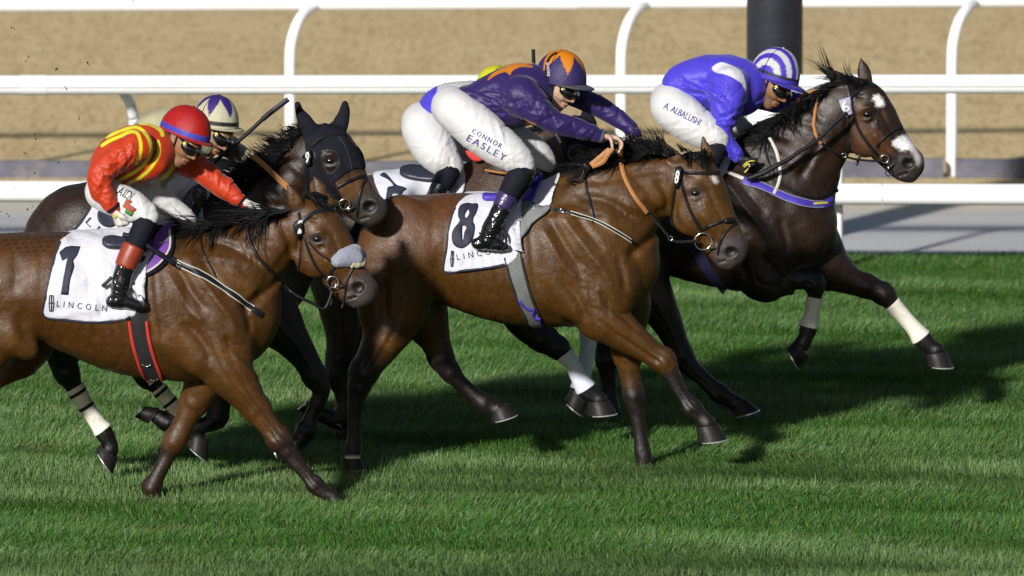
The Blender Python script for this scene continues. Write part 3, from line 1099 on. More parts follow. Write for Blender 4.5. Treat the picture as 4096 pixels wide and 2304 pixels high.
# =================================================================== HORSES
def garment(name, fld, Yc, polys, t, m, parent, near_only=False, ripple=0.0, seed=0, wl=0.12, smooth=1, extra=None, deep=0.008):
    """a cloth cut to the traced outline, lying t metres above the body on both sides"""
    allp = np.vstack([np.asarray(p) for p in polys])
    c1 = at(allp[:, 0].min(), allp[:, 1].max(), Yc); c2 = at(allp[:, 0].max(), allp[:, 1].min(), Yc)
    lo = np.array([c1[0] - 0.05, fld.lo[1], min(c1[2], c2[2]) - 0.12]); hi = np.array([c2[0] + 0.05, fld.ax[1][-1], max(c1[2], c2[2]) + 0.12])
    a, b = fld._rng(lo, hi)
    sub = Field.__new__(Field)
    sub.h = fld.h; sub.ax = [fld.ax[i][a[i]:b[i]] for i in range(3)]; sub.lo = np.array([x[0] for x in sub.ax]); sub.n = b - a
    f0 = fld.f[a[0]:b[0], a[1]:b[1], a[2]:b[2]]
    sub.f = np.zeros(tuple(sub.n), dtype=np.float32)
    if ripple: sub.ripple(ripple, wl, seed=seed)
    tt = t + sub.f
    Xg, Yg, Zg = np.meshgrid(*sub.ax, indexing='ij')
    ym = Yc - np.abs(Yg - Yc)
    gx_, gy_ = proj(Xg, ym, Zg)
    reg = np.full(gx_.shape, 1e9)
    near = np.abs(f0) < 0.06
    rv = np.full(near.sum(), 1e9)
    for p in polys: rv = np.minimum(rv, polydist(gx_[near], gy_[near], p))
    reg[near] = rv * mpp(Yc)
    g = np.maximum(f0 - tt, np.clip(reg, -1, 1)).astype(np.float32)
    g[~near] = 0.2
    if near_only: g = np.maximum(g, (Yg - Yc - 0.0).astype(np.float32))
    Vv, Ff = surface_nets(g, sub.lo, sub.h, smooth)
    if not len(Ff): return None
    cen = Vv[Ff].mean(1)
    ii = np.clip(np.round((cen - sub.lo) / sub.h).astype(int), 0, np.array(f0.shape) - 1)
    keep = f0[ii[:, 0], ii[:, 1], ii[:, 2]] > -deep
    Vv, Ff = compact(Vv, Ff[keep])
    o = mesh_np(name, Vv, Ff, m, parent)
    return o, Vv, Ff

def mane(name, parent, Y, keys, n, rad=2.6, spread=0.25, dyr=(-0.02, 0.03), droop=0.25, outw=0.0, wave=0.10, mat_=None, seed=0, jit=6, over=None):
    """keys: (x, y, dirx, diry, length) along the crest, photo pixels"""
    r = np.random.default_rng(seed + 100)
    K = np.array(keys, dtype=float)
    V, F = [], []
    seg = 7
    lock = None
    for s in range(n):
        if s % 9 == 0:
            lock = (r.uniform(0, len(K) - 1), r.normal(0, spread), r.uniform(.5, 1.2), r.uniform(*dyr), r.uniform(0, 6.28), r.uniform(1.5, 4), r.uniform(.3, 1.6), r.normal(0, .2))
        u = min(max(lock[0] + r.normal(0, .035 * (len(K) - 1)), 0), len(K) - 1.001); i = min(int(u), len(K) - 2); t = u - i
        x, y, dx, dy_, L = K[i] * (1 - t) + K[i + 1] * t
        x += r.normal(0, jit); y += r.normal(0, jit * 0.6)
        a = math.atan2(dy_, dx) + lock[1] + r.normal(0, spread * .28)
        L *= lock[2] * r.uniform(0.75, 1.1)
        d0 = lock[3] + r.normal(0, .006)
        ph, fr = lock[4] + r.normal(0, .2), lock[5]
        dr = droop * lock[6]
        bow = lock[7] + r.normal(0, 0.05)
        nx_, ny_ = -math.sin(a), math.cos(a)
        r0 = rad * r.uniform(0.6, 1.3)
        base = len(V)
        for q in range(seg):
            s_ = q / (seg - 1)
            wv = L * (wave * math.sin(ph + fr * s_) - wave * math.sin(ph) + bow * s_ * s_)
            X = x + math.cos(a) * L * s_ + nx_ * wv
            Yy = y + math.sin(a) * L * s_ + ny_ * wv + dr * L * s_ * s_
            d = d0 - outw * s_ + 0.02 * math.sin(ph * 2 + fr * s_)
            c = at(X, Yy, Y + d)
            if over is not None and q > 0:
                hh = over.ray_cast(Vector(CAM.tolist()), Vector(raydir(X, Yy).tolist()), 200)
                if hh[0] is not None and hh[0][1] - .004 < c[1]: c = at(X, Yy, hh[0][1] - .004 - .012 * ((s * 7) % 5) / 5)
            rr = r0 * mpp(Y) * (1 - 0.85 * s_)
            for kx, kz in ((1, 0), (-0.5, 0.87), (-0.5, -0.87)):
                V.append((c[0] + rr * kx * abs(math.sin(a)) + rr * 0.3 * kx, c[1] + rr * kz, c[2] + rr * kx * abs(math.cos(a))))
        for q in range(seg - 1):
            for j in range(3):
                a_, b_ = base + q * 3 + j, base + q * 3 + (j + 1) % 3
                F.append((a_, b_, b_ + 3, a_ + 3))
    return mesh_np(name, np.array(V), np.array(F), mat_ or M['hair'], parent)

def hoof(parent, Y, dy, cf, toe, heel, cb, label=None):
    """horn capsule between the coronet (front, back) and the sole (toe, heel), with its plate"""
    A = [at(p[0], p[1], Y + dy) for p in (cf, toe, heel, cb)]
    cf_, toe_, heel_, cb_ = A
    def ringpts(f, b, k, n=16):
        c = (f + b) / 2; u = (f - b) / 2; L = np.linalg.norm(u); out = []
        for j in range(n):
            a = 2 * math.pi * j / n
            ca = math.cos(a); sa = math.sin(a)
            out.append(c + u * ca + np.array([0, 1, 0]) * sa * L * k)
        return out
    V, F = [], []
    n = 16
    levels = [(0.0, 0.86), (0.06, 0.92), (0.45, 0.93), (0.9, 0.96), (1.0, 0.95)]
    for t, k in levels:
        V += ringpts(cf_ * (1 - t) + toe_ * t, cb_ * (1 - t) + heel_ * t, k)
    for i in range(len(levels) - 1):
        for j in range(n):
            a, b_ = i * n + j, i * n + (j + 1) % n
            F.append((a, b_, b_ + n, a + n))
    caps = np.array([list(range(n)), [(len(levels) - 1) * n + q for q in range(n)][::-1]])
    h = mesh_np('hoof', np.array(V), [np.array(F), caps], M['hoof'], parent)
    # plate
    dn = (toe_ + heel_) / 2 - (cf_ + cb_) / 2; dn = dn / np.linalg.norm(dn)
    V, F = [], []
    o1 = ringpts(toe_, heel_, 0.97); ctr = (toe_ + heel_) / 2
    for p in o1:
        pin = ctr + (p - ctr) * 0.72
        p2 = ctr + (p - ctr) * 1.02
        V += [p2, p2 + dn * 0.007, pin + dn * 0.007, pin]
    m_ = [j for j in range(n) if abs(((j + n // 2) % n) - 0) > 1 and abs(((j + n // 2) % n) - n) > 1]
    for j in range(n):
        if j not in m_ or (j + 1) % n not in m_: continue
        for q in range(4):
            a, b_ = j * 4 + q, j * 4 + (q + 1) % 4
            c_, d_ = ((j + 1) % n) * 4 + (q + 1) % 4, ((j + 1) % n) * 4 + q
            F.append((a, b_, c_, d_))
    mesh_np('shoe', np.array(V), np.array(F), M['shoe'], h, smooth=False)
    return h

HORSES = {}
def veins(boxes, seed):
    """raised veins and hide wrinkles: short wandering lines"""
    r = np.random.default_rng(seed)
    out = []
    for (x0, y0, x1, y1, ang, n, L, amp) in boxes:
        for _ in range(n):
            p = np.array([r.uniform(x0, x1), r.uniform(y0, y1)]); a = math.radians(ang) + r.normal(0, .3)
            ln = [tuple(p)]
            for q in range(4):
                a += r.normal(0, .35); p = p + L / 4 * r.uniform(.7, 1.2) * np.array([math.cos(a), math.sin(a)]); ln.append(tuple(p))
            out.append((ln, r.uniform(4, 7.5), amp * r.uniform(.5, 1.2) * r.choice([-1, -1, 1])))
    return out
def vbox(dx, dy, hx, hy):
    return [(2230 + dx, 880 + dy, 2450 + dx, 1250 + dy, 55, 16, 150, .0022), (2420 + dx, 1250 + dy, 2560 + dx, 1400 + dy, 40, 7, 110, .002), (1850 + dx, 1080 + dy, 2150 + dx, 1240 + dy, 15, 9, 140, .0016),
            (2400 + dx, 760 + dy, 2620 + dx, 900 + dy, 60, 12, 80, .0022), (2830 + hx, 840 + hy, 2920 + hx, 960 + hy, 55, 8, 70, .0018), (1500 + dx, 1000 + dy, 1650 + dx, 1300 + dy, 80, 8, 140, .002)]
VEIN = dict(h8=veins(vbox(0, 0, 0, 0), 1), h1=veins(vbox(-1500, 175, -1510, 182), 2), h6=veins(vbox(650, -200, 690, -316), 3), h9=veins(vbox(-1420, -60, -1463, -129)[4:5] + [(900, 780, 1180, 900, 50, 10, 100, .002)], 4))
# muscle lines of a galloping horse, traced on the middle one; other horses take them shifted
RB = [([(2200, 870), (2262, 985), (2335, 1080)], 17, .008), ([(2290, 850), (2352, 930), (2425, 1015)], 16, .007), ([(2160, 900), (2205, 975), (2262, 1070), (2330, 1130)], 15, -.006),
      ([(2245, 860), (2310, 950), (2390, 1055)], 14, -.006), ([(2225, 1110), (2290, 1165), (2330, 1230), (2342, 1300)], 20, .010), ([(2390, 1160), (2460, 1240), (2560, 1335)], 13, .007),
      ([(2430, 1250), (2530, 1330), (2620, 1400)], 9, -.004), ([(2455, 1330), (2560, 1400), (2640, 1450)], 8, .004), ([(2360, 1020), (2420, 1090), (2450, 1180)], 18, -.007),
      ([(2460, 1010), (2490, 1100), (2500, 1180)], 15, .009), ([(2130, 1090), (2200, 1190), (2240, 1280)], 26, .006),
      ([(1800, 1235), (1765, 1160), (1750, 1060), (1765, 960)], 28, .010), ([(1700, 1290), (1660, 1200), (1650, 1080)], 24, -.007), ([(1560, 1330), (1540, 1220), (1545, 1100)], 20, .008),
      ([(1500, 1300), (1500, 1180), (1530, 1040)], 18, -.005)]
RB += [([(x, 900), (x + 12, 1040), (x + 40, 1200)], 11, .0026) for x in range(1850, 2130, 38)]
RN = [([(2670, 885), (2600, 955), (2545, 1005), (2500, 1040)], 18, .013), ([(2300, 790), (2410, 800), (2505, 850), (2560, 885)], 18, .009), ([(2330, 730), (2440, 720), (2560, 690), (2680, 680)], 16, .006),
      ([(2400, 870), (2480, 930), (2540, 1000)], 18, -.006), ([(2560, 800), (2620, 830), (2660, 870)], 14, .006), ([(2620, 700), (2660, 780), (2670, 860)], 16, .007), ([(2290, 850), (2400, 850), (2480, 880)], 16, -.005)]
RN += [([(2470 + q * 22, 790 + q * 4), (2490 + q * 22, 830 + q * 4), (2496 + q * 22, 870 + q * 3)], 5, .0028) for q in range(5)]
RH = [([(2715, 720), (2700, 800), (2705, 870), (2735, 930)], 12, .008), ([(2800, 850), (2850, 915), (2892, 965)], 8, -.006), ([(2790, 872), (2838, 940), (2872, 985)], 11, .007),
      ([(2825, 740), (2860, 820), (2895, 890)], 10, .005), ([(2760, 760), (2782, 744), (2806, 756)], 7, -.006), ([(2762, 790), (2782, 797), (2806, 790)], 6, -.005),
      ([(2806, 790), (2822, 830), (2850, 880)], 8, -.003), ([(2730, 690), (2760, 700), (2790, 700)], 9, .006)]
RL = [([(2690, 1500), (2720, 1555), (2745, 1595)], 7, .003)]
def shift(R, dx, dy, rot=0.0, c=(0, 0)):
    out = []
    for L, w, a in R:
        L2 = []
        for x, y in L:
            xx, yy = x - c[0], y - c[1]
            L2.append((c[0] + xx * math.cos(rot) - yy * math.sin(rot) + dx, c[1] + xx * math.sin(rot) + yy * math.cos(rot) + dy))
        out.append((L2, w, a))
    return out
REL = dict(h8=RB + RN + RH, h1=shift(RB[:11] + RB[15:], -1500, 175) + shift(RN + RH, -1505, 182) + [([(143, 1379), (95, 1330), (70, 1240)], 24, .012), ([(200, 1380), (300, 1395), (400, 1450)], 20, -.004), ([(30, 1200), (80, 1100), (60, 1000)], 30, .006)],
           h6=shift(RB[:11], 650, -148) + shift(RN, 620, -330, -.30, (2600, 850)) + shift(RH, 687, -316, -.06, (2781, 774)),
           h9=shift(RN, -1420, -60, -.35, (2600, 850)) + shift(RH, -1463, -129, 0.0), h7=[])
def horse(key, label, Y, d, h=0.0075):
    gx0 = d.get('at', 2000)
    g = at(gx0, 1000, Y)
    root = empty('horse', (g[0], Y, 0.0))
    tag(root, label, 'horse', 'racehorses galloping along the rail')
    chains = []
    for c in d['trunk']: chains.append((chain(Y, c), 0.05))
    for c in d['head']: chains.append((chain(Y, c), 0.028))
    for c, kk in d.get('bulges', []):
        chains.append((chain(Y, c), kk))
        cm = [(p[0], p[1], p[2], -p[3], *p[4:]) for p in c]
        chains.append((chain(Y, cm), kk))
    for c in d.get('ears', []): chains.append((chain(Y, c), 0.008))
    legs = []
    for L in d['legs']:
        P = chain(Y, [p[:3] for p in L['pts']], dy=L['dy'])
        P[:, 4] = np.minimum(P[:, 3] * 0.92, 0.125)
        # legs converge a little towards the ground
        legs.append(dense(P))
    allD = [dense(c) for c, _ in chains] + legs
    lo = np.min([(D[:, :3] - D[:, 3:].max(1)[:, None]).min(0) for D in allD], axis=0) - 0.05
    hi = np.max([(D[:, :3] + D[:, 3:].max(1)[:, None]).max(0) for D in allD], axis=0) + 0.05
    xl = at(-70, 1200, Y)[0]
    lo[0] = max(lo[0], xl)
    fld = Field(lo, hi, h)
    for (c, kk), D in zip(chains, allD[:len(chains)]): fld.add(D, kk, True)
    for D in legs: fld.add(D, 0.035, True)
    for L in d['legs']:          # knees, hocks and fetlocks: knobs of bone
        P = chain(Y, [p[:3] for p in L['pts']], dy=L['dy'])
        for i in range(2, len(P) - 1):
            r0 = P[i, 3]
            if any(b_[0] <= i <= b_[1] for b_ in L.get('bandage', [])): continue
            if r0 > 0.085 or r0 < P[i + 1, 3] * 1.02: continue
            if P[i - 1, 3] > r0 * 1.28 and P[i + 1, 3] > r0 * .8: continue
            t = P[i + 1, :3] - P[i - 1, :3]; t /= np.linalg.norm(t)
            nn = np.array([-t[2], 0, t[0]])
            for o_, q_ in ((.38, .74), (-.42, .70)):
                fld.add(np.array([(*(P[i, :3] + nn * r0 * o_ - t * r0 * .2), r0 * q_, r0 * q_ * .9), (*(P[i, :3] + nn * r0 * o_ + t * r0 * .25), r0 * q_ * .9, r0 * q_ * .85)]), 0.010)
            fld.add(np.array([(*(P[i, :3] + np.array([0, -.45 * r0, 0])), r0 * .62, r0 * .55)]), 0.012)
    for c, kk in d.get('dents', []):
        fld.cut(chain(Y, c), kk)
        if not (len(c[0]) > 3 and c[0][3] == 0):
            fld.cut(chain(Y, [(p[0], p[1], p[2], -(p[3] or 0), *p[4:]) for p in c]), kk)
    fld.ripple(0.0011, 0.12, seed=ord(key[1]) % 97, n=8)
    fld.relief(Y, [(L, w, a * 1.7) for L, w, a in REL.get(key, [])])
    fld.relief(Y, VEIN.get(key, []), sharp=True)
    for L in d['legs']:
        if L['dy'] > 0: continue
        Q = np.array([p[:3] for p in L['pts']], float)
        Tn = np.gradient(Q[:, :2], axis=0); Tn /= np.linalg.norm(Tn, axis=1)[:, None]
        Nn = np.stack([-Tn[:, 1], Tn[:, 0]], 1)
        sl = np.where((Q[:, 2] < 52) & (Q[:, 2] > 20))[0]
        if len(sl) > 3:
            i0, i1 = sl[0], len(Q) - 1
            for o_, w_, a_ in ((.30, 4.0, .0050), (-.42, 4.0, .0036), (.72, 6, -.0034)):
                fld.relief(Y, [([tuple(q) for q in Q[i0:i1, :2] + Nn[i0:i1] * Q[i0:i1, 2:3] * o_], w_, a_)])
            up = np.where(Q[:, 2] >= 46)[0]
            if len(up) > 3:
                for o_, w_, a_ in ((.25, 8, .0050), (-.25, 9, .0045), (0.0, 9, -.0035)):
                    fld.relief(Y, [([tuple(q) for q in Q[up[1]:up[-1] + 1, :2] + Nn[up[1]:up[-1] + 1] * Q[up[1]:up[-1] + 1, 2:3] * o_], w_, a_)])
    V, F = fld.mesh(smooth=1)
    # ---- coat colours
    n = len(V)
    base = np.array(d['coat']); dark = np.array(d['points'])
    px, py = mpx(V, Y)
    r = np.random.default_rng(3)
    col = np.tile(base, (n, 1))
    def blend(wt, c_):
        nonlocal col
        wt = np.clip(wt, 0, 1)[:, None]
        col = col * (1 - wt) + np.array(c_) * wt
    # dapples of tone that belong to the hair
    nz = np.zeros(n)
    for q in range(6):
        kv = r.normal(size=3) * 16
        nz += np.sin(V @ kv + r.uniform(0, 6))
    blend(np.clip(nz / 6, 0, 1) * 0.5, np.array(d.get('light', base * 1.35)))
    for L, D in zip(d['legs'], legs):
        npt = len(L['pts'])
        i0 = L.get('dark', None)
        if i0 is None: continue
        P = chain(Y, [p[:3] for p in L['pts'][i0:]], dy=L['dy'])
        Dd = dense(P)[::3]
        bb = (V > (Dd[:, :3].min(0) - 0.12)).all(1) & (V < (Dd[:, :3].max(0) + 0.12)).all(1)
        ix = np.where(bb)[0]
        if not len(ix): continue
        dist = np.full(len(ix), 1e9); at_i = np.zeros(len(ix))
        for q, s_ in enumerate(Dd):
            dd = np.linalg.norm(V[ix] - s_[:3], axis=1) - s_[3] * 1.15
            mm = dd < dist
            dist[mm] = dd[mm]; at_i[mm] = q / len(Dd)
        wt = np.zeros(n)
        wt[ix] = np.clip(1 - dist / 0.02, 0, 1) * np.clip(0.15 + at_i * 5.5, 0, 1)
        blend(wt, L.get('col', dark))
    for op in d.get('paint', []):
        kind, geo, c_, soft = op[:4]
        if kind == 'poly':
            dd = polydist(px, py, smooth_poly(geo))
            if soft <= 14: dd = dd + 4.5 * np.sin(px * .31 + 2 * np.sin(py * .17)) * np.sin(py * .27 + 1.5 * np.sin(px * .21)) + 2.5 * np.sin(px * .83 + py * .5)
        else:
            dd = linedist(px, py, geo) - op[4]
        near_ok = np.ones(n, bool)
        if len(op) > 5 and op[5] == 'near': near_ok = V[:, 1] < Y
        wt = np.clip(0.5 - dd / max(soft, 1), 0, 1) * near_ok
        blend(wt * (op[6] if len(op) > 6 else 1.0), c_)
    for (tx, ty, ts) in d.get('quarter_marks', []):
        dd = polydist(px, py, [(tx - ts, ty + ts * .55), (tx + ts, ty + ts * .55), (tx + ts * .7, ty - ts * .5)])
        blend(np.clip(.5 - dd / 5, 0, 1) * .75, np.array(d['coat']) * .35)
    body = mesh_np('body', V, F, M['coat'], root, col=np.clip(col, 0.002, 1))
    bv = bvh_of(V, F)
    H = dict(root=root, fld=fld, Y=Y, bvh=bv, body=body, d=d, legs=legs)
    # ---- eyes
    for e in d.get('eyes', []):
        hit = cast(e[0], e[1], [bv])
        if hit is None: continue
        nrm = np.array(hit[1]);
        if nrm[1] > 0: nrm = -nrm
        c = np.array(hit[0]) - nrm * 0.009
        for mir in (0, 1):
            cc = c.copy()
            if mir: cc[1] = 2 * Y - cc[1]
            V2, F2 = [], []
            ns, nr = 16, 10
            for a in range(nr + 1):
                th = math.pi * a / nr
                for b_ in range(ns):
                    ph = 2 * math.pi * b_ / ns
                    V2.append(cc + 0.0260 * np.array([math.sin(th) * math.cos(ph), math.cos(th) * 0.9, math.sin(th) * math.sin(ph) * 0.82]))
            for a in range(nr):
                for b_ in range(ns):
                    F2.append((a * ns + b_, a * ns + (b_ + 1) % ns, (a + 1) * ns + (b_ + 1) % ns, (a + 1) * ns + b_))
            mesh_np('eye', np.array(V2), np.array(F2), M['eye'], root)
    for hd in d.get('hooves', []): hoof(root, Y, *hd)
    for L in d['legs']:
        for bi in L.get('bandage', []):
            i0, i1, mt, grow = bi[:4]
            P = chain(Y, [p[:3] for p in L['pts']], dy=L['dy'])
            P[:, 4] = np.minimum(P[:, 3] * 0.92, 0.125)
            D = dense(P[i0:i1 + 1]).copy()
            D[:, 3] += grow; D[:, 4] += grow
            tb = tube('leg_bandage', D, M[mt], root, seg=18)
            for (f0, f1) in (bi[4] if len(bi) > 4 else []):
                a0, a1 = int(f0 * (len(D) - 1)), max(int(f1 * (len(D) - 1)), int(f0 * (len(D) - 1)) + 2)
                D2 = D[a0:a1 + 1].copy(); D2[:, 3:] += 0.002
                tube('tape', D2, M['leather'], tb, seg=18)
    HORSES[key] = H
    return H

BAY = s2l(70, 43, 14); BAY_L = s2l(104, 70, 29); BAYD = s2l(70, 44, 24)
BLK = s2l(24, 20, 20); DKBR = s2l(58, 44, 34)

# ---------------------------------------------------------------- horse with cloth 1 (nearest)
H1 = horse('h1', 'bay horse with number 1 cloth and grey fleece noseband, nearest the camera', -1.25, dict(
    quarter_marks=[(20 + 30 * i + 10 * j, 958 + 17 * j - 2 * i, 11) for j in range(5) for i in range(8 - j)],
    at=600, coat=BAY, light=BAY_L, points=s2l(36, 26, 21),
    trunk=[
        [(-300, 1210, 190, 0, .22), (-120, 1165, 218, 0, .27), (50, 1152, 222, 0, .285), (200, 1150, 224, 0, .29), (350, 1178, 250, 0, .30), (500, 1208, 285, 0, .30),
         (650, 1215, 308, 0, .285), (790, 1225, 300, 0, .255), (870, 1235, 255, 0, .22)],
        [(860, 1150, 235, 0, .22), (922, 1095, 207, 0, .18), (995, 1042, 166, 0, .14), (1070, 978, 122, 0, .11), (1135, 938, 100, 0, .095), (1195, 912, 84, 0, .085)],
        [(900, 1285, 145, 0, .20), (930, 1290, 128, 0, .20)],
        [(640, 1000, 95, 0, .07), (720, 990, 85, 0, .06)],
    ],
    head=[
        [(1225, 880, 86, 0, .085), (1268, 915, 102, 0, .098), (1305, 970, 102, 0, .096), (1345, 1035, 92, 0, .080), (1385, 1092, 80, 0, .066), (1425, 1140, 68, 0, .058), (1443, 1160, 62, 0, .058)],
        [(1262, 1005, 88, -.045, .05), (1262, 1020, 92, -.045, .05)],
        [(1262, 1005, 88, .045, .05), (1262, 1020, 92, .045, .05)],
        [(1415, 1185, 38, 0, .05), (1425, 1200, 34, 0, .045)],
        [(1330, 1120, 40, 0, .055), (1385, 1180, 30, 0, .045)],
        [(1455, 1150, 50, 0, .055), (1462, 1175, 40, 0, .05)],
    ],
    ears=[[(1192, 850, 30, -.045, .022), (1184, 815, 33, -.055, .020), (1170, 778, 22, -.06, .015), (1154, 742, 6, -.06, .008)],
          [(1288, 795, 26, .045, .020), (1278, 755, 26, .05, .018), (1266, 725, 14, .05, .012), (1256, 708, 5, .05, .008)]],
    bulges=[
        ([(1255, 930, 22, -.085, .02), (1280, 932, 22, -.09, .02)], 0.02),
        ([(760, 1080, 60, -.20, .05), (830, 1180, 80, -.20, .07), (890, 1320, 85, -.19, .07)], 0.05),
        ([(700, 1330, 90, -.19, .09), (800, 1420, 85, -.19, .09)], 0.06),
        ([(985, 1060, 60, -.12, .05), (1100, 1000, 45, -.08, .04)], 0.05),
        ([(905, 1230, 60, -.17, .07), (940, 1330, 55, -.14, .07)], 0.04),
        ([(1415, 1135, 26, -.052, .014), (1440, 1140, 26, -.052, .014)], 0.015),
        ([(1300, 1010, 12, -.085, .015), (1380, 1075, 10, -.066, .012)], 0.015),
        ([(40, 1330, 90, -.20, .08), (110, 1390, 50, -.17, .06)], 0.05),
    ],
    dents=[
        ([(1430, 1155, 25, -.070, .030), (1440, 1150, 20, -.066, .026)], 0.008),
        ([(1285, 985, 12, -.10, .014)], 0.015),
        ([(1170, 1010, 16, -.12, .03), (1080, 1130, 16, -.16, .03), (1010, 1220, 14, -.20, .03)], 0.04),
        ([(1395, 1195, 5, -.05, .02), (1425, 1185, 4, -.055, .02)], 0.006),
        ([(1185, 805, 12, -.085, .012), (1175, 780, 8, -.083, .012)], 0.006),
    ],
    legs=[
        dict(dy=-.15, dark=5, col=s2l(31, 22, 19), pts=[(840, 1250, 150), (870, 1350, 145), (905, 1462, 112), (960, 1545, 80), (1024, 1632, 57), (1080, 1708, 45), (1117, 1757, 49), (1150, 1805, 35), (1199, 1865, 27), (1235, 1910, 28), (1262, 1939, 34), (1300, 1972, 29), (1330, 1990, 30)]),
        dict(dy=.13, dark=5, col=s2l(38, 25, 17), pts=[(850, 1300, 140), (835, 1430, 120), (815, 1525, 82), (778, 1605, 58), (738, 1688, 44), (698, 1765, 46), (674, 1816, 33), (645, 1872, 30), (622, 1917, 33), (606, 1950, 39), (613, 1980, 31), (618, 2000, 32)]),
        dict(dy=-.13, pts=[(-40, 1200, 190), (-30, 1330, 130), (-70, 1430, 85), (-130, 1495, 60), (-220, 1570, 48)]),
        dict(dy=.14, pts=[(110, 1300, 130), (125, 1385, 85), (85, 1450, 60), (0, 1512, 37), (-80, 1560, 34)]),
    ],
    hooves=[(-.15, (1365, 1982), (1396, 2016), (1312, 2018), (1304, 1985)), (.13, (642, 1982), (656, 2016), (590, 2016), (588, 1982))],
    eyes=[(1268, 957)],
    paint=[
        ('poly', [(1395, 1130), (1470, 1085), (1530, 1140), (1500, 1230), (1420, 1260), (1370, 1220), (1385, 1160)], s2l(62, 54, 52), 40),
        ('line', [(1436, 1154), (1440, 1158)], s2l(14, 10, 10), 14, 22),
        ('line', [(1258, 952), (1280, 962)], s2l(48, 36, 32), 16, 22),
        ('line', [(1395, 1195), (1426, 1186)], s2l(25, 18, 18), 6, 3),
        ('line', [(700, 908), (1000, 878), (1190, 838)], s2l(30, 22, 18), 50, 8),
        ('line', [(-20, 940), (200, 935), (420, 930)], s2l(64, 44, 30), 120, 30, None, 0.8),
    ]))
M['scrape'] = None
Y = -1.25; R = H1['root']; B1 = [H1['bvh']]
# number cloth
res = garment('saddle_cloth', H1['fld'], Y, [smooth_poly([(236, 968), (262, 945), (300, 925), (400, 915), (560, 900), (600, 960), (590, 1010), (548, 1080), (530, 1150), (552, 1200), (540, 1262), (480, 1280), (371, 1287), (270, 1278), (172, 1262), (186, 1180), (205, 1090), (222, 1020)], 3)],
              0.013, M['cloth'], R, ripple=0.0055, seed=4, wl=0.16)
cl1 = res[0]; BC1 = bvh_of(res[1], res[2]); B1c = [BC1, H1['bvh']]
strap('trim', [(240, 966), (222, 1020), (205, 1090), (186, 1180), (175, 1262), (270, 1280), (371, 1289), (480, 1282), (522, 1268)], 13, B1c, Y, -.3, M['trim'], cl1, off=0.002, thick=0.004)
drape('number_figure', [[(237, 1011), (262, 990), (285, 986), (321, 988), (308, 1022), (292, 1043), (296, 1065), (281, 1118), (273, 1179), (243, 1177), (254, 1108), (270, 1033), (249, 1044)]], B1c, Y, -.3, M['ink'], cl1, off=0.003)
lettering('lettering', 'LINCOLN', (226, 1226), (426, 1246), 24, B1c, Y, -.3, M['ink'], cl1, track=1.9)
drape('emblem', [[(198, 1180), (213, 1180), (216, 1210), (213, 1244), (198, 1244), (195, 1210)], [(200, 1183), (204.5, 1183), (204.5, 1209), (197.5, 1209)], [(207.5, 1183), (211.5, 1183), (213.5, 1209), (207.5, 1209)], [(197.5, 1212), (204.5, 1212), (204.5, 1241), (200, 1241)], [(207.5, 1212), (213.5, 1212), (211.5, 1241), (207.5, 1241)]], B1c, Y, -.3, M['ink'], cl1, grid=5)
# saddle: cantle, purple flap with piping, white front of the cloth
sad = drape('saddle', [smooth_poly([(408, 978), (420, 966), (450, 962), (490, 966), (560, 975), (560, 1000), (480, 1000), (430, 996)], 3)], B1c, Y, -.28, M['saddle'], R, off=0.022, thick=0.016)
fl = drape('saddle_flap', [smooth_poly([(690, 905), (684, 935), (682, 985), (668, 1020), (640, 1060), (584, 1098), (566, 1080), (590, 1020), (625, 950), (660, 912)], 3)], B1c, Y, -.27, M['purple'], R, off=0.016, thick=0.006)
strap('piping', [(678, 925), (680, 985), (666, 1020), (638, 1058), (588, 1090)], 7, B1c, Y, -.29, M['creamstrap'], fl, off=0.022, thick=0.003)
strap('piping', [(674, 935), (676, 960), (655, 978), (636, 985)], 5, B1c, Y, -.29, M['creamstrap'], fl, off=0.022, thick=0.003)
strap('flap_edge', [(688, 915), (690, 985), (676, 1030), (646, 1070), (586, 1104)], 9, B1c, Y, -.29, M['leather'], fl, off=0.018, thick=0.005)
drape('cloth_lapel', [smooth_poly([(612, 1012), (560, 1032), (530, 1075), (522, 1130), (535, 1175), (560, 1205), (575, 1195), (572, 1150), (584, 1100), (590, 1060)], 3)], B1c, Y, -.3, M['cloth'], cl1, off=0.028, thick=0.004)
strap('girth_point', [(600, 965), (570, 1030), (548, 1090)], 20, B1c, Y, -.3, M['leather'], R, off=0.022)
gi = strap('girth', [(552, 1225), (556, 1290), (574, 1390), (600, 1470), (622, 1524)], 62, B1, Y, -.28, M['blackgirth'], R, off=0.006, thick=0.006, mirror=Y)
for sx in (-36, 33):
    strap('girth_trim', [(552 + sx, 1285), (562 + sx, 1350), (580 + sx, 1420), (606 + sx, 1490), (624 + sx * .8, 1524)], 12, B1, Y, -.28, M['redtrim'], gi, off=0.009, thick=0.006)
cord('buckle', [(570, 1452), (578, 1460), (592, 1460), (604, 1452)], 3.2, B1, Y, -.28, M['metal'], gi, off=0.014)
cord('buckle', [(602, 1508), (610, 1514), (622, 1514), (632, 1508)], 3.2, B1, Y, -.28, M['metal'], gi, off=0.014)
bp1 = strap('breast_strap', [(640, 1000), (700, 1044), (780, 1083), (860, 1130), (940, 1183), (1010, 1235), (1048, 1262)], 27, B1, Y, -.2, M['leather'], R, off=0.005, thick=0.004)
strap('strap_edging', [(712, 1042), (790, 1078), (868, 1124), (948, 1177), (1018, 1229)], 4, B1, Y, -.2, M['creamstrap'], bp1, off=0.010, thick=0.002)
strap('strap_edging', [(704, 1060), (780, 1097), (858, 1143), (936, 1196), (1004, 1246)], 4, B1, Y, -.2, M['creamstrap'], bp1, off=0.010, thick=0.002)
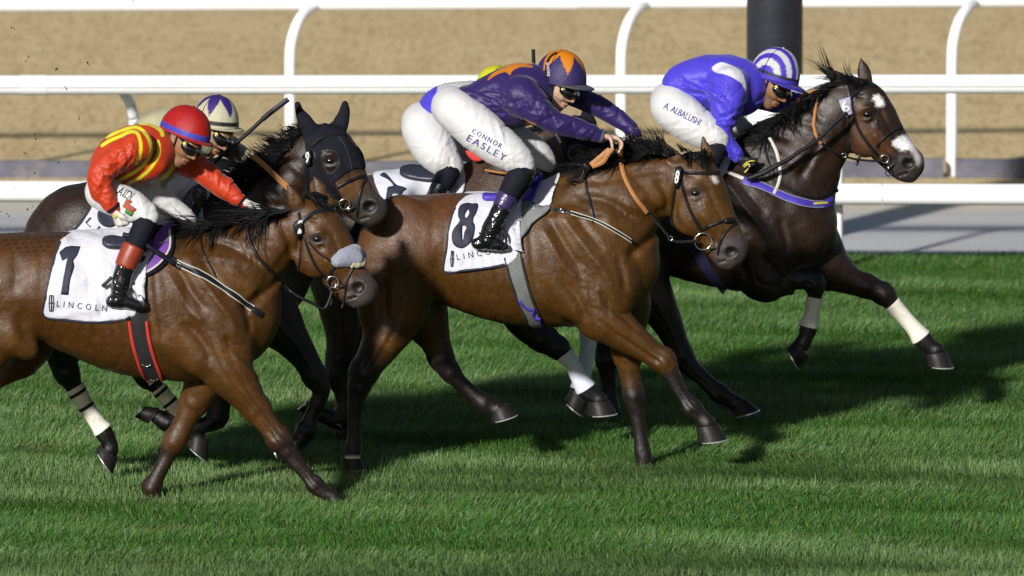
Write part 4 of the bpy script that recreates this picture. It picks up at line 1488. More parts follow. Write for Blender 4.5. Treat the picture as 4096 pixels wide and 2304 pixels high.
drape('buckle', [[(710, 1048), (728, 1056), (722, 1074), (704, 1064)], [(714, 1053), (723, 1057), (719, 1068), (710, 1063)]], B1, Y, -.2, M['metal'], bp1, off=0.012, grid=6)
strap('neck_strap', [(808, 925), (802, 960), (812, 1010), (832, 1050), (855, 1088), (862, 1112)], 8, B1, Y, -.2, M['leather'], R, off=0.005)
# bridle
br = strap('bridle', [(1196, 850), (1205, 900), (1222, 960), (1240, 1015), (1268, 1072), (1300, 1108), (1322, 1128)], 11, B1, Y, -.09, M['leather'], R, off=0.004, thick=0.005, mirror=Y)
strap('browband', [(1212, 886), (1232, 866), (1262, 850), (1300, 840), (1343, 840)], 17, B1, Y, -.09, M['leather'], br, off=0.004, thick=0.006, mirror=Y)
strap('throat_lash', [(1206, 930), (1204, 980), (1200, 1040), (1192, 1084)], 8, B1, Y, -.09, M['leather'], br, off=0.004, mirror=Y)
strap('cheek_strap', [(1236, 965), (1262, 1000), (1300, 1030), (1326, 1046)], 7, B1, Y, -.09, M['leather'], br, off=0.004)
strap('noseband', [(1350, 1052), (1330, 1080), (1318, 1112), (1316, 1150)], 15, B1, Y, -.08, M['leather'], br, off=0.004, mirror=Y)
strap('drop_strap', [(1416, 1066), (1400, 1092), (1386, 1130), (1382, 1170), (1376, 1205), (1368, 1232)], 9, B1, Y, -.08, M['leather'], br, off=0.004, mirror=Y)
tg = drape('number_tag', [[(1180, 892), (1196, 880), (1206, 884), (1220, 930), (1216, 944), (1192, 958), (1184, 950), (1172, 900)]], B1, Y, -.11, M['leather'], R, off=0.020, thick=0.006)
lettering('tag_figure', '1', (1190, 936), (1206, 932), 50, [bvh_of([v.co[:] for v in tg.data.vertices], [p.vertices[:] for p in tg.data.polygons])], Y, -.12, M['whiteplastic'], tg, off=0.002, slant=0.32, bold=0.025)
ring('bit_ring', 1330, 1128, 23, 3.2, Y, -.088, M['metal'], br)
cord('bit_bar', [(1340, 1140, -.09), (1372, 1146, -.07)], 5, None, Y, -.08, M['metal'], br)
cord('curb_strap', [(1322, 1150), (1324, 1180), (1328, 1210), (1322, 1222)], 6, B1, Y, -.07, M['leather'], br)
fn = None
def blob(name, Y, chains_, m, parent, h=0.006, rip=0.0, k=0.012, seed=1):
    cs = [chain(Y, c) for c in chains_]
    Ds = [dense(c) for c in cs]
    lo = np.min([(D[:, :3] - D[:, 3:].max(1)[:, None]).min(0) for D in Ds], axis=0) - 0.03
    hi = np.max([(D[:, :3] + D[:, 3:].max(1)[:, None]).max(0) for D in Ds], axis=0) + 0.03
    f = Field(lo, hi, h)
    for D in Ds: f.add(D, k, True)
    if rip: f.ripple(rip, 0.03, seed=seed)
    V, F = f.mesh()
    return mesh_np(name, V, F, m, parent)
blob('fleece_noseband', Y, [[(1352, 1048, 22, -.085, .04), (1375, 1028, 38, -.06, .05), (1405, 1018, 44, -.02, .06), (1425, 1025, 40, .03, .05), (1430, 1030, 34, .07, .04)],
                            [(1345, 1040, 22, -.09, .03), (1370, 1040, 28, -.085, .03), (1420, 1035, 34, -.055, .03)]], M['fleece'], br, rip=0.0008)
blob('fleece_tuft', Y, [[(1412, 1058, 13, -.075, .02), (1432, 1056, 15, -.06, .02), (1448, 1050, 15, -.04, .02), (1452, 1038, 12, -.03, .02)]], M['fleece_cream'], br, rip=0.003)
# reins
rn = cord('rein', [(985, 885, -.14), (996, 960), (1024, 1017), (1066, 1068), (1109, 1107), (1151, 1155), (1200, 1190, -.13), (1252, 1213, -.12), (1300, 1234, -.10), (1330, 1160, -.09)], 6.5, B1, Y, -.13, M['leather'], R, off=0.008)
mane('mane', R, Y, [(690, 915, -1, .10, 150), (800, 918, -1, .02, 190), (900, 898, -1, .02, 200), (1000, 875, -1, -.05, 190), (1090, 852, -1, -.12, 160), (1180, 838, -1, -.25, 120)], 420, rad=3.0, spread=.20, dyr=(-.09, .05), droop=.22, seed=1, over=H1['bvh'])
mane('mane', R, Y, [(820, 915, -.9, .5, 120), (950, 885, -.8, .55, 130), (1060, 860, -.8, .5, 110), (1140, 845, -.9, .4, 80)], 200, rad=3.0, spread=.3, dyr=(-.12, -.05), droop=.3, seed=2, over=H1['bvh'])
mane('forelock', R, Y, [(1215, 790, .8, -.2, 70), (1245, 775, .9, 0.1, 75), (1275, 785, .9, .4, 60)], 130, rad=2.6, spread=.35, dyr=(-.05, .04), droop=.5, seed=3, over=H1['bvh'])

# ---------------------------------------------------------------- horse with black hood, number 9
H9 = horse('h9', 'dark brown horse in a black hood with ears, number 9 on its bridle', -.42, dict(
    at=700, coat=s2l(40, 27, 18), light=s2l(57, 40, 28), points=s2l(15, 12, 12),
    trunk=[
        [(240, 1010, 150, 0, .20), (330, 955, 222, 0, .26), (480, 975, 232, 0, .27), (620, 1005, 248, 0, .28), (780, 1030, 275, 0, .28), (920, 1050, 285, 0, .26), (1010, 1085, 225, 0, .22)],
        [(1010, 985, 265, 0, .21), (1060, 950, 245, 0, .19), (1122, 857, 196, 0, .15), (1170, 775, 150, 0, .12), (1212, 695, 122, 0, .105), (1262, 612, 98, 0, .10)],
        [(1080, 1120, 140, 0, .18)],
        [(860, 850, 95, 0, .07), (940, 830, 85, 0, .06)],
    ],
    head=[
        [(1290, 580, 84, 0, .095), (1328, 612, 100, 0, .11), (1352, 672, 106, 0, .11), (1385, 735, 92, 0, .09), (1425, 785, 78, 0, .075), (1465, 822, 68, 0, .065), (1482, 835, 63, 0, .062)],
        [(1418, 622, 24, .05, .035), (1424, 640, 26, .05, .035), (1426, 660, 22, .05, .03)],
        [(1300, 725, 92, -.04, .055), (1300, 740, 90, -.04, .055)],
        [(1300, 725, 92, .04, .055), (1300, 740, 90, .04, .055)],
        [(1460, 865, 36, 0, .05), (1480, 872, 32, 0, .045)],
        [(1492, 835, 52, 0, .055), (1500, 850, 42, 0, .05)],
        [(1375, 800, 45, 0, .055), (1432, 855, 32, 0, .045)],
    ],
    ears=[[(1255, 545, 36, -.05, .026), (1225, 498, 30, -.06, .022), (1200, 455, 18, -.06, .016), (1190, 418, 7, -.06, .010)],
          [(1345, 520, 34, .05, .026), (1366, 485, 26, .055, .022), (1378, 448, 17, .06, .016), (1380, 412, 6, .06, .009)]],
    bulges=[
        ([(1305, 622, 22, -.095, .02), (1330, 622, 20, -.10, .02)], 0.02),
        ([(330, 900, 120, -.15, .10), (420, 1000, 120, -.17, .10)], 0.06),
        ([(1465, 815, 26, -.058, .014), (1488, 815, 26, -.058, .014)], 0.015),
        ([(1110, 790, 50, -.11, .05), (1190, 690, 40, -.08, .04)], 0.05),
    ],
    dents=[
        ([(1476, 830, 26, -.076, .030), (1486, 826, 21, -.072, .026)], 0.008),
        ([(1335, 690, 14, -.115, .016)], 0.02),
        ([(1440, 880, 5, -.055, .02), (1472, 868, 4, -.058, .02)], 0.006),
        ([(1225, 800, 18, -.13, .03), (1180, 900, 18, -.17, .03)], 0.05),
    ],
    legs=[
        dict(dy=-.14, dark=1, pts=[(1020, 1180, 150), (1080, 1260, 120), (1150, 1340, 80), (1215, 1425, 57), (1258, 1505, 48), (1285, 1560, 37), (1270, 1615, 31), (1245, 1670, 30), (1226, 1722, 39), (1198, 1762, 34), (1160, 1790, 32)]),
        dict(dy=.12, dark=1, pts=[(960, 1200, 150), (920, 1320, 115), (892, 1450, 76), (880, 1570, 52), (868, 1668, 43), (820, 1698, 32), (740, 1694, 28), (670, 1690, 36), (632, 1668, 30)]),
        dict(dy=-.13, dark=1, pts=[(330, 1100, 190), (300, 1230, 150), (265, 1340, 105), (250, 1440, 60), (268, 1492, 50), (298, 1550, 35), (345, 1626, 28), (390, 1692, 29), (412, 1722, 37), (440, 1775, 31), (440, 1800, 34)],
             bandage=[(5, 8, 'bandage', .007, [(.12, .17), (.42, .47)])]),
        dict(dy=.13, dark=1, pts=[(450, 1150, 160), (500, 1330, 105), (555, 1445, 60), (590, 1510, 44), (632, 1552, 29), (668, 1595, 27), (704, 1640, 29), (742, 1692, 35), (775, 1735, 31), (795, 1765, 34)],
             bandage=[(4, 7, 'bandage', .007, [(.10, .16), (.42, .48)])]),
    ],
    hooves=[(-.13, (472, 1828), (452, 1894), (384, 1796), (398, 1778)), (.13, (834, 1752), (832, 1846), (750, 1778), (762, 1738)),
            (.12, (592, 1694), (540, 1668), (578, 1624), (640, 1632)), (-.14, (1160, 1818), (1112, 1834), (1096, 1796), (1150, 1770))],
    eyes=[(1320, 645)],
    paint=[
        ('poly', [(1420, 800), (1500, 730), (1570, 810), (1530, 910), (1450, 930), (1420, 880)], s2l(56, 50, 46), 50),
        ('line', [(1476, 826), (1482, 830)], s2l(12, 9, 9), 14, 22),
        ('line', [(1310, 642), (1330, 650)], s2l(38, 28, 24), 16, 22),
        ('poly', [(1245, 735), (1280, 720), (1320, 780), (1330, 850), (1260, 820)], s2l(110, 78, 44), 30),
        ('poly', [(1345, 735), (1450, 690), (1480, 740), (1400, 800), (1350, 800)], s2l(92, 62, 36), 40),
    ]))
Y = -.42; R = H9['root']; B9 = [H9['bvh']]
hood_poly = smooth_poly([(1180, 395), (1215, 425), (1270, 500), (1300, 490), (1330, 495), (1372, 400), (1400, 410), (1395, 500), (1385, 545), (1425, 585), (1458, 600), (1462, 650), (1460, 676), (1430, 674), (1390, 692), (1350, 722), (1340, 740), (1370, 790), (1330, 795), (1290, 745), (1262, 715), (1240, 735), (1236, 790), (1222, 790), (1220, 700), (1222, 600), (1210, 540), (1185, 470)], 3)
eye_hole = smooth_poly([(1284, 612), (1300, 600), (1325, 600), (1350, 615), (1357, 645), (1345, 675), (1318, 695), (1298, 672), (1285, 640)], 3)
def hood_cut(o, V, F, hole, Yc, m, parent, name):
    px, py = mpx(V, Yc)
    keepv = polydist(px, py, hole) > 0
    keepv |= V[:, 1] > Yc
    keep = keepv[F].all(1)
    V2, F2 = compact(V, F[keep])
    bpy.data.objects.remove(o)
    return mesh_np(name, V2, F2, m, parent), V2, F2
res = garment('hood', H9['fld'], Y, [hood_poly], 0.007, M['hood'], R, ripple=0.0015, seed=6, wl=0.08)
hood9, Vh, Fh = hood_cut(*res, eye_hole, Y, M['hood'], R, 'hood')
B9h = [bvh_of(Vh, Fh), H9['bvh']]
M['seam'] = mat('hood_seam', (0.016, 0.016, 0.026), rough=0.7)
strap('seam', [(1352, 545), (1378, 580), (1398, 630), (1408, 682)], 4, B9h, Y, -.08, M['seam'], hood9, off=.001, thick=.0015)
strap('seam', [(1286, 610), (1325, 598), (1352, 615), (1359, 645), (1346, 677), (1318, 697), (1297, 674), (1283, 640), (1286, 610)], 5, B9h, Y, -.1, M['seam'], hood9, off=.001, thick=.002)
br = strap('bridle', [(1240, 560), (1252, 600), (1268, 640), (1292, 695), (1318, 745), (1345, 780), (1366, 806)], 12, B9h, Y, -.1, M['leather'], R, off=0.004, thick=0.005, mirror=Y)
strap('browband', [(1250, 584), (1272, 562), (1302, 546), (1340, 536), (1376, 540)], 13, B9h, Y, -.1, M['leather'], br, off=0.005, thick=0.006)
strap('cheek_strap', [(1256, 622), (1272, 668), (1296, 718), (1318, 752), (1340, 775)], 7, B9h, Y, -.1, M['leather'], br, off=0.006)
strap('noseband', [(1350, 748), (1378, 732), (1412, 716), (1440, 706), (1462, 704)], 13, B9h, Y, -.09, M['leather'], br, off=0.005, thick=0.005)
strap('drop_strap', [(1462, 712), (1446, 745), (1436, 790), (1430, 838), (1428, 868)], 11, B9h, Y, -.08, M['leather'], br, off=0.005)
strap('chin_strap', [(1322, 822), (1350, 822), (1372, 818)], 12, B9h, Y, -.09, M['leather'], br, off=0.005)
tg = drape('number_tag', [[(1231, 602), (1246, 600), (1244, 640), (1236, 660), (1219, 664), (1224, 620)]], B9h, Y, -.12, M['leather'], R, off=0.020, thick=0.006)
lettering('tag_figure', '9', (1221, 654), (1236, 652), 46, [bvh_of([v.co[:] for v in tg.data.vertices], [p.vertices[:] for p in tg.data.polygons])], Y, -.12, M['whiteplastic'], tg, off=0.002, slant=0.16, bold=0.025)
ring('bit_ring', 1378, 817, 21, 3.2, Y, -.095, M['metal'], br, squash=1.0)
cord('bit_bar', [(1392, 838, -.095), (1420, 828, -.075)], 3.5, None, Y, -.08, M['metal'], br)
rn9 = strap('rein', [(1010, 622, -.17), (1060, 664, -.16), (1110, 712, -.16), (1158, 758, -.16), (1176, 800, -.17), (1192, 846, -.19)], 22, None, Y, -.15, M['tan'], R, thick=0.004)
mane('mane', R, Y, [(930, 735, -1, .05, 130), (1010, 695, -1, -.15, 130), (1090, 650, -1, -.25, 120), (1140, 605, -1, -.45, 110), (1185, 555, -.85, -.45, 90), (1212, 520, -.85, -.55, 60)], 560, rad=2.5, spread=.40, dyr=(-.06, .05), droop=.25, seed=5, over=H9['bvh'])
mane('mane', R, Y, [(930, 735, -1, -.05, 110), (1010, 690, -1, -.15, 120), (1090, 642, -.95, -.25, 120), (1150, 592, -.9, -.35, 110), (1205, 525, -.8, -.3, 70)], 420, rad=4.0, spread=.20, dyr=(-.07, .05), droop=.25, seed=42, jit=9)
mane('mane', R, Y, [(900, 745, -1, .45, 130), (1000, 700, -.9, .5, 120), (1080, 665, -.9, .45, 100), (1140, 615, -.9, .4, 80)], 220, rad=2.8, spread=.3, dyr=(-.14, -.06), droop=.3, seed=6, over=H9['bvh'])
mane('tail', R, Y, [(150, 870, -.6, .8, 140), (125, 920, -.6, .8, 140)], 90, rad=3.0, spread=.15, dyr=(-.03, .03), seed=7)
res = garment('saddle_cloth', H9['fld'], Y, [smooth_poly([(372, 815), (420, 775), (560, 745), (780, 745), (800, 1000), (600, 1060), (420, 1030), (295, 925), (330, 880)], 3)], 0.014, M['cloth'], R, ripple=0.004, seed=5, wl=0.15)
cl9 = res[0]; B9c = [bvh_of(res[1], res[2])]
drape('number_figure', [smooth_poly([(392, 846), (420, 842), (470, 850), (478, 885), (450, 908), (415, 905), (392, 880)], 3)], B9c, Y, -.25, M['ink'], cl9, off=0.003)
lettering('lettering', 'LI', (340, 890), (382, 930), 30, B9c, Y, -.25, M['ink'], cl9, track=1.4)
strap('trim', [(372, 815), (330, 882), (297, 925), (340, 960), (420, 1032)], 12, B9c, Y, -.25, M['trim'], cl9, off=0.002)

# ---------------------------------------------------------------- horse with cloth 8 (middle)
H8 = horse('h8', 'bay horse with number 8 cloth and grey girth in the middle', 0.0, dict(
    at=1950, coat=s2l(70, 44, 13), light=s2l(106, 71, 25), points=s2l(27, 21, 19),
    trunk=[
        [(1560, 1010, 140, 0, .20), (1605, 978, 188, 0, .25), (1720, 985, 208, 0, .275), (1850, 1003, 232, 0, .285), (1980, 1030, 249, 0, .295), (2100, 1045, 261, 0, .295),
         (2230, 1030, 280, 0, .28), (2340, 1022, 284, 0, .25), (2400, 1040, 240, 0, .22)],
        [(2380, 900, 240, 0, .21), (2430, 850, 222, 0, .19), (2500, 795, 165, 0, .145), (2575, 760, 143, 0, .12), (2645, 748, 130, 0, .105), (2705, 738, 112, 0, .10)],
        [(2440, 1085, 140, 0, .20), (2440, 1110, 138, 0, .20)],
        [(2190, 830, 95, 0, .07), (2270, 800, 95, 0, .06)],
    ],
    head=[
        [(2740, 720, 84, 0, .09), (2795, 725, 92, 0, .10), (2818, 790, 98, 0, .104), (2845, 855, 90, 0, .088), (2880, 915, 80, 0, .072), (2910, 970, 70, 0, .062), (2920, 1000, 64, 0, .058)],
        [(2762, 845, 84, -.045, .05), (2768, 858, 86, -.045, .05)],
        [(2762, 845, 84, .045, .05), (2768, 858, 86, .045, .05)],
        [(2895, 1040, 36, 0, .05), (2912, 1050, 30, 0, .045)],
        [(2935, 985, 52, 0, .055), (2940, 1012, 42, 0, .05)],
        [(2810, 930, 46, 0, .055), (2868, 1015, 32, 0, .045)],
    ],
    ears=[[(2728, 662, 30, -.045, .022), (2700, 632, 29, -.055, .018), (2676, 600, 18, -.06, .014), (2656, 574, 6, -.06, .008)],
          [(2832, 650, 30, .045, .022), (2828, 610, 27, .05, .018), (2818, 578, 15, .05, .013), (2812, 548, 5, .05, .008)]],
    bulges=[
        ([(2762, 750, 22, -.09, .02), (2790, 745, 22, -.095, .02)], 0.02),
        ([(2270, 900, 60, -.20, .05), (2350, 1000, 78, -.20, .065), (2420, 1130, 84, -.19, .07)], 0.05),
        ([(2200, 1130, 90, -.19, .09), (2310, 1200, 84, -.19, .09)], 0.06),
        ([(2520, 820, 50, -.13, .05), (2620, 790, 42, -.09, .04)], 0.05),
        ([(2470, 1050, 60, -.17, .07), (2490, 1150, 60, -.14, .07)], 0.04),
        ([(2905, 990, 24, -.052, .014), (2928, 1000, 24, -.052, .014)], 0.015),
        ([(2815, 830, 11, -.085, .015), (2890, 920, 10, -.066, .012)], 0.015),
        ([(1600, 900, 120, -.15, .10), (1640, 1030, 120, -.17, .10)], 0.06),
    ],
    dents=[
        ([(2922, 1012, 24, -.070, .030), (2932, 1008, 19, -.066, .026)], 0.008),
        ([(2795, 800, 12, -.105, .014)], 0.015),
        ([(2660, 890, 18, -.14, .03), (2600, 960, 18, -.18, .03), (2540, 1000, 14, -.21, .03)], 0.04),
        ([(2875, 1050, 5, -.05, .02), (2900, 1042, 4, -.055, .02)], 0.006),
        ([(2700, 625, 12, -.082, .012), (2682, 603, 8, -.080, .012)], 0.006),
    ],
    legs=[
        dict(dy=-.15, dark=6, pts=[(2360, 1020, 150), (2395, 1130, 158), (2405, 1250, 112), (2452, 1298, 86), (2530, 1357, 66), (2600, 1407, 51), (2652, 1443, 50), (2688, 1498, 34), (2720, 1560, 28), (2745, 1600, 30), (2768, 1632, 37), (2803, 1666, 31), (2826, 1692, 38)]),
        dict(dy=.13, dark=4, pts=[(2440, 1110, 150), (2480, 1210, 125), (2500, 1330, 80), (2511, 1420, 57), (2520, 1500, 41), (2535, 1582, 42), (2548, 1655, 31), (2560, 1735, 28), (2570, 1800, 33), (2577, 1845, 34)]),
        dict(dy=-.14, dark=3, pts=[(1600, 1040, 180), (1585, 1130, 165), (1570, 1230, 140), (1545, 1332, 96), (1498, 1420, 68), (1456, 1488, 57), (1436, 1548, 44), (1422, 1620, 32), (1418, 1718, 28), (1415, 1785, 33), (1411, 1825, 33)]),
        dict(dy=.14, dark=2, pts=[(1640, 1150, 150), (1692, 1262, 102), (1735, 1350, 66), (1765, 1430, 51), (1802, 1488, 40), (1850, 1540, 32), (1900, 1585, 32), (1935, 1612, 37), (1968, 1630, 33), (1990, 1640, 36)]),
    ],
    hooves=[(-.15, (2870, 1693), (2908, 1755), (2792, 1768), (2783, 1706)), (.13, (2612, 1850), (2626, 1888), (2550, 1888), (2546, 1850)),
            (-.14, (1446, 1832), (1460, 1876), (1378, 1876), (1376, 1832)), (.14, (2032, 1614), (2068, 1658), (1966, 1686), (1962, 1640))],
    eyes=[(2781, 774)],
    paint=[
        ('poly', [(2862, 985), (2945, 930), (3005, 990), (2990, 1070), (2900, 1110), (2850, 1070)], s2l(62, 55, 54), 44),
        ('line', [(2928, 1010), (2934, 1014)], s2l(14, 10, 10), 14, 22),
        ('line', [(2772, 770), (2792, 778)], s2l(62, 52, 50), 22, 22),
        ('line', [(2785, 800), (2795, 835)], s2l(74, 64, 62), 26, 12),
        ('poly', [(2842, 704), (2862, 706), (2872, 728), (2866, 736), (2850, 722)], s2l(190, 184, 180), 10),
        ('line', [(2250, 690), (2450, 660), (2540, 622), (2690, 616)], s2l(30, 22, 18), 40, 6),
        ('line', [(2875, 1048), (2902, 1042)], s2l(22, 16, 16), 6, 3),
        ('line', [(1376, 1836), (1446, 1836)], s2l(215, 205, 180), 10, 12),
        ('poly', [(1440, 900), (1620, 780), (1800, 760), (1880, 790), (1880, 900), (1700, 1000), (1480, 1080)], s2l(84, 52, 28), 120, 0, None, 0.8),
    ]))
Y = 0.0; R = H8['root']; B8 = [H8['bvh']]
res = garment('saddle_cloth', H8['fld'], Y, [smooth_poly([(1822, 830), (1850, 795), (1880, 778), (1960, 770), (2060, 760), (2160, 700), (2225, 668), (2240, 700), (2214, 770), (2198, 825), (2140, 835), (2060, 900), (2060, 960), (2075, 1010), (2035, 1060), (1950, 1074), (1778, 1086), (1784, 1010), (1795, 930)], 3)],
              0.013, M['cloth'], R, ripple=0.004, seed=8, wl=0.15)
cl8 = res[0]; B8c = [bvh_of(res[1], res[2]), H8['bvh']]
strap('trim', [(1822, 832), (1800, 900), (1786, 1000), (1778, 1086), (1860, 1082), (1950, 1072), (2020, 1058)], 10, B8c, Y, -.29, M['trim'], cl8, off=0.002)
drape('number_figure', [smooth_poly([(1846, 820), (1870, 814), (1890, 817), (1905, 815), (1912, 825), (1904, 852), (1894, 870), (1892, 888), (1899, 902), (1898, 930), (1890, 955), (1872, 980), (1846, 992), (1818, 982), (1807, 955), (1812, 920), (1838, 886), (1832, 865), (1834, 838)], 3),
                        smooth_poly([(1873, 838), (1877, 856), (1864, 874), (1858, 862), (1864, 848)], 2), [(1848, 904), (1860, 903), (1866, 912), (1857, 930), (1853, 958), (1848, 958), (1846, 925)]],
      B8c, Y, -.29, M['ink'], cl8, off=0.003)
lettering('lettering', 'LINCOLN', (1829, 1040), (2024, 1008), 24, B8c, Y, -.29, M['ink'], cl8, track=1.9)
drape('emblem', [[(1804, 1003), (1814, 1003), (1816, 1035), (1812, 1066), (1803, 1066), (1801, 1035)], [(1806, 1006), (1808, 1006), (1808, 1033), (1803.5, 1033)], [(1810.5, 1006), (1812.5, 1006), (1814, 1033), (1810.5, 1033)], [(1803.5, 1036), (1808, 1036), (1808, 1063), (1805, 1063)], [(1810.5, 1036), (1814, 1036), (1811.5, 1063), (1810.5, 1063)]], B8c, Y, -.29, M['ink'], cl8, grid=5)
fl = drape('saddle_flap', [smooth_poly([(2168, 692), (2140, 706), (2115, 760), (2082, 812), (2126, 812), (2150, 760), (2172, 715)], 3)], B8c, Y, -.28, M['bluestrap'], R, off=0.012, thick=0.005)
drape('saddle_flap', [smooth_poly([(2088, 820), (2150, 826), (2205, 838), (2130, 900), (2082, 960), (2078, 900)], 3)], B8c, Y, -.29, M['greyflap'], R, off=0.022, thick=0.005)
drape('cloth_lapel', [smooth_poly([(2034, 830), (2070, 812), (2090, 818), (2082, 880), (2078, 960), (2084, 1005), (2066, 1006), (2040, 990), (2022, 950), (2010, 900), (2022, 860)], 3)], B8c, Y, -.3, M['cloth'], cl8, off=0.030, thick=0.004)
drape('saddle', [smooth_poly([(1928, 792), (1945, 788), (1990, 790), (2060, 770), (2060, 800), (1960, 806), (1936, 804)], 3)], B8c, Y, -.25, M['bluestrap'], R, off=0.018, thick=0.012)
gi = strap('girth', [(2050, 1010), (2062, 1080), (2090, 1180), (2124, 1262), (2158, 1304)], 58, B8, Y, -.29, M['greygirth'], R, off=0.006, thick=0.006, mirror=Y)
strap('girth_edge', [(2082, 1030), (2098, 1090), (2124, 1180), (2160, 1270), (2180, 1302)], 10, B8, Y, -.29, M['blackgirth'], gi, off=0.009)
strap('girth_edge', [(2020, 1030), (2040, 1110), (2070, 1200), (2108, 1280)], 8, B8, Y, -.29, M['blackgirth'], gi, off=0.009)
cord('girth_lace', [(2078, 1196), (2095, 1222), (2112, 1230), (2140, 1236), (2128, 1250), (2142, 1268), (2160, 1266), (2156, 1278), (2170, 1296)], 5.5, B8, Y, -.29, M['bluestrap'], gi, off=0.014)
bp8 = strap('breast_strap', [(2130, 820), (2190, 834), (2245, 846), (2310, 862), (2400, 892), (2480, 938), (2535, 972)], 11, B8c, Y, -.24, M['leather'], R, off=0.006)
for o_ in (-6, 6):
    strap('strap_edging', [(2282, 853 + o_), (2340, 868 + o_), (2420, 900 + o_), (2490, 942 + o_), (2522, 964 + o_)], 3.6, B8, Y, -.22, M['creamstrap'], bp8, off=0.008, thick=0.002)
drape('buckle', [[(2238, 838), (2262, 842), (2258, 856), (2234, 851)], [(2243, 842), (2256, 844), (2254, 851), (2240, 848)]], B8, Y, -.24, M['metal'], bp8, off=0.012, grid=6)
strap('neck_strap', [(2338, 700), (2344, 740), (2354, 790), (2366, 840), (2374, 872), (2368, 890)], 13, B8, Y, -.2, M['leather'], R, off=0.006)
br = strap('bridle', [(2716, 665), (2722, 700), (2730, 745), (2742, 790), (2760, 840), (2782, 885), (2806, 925)], 12, B8, Y, -.1, M['leather'], R, off=0.004, thick=0.005, mirror=Y)
strap('browband', [(2722, 690), (2760, 690), (2800, 694), (2850, 695), (2876, 690)], 14, B8, Y, -.1, M['leather'], br, off=0.004, thick=0.006)
strap('cheek_strap', [(2700, 740), (2694, 780), (2686, 830), (2684, 885), (2694, 905)], 7, B8, Y, -.1, M['leather'], br, off=0.004)
strap('noseband', [(2806, 918), (2838, 904), (2870, 892), (2905, 880), (2940, 880)], 12, B8, Y, -.09, M['leather'], br, off=0.004, thick=0.005)
strap('drop_strap', [(2946, 892), (2916, 912), (2890, 945), (2878, 980), (2870, 1020)], 10, B8, Y, -.08, M['leather'], br, off=0.004)
blob('nose_pad', Y, [[(2905, 884, 12, -.07, .02), (2930, 882, 15, -.03, .03), (2944, 890, 15, .02, .03)]], M['leather'], br)
tg = drape('number_tag', [[(2704, 674), (2728, 674), (2724, 700), (2716, 748), (2694, 748), (2696, 720)]], B8, Y, -.12, M['leather'], R, off=0.020, thick=0.006)
lettering('tag_figure', '8', (2696, 734), (2712, 734), 52, [bvh_of([v.co[:] for v in tg.data.vertices], [p.vertices[:] for p in tg.data.polygons])], Y, -.12, M['whiteplastic'], tg, off=0.002, slant=0.16, bold=0.025)
ring('bit_ring', 2812, 966, 34, 3.0, Y, -.085, M['metal'], br)
cord('bit_bar', [(2830, 992, -.085), (2858, 992, -.065)], 4.5, None, Y, -.08, M['metal'], br)
ring('martingale_ring', 2682, 954, 9, 2.5, Y, -.13, M['metal'], br)
rn8 = strap('rein', [(2484, 600, -.17), (2482, 640), (2490, 690), (2512, 745), (2545, 800), (2585, 848)], 17, B8, Y, -.15, M['tan'], R, off=0.012, thick=0.004)
strap('rein_end', [(2590, 848, -.14), (2640, 905, -.14), (2684, 955, -.13), (2720, 968, -.12), (2790, 962, -.1)], 11, None, Y, -.13, M['leather'], R)
rl = strap('rein_loop', [(2364, 662, -.15), (2400, 632, -.16), (2440, 598, -.17)], 24, None, Y, -.15, M['tan'], R, thick=0.006)
strap('rein_loop', [(2368, 666, -.16), (2410, 650, -.18), (2430, 620, -.18), (2452, 592, -.18)], 16, None, Y, -.16, M['tan'], R, thick=0.005)
blob('rein_knot', Y, [[(2340, 660, 12, -.15, .02), (2352, 672, 13, -.15, .02)]], M['leather'], R)
cord('rein_tail', [(2336, 676, -.16), (2328, 712, -.17), (2298, 722, -.17), (2272, 708, -.17), (2266, 722, -.17), (2290, 732, -.17)], 4, None, Y, -.16, M['leather'], R)
mane('mane', R, Y, [(2400, 655, -1, -.05, 150), (2490, 640, -.95, -.45, 170), (2560, 622, -.85, -.62, 190), (2640, 618, -.80, -.70, 175), (2700, 626, -.75, -.75, 110)], 900, rad=2.8, spread=.30, dyr=(-.07, .05), droop=.38, seed=11, over=H8['bvh'])
mane('mane', R, Y, [(2420, 652, -1, -.05, 110), (2500, 632, -1, -.25, 130), (2580, 615, -.95, -.35, 140), (2650, 610, -.95, -.35, 130), (2700, 622, -.9, -.3, 90)], 500, rad=4.2, spread=.16, dyr=(-.07, .05), droop=.2, seed=41, jit=10)
mane('mane', R, Y, [(2330, 672, -1, .02, 130), (2420, 655, -1, .05, 160), (2520, 640, -1, .15, 150)], 220, rad=2.8, spread=.16, dyr=(-.09, .02), droop=.12, seed=12, over=H8['bvh'])
mane('mane', R, Y, [(2440, 640, -.6, .5, 60), (2520, 640, -.7, .3, 80), (2600, 612, -.7, -.2, 80), (2640, 612, -.7, -.4, 60)], 200, rad=3.0, spread=.4, dyr=(-.11, -.05), droop=.3, seed=13, over=H8['bvh'])
mane('forelock', R, Y, [(2720, 628, .9, -.1, 60), (2760, 612, .9, .1, 70), (2800, 615, .7, .5, 60), (2815, 600, .4, .9, 50)], 150, rad=2.6, spread=.35, dyr=(-.05, .05), droop=.4, seed=14, over=H8['bvh'])
mane('forelock', R, Y, [(2690, 612, .8, -.6, 60), (2780, 598, -.8, -.5, 50)], 22, rad=2.2, spread=.4, dyr=(-.03, .03), droop=.4, seed=15, wave=.3, over=H8['bvh'])
mane('tail', R, Y, [(1440, 880, -.4, .9, 150), (1452, 900, -.4, .9, 160)], 120, rad=3.2, spread=.14, dyr=(-.05, .05), droop=.1, seed=16)

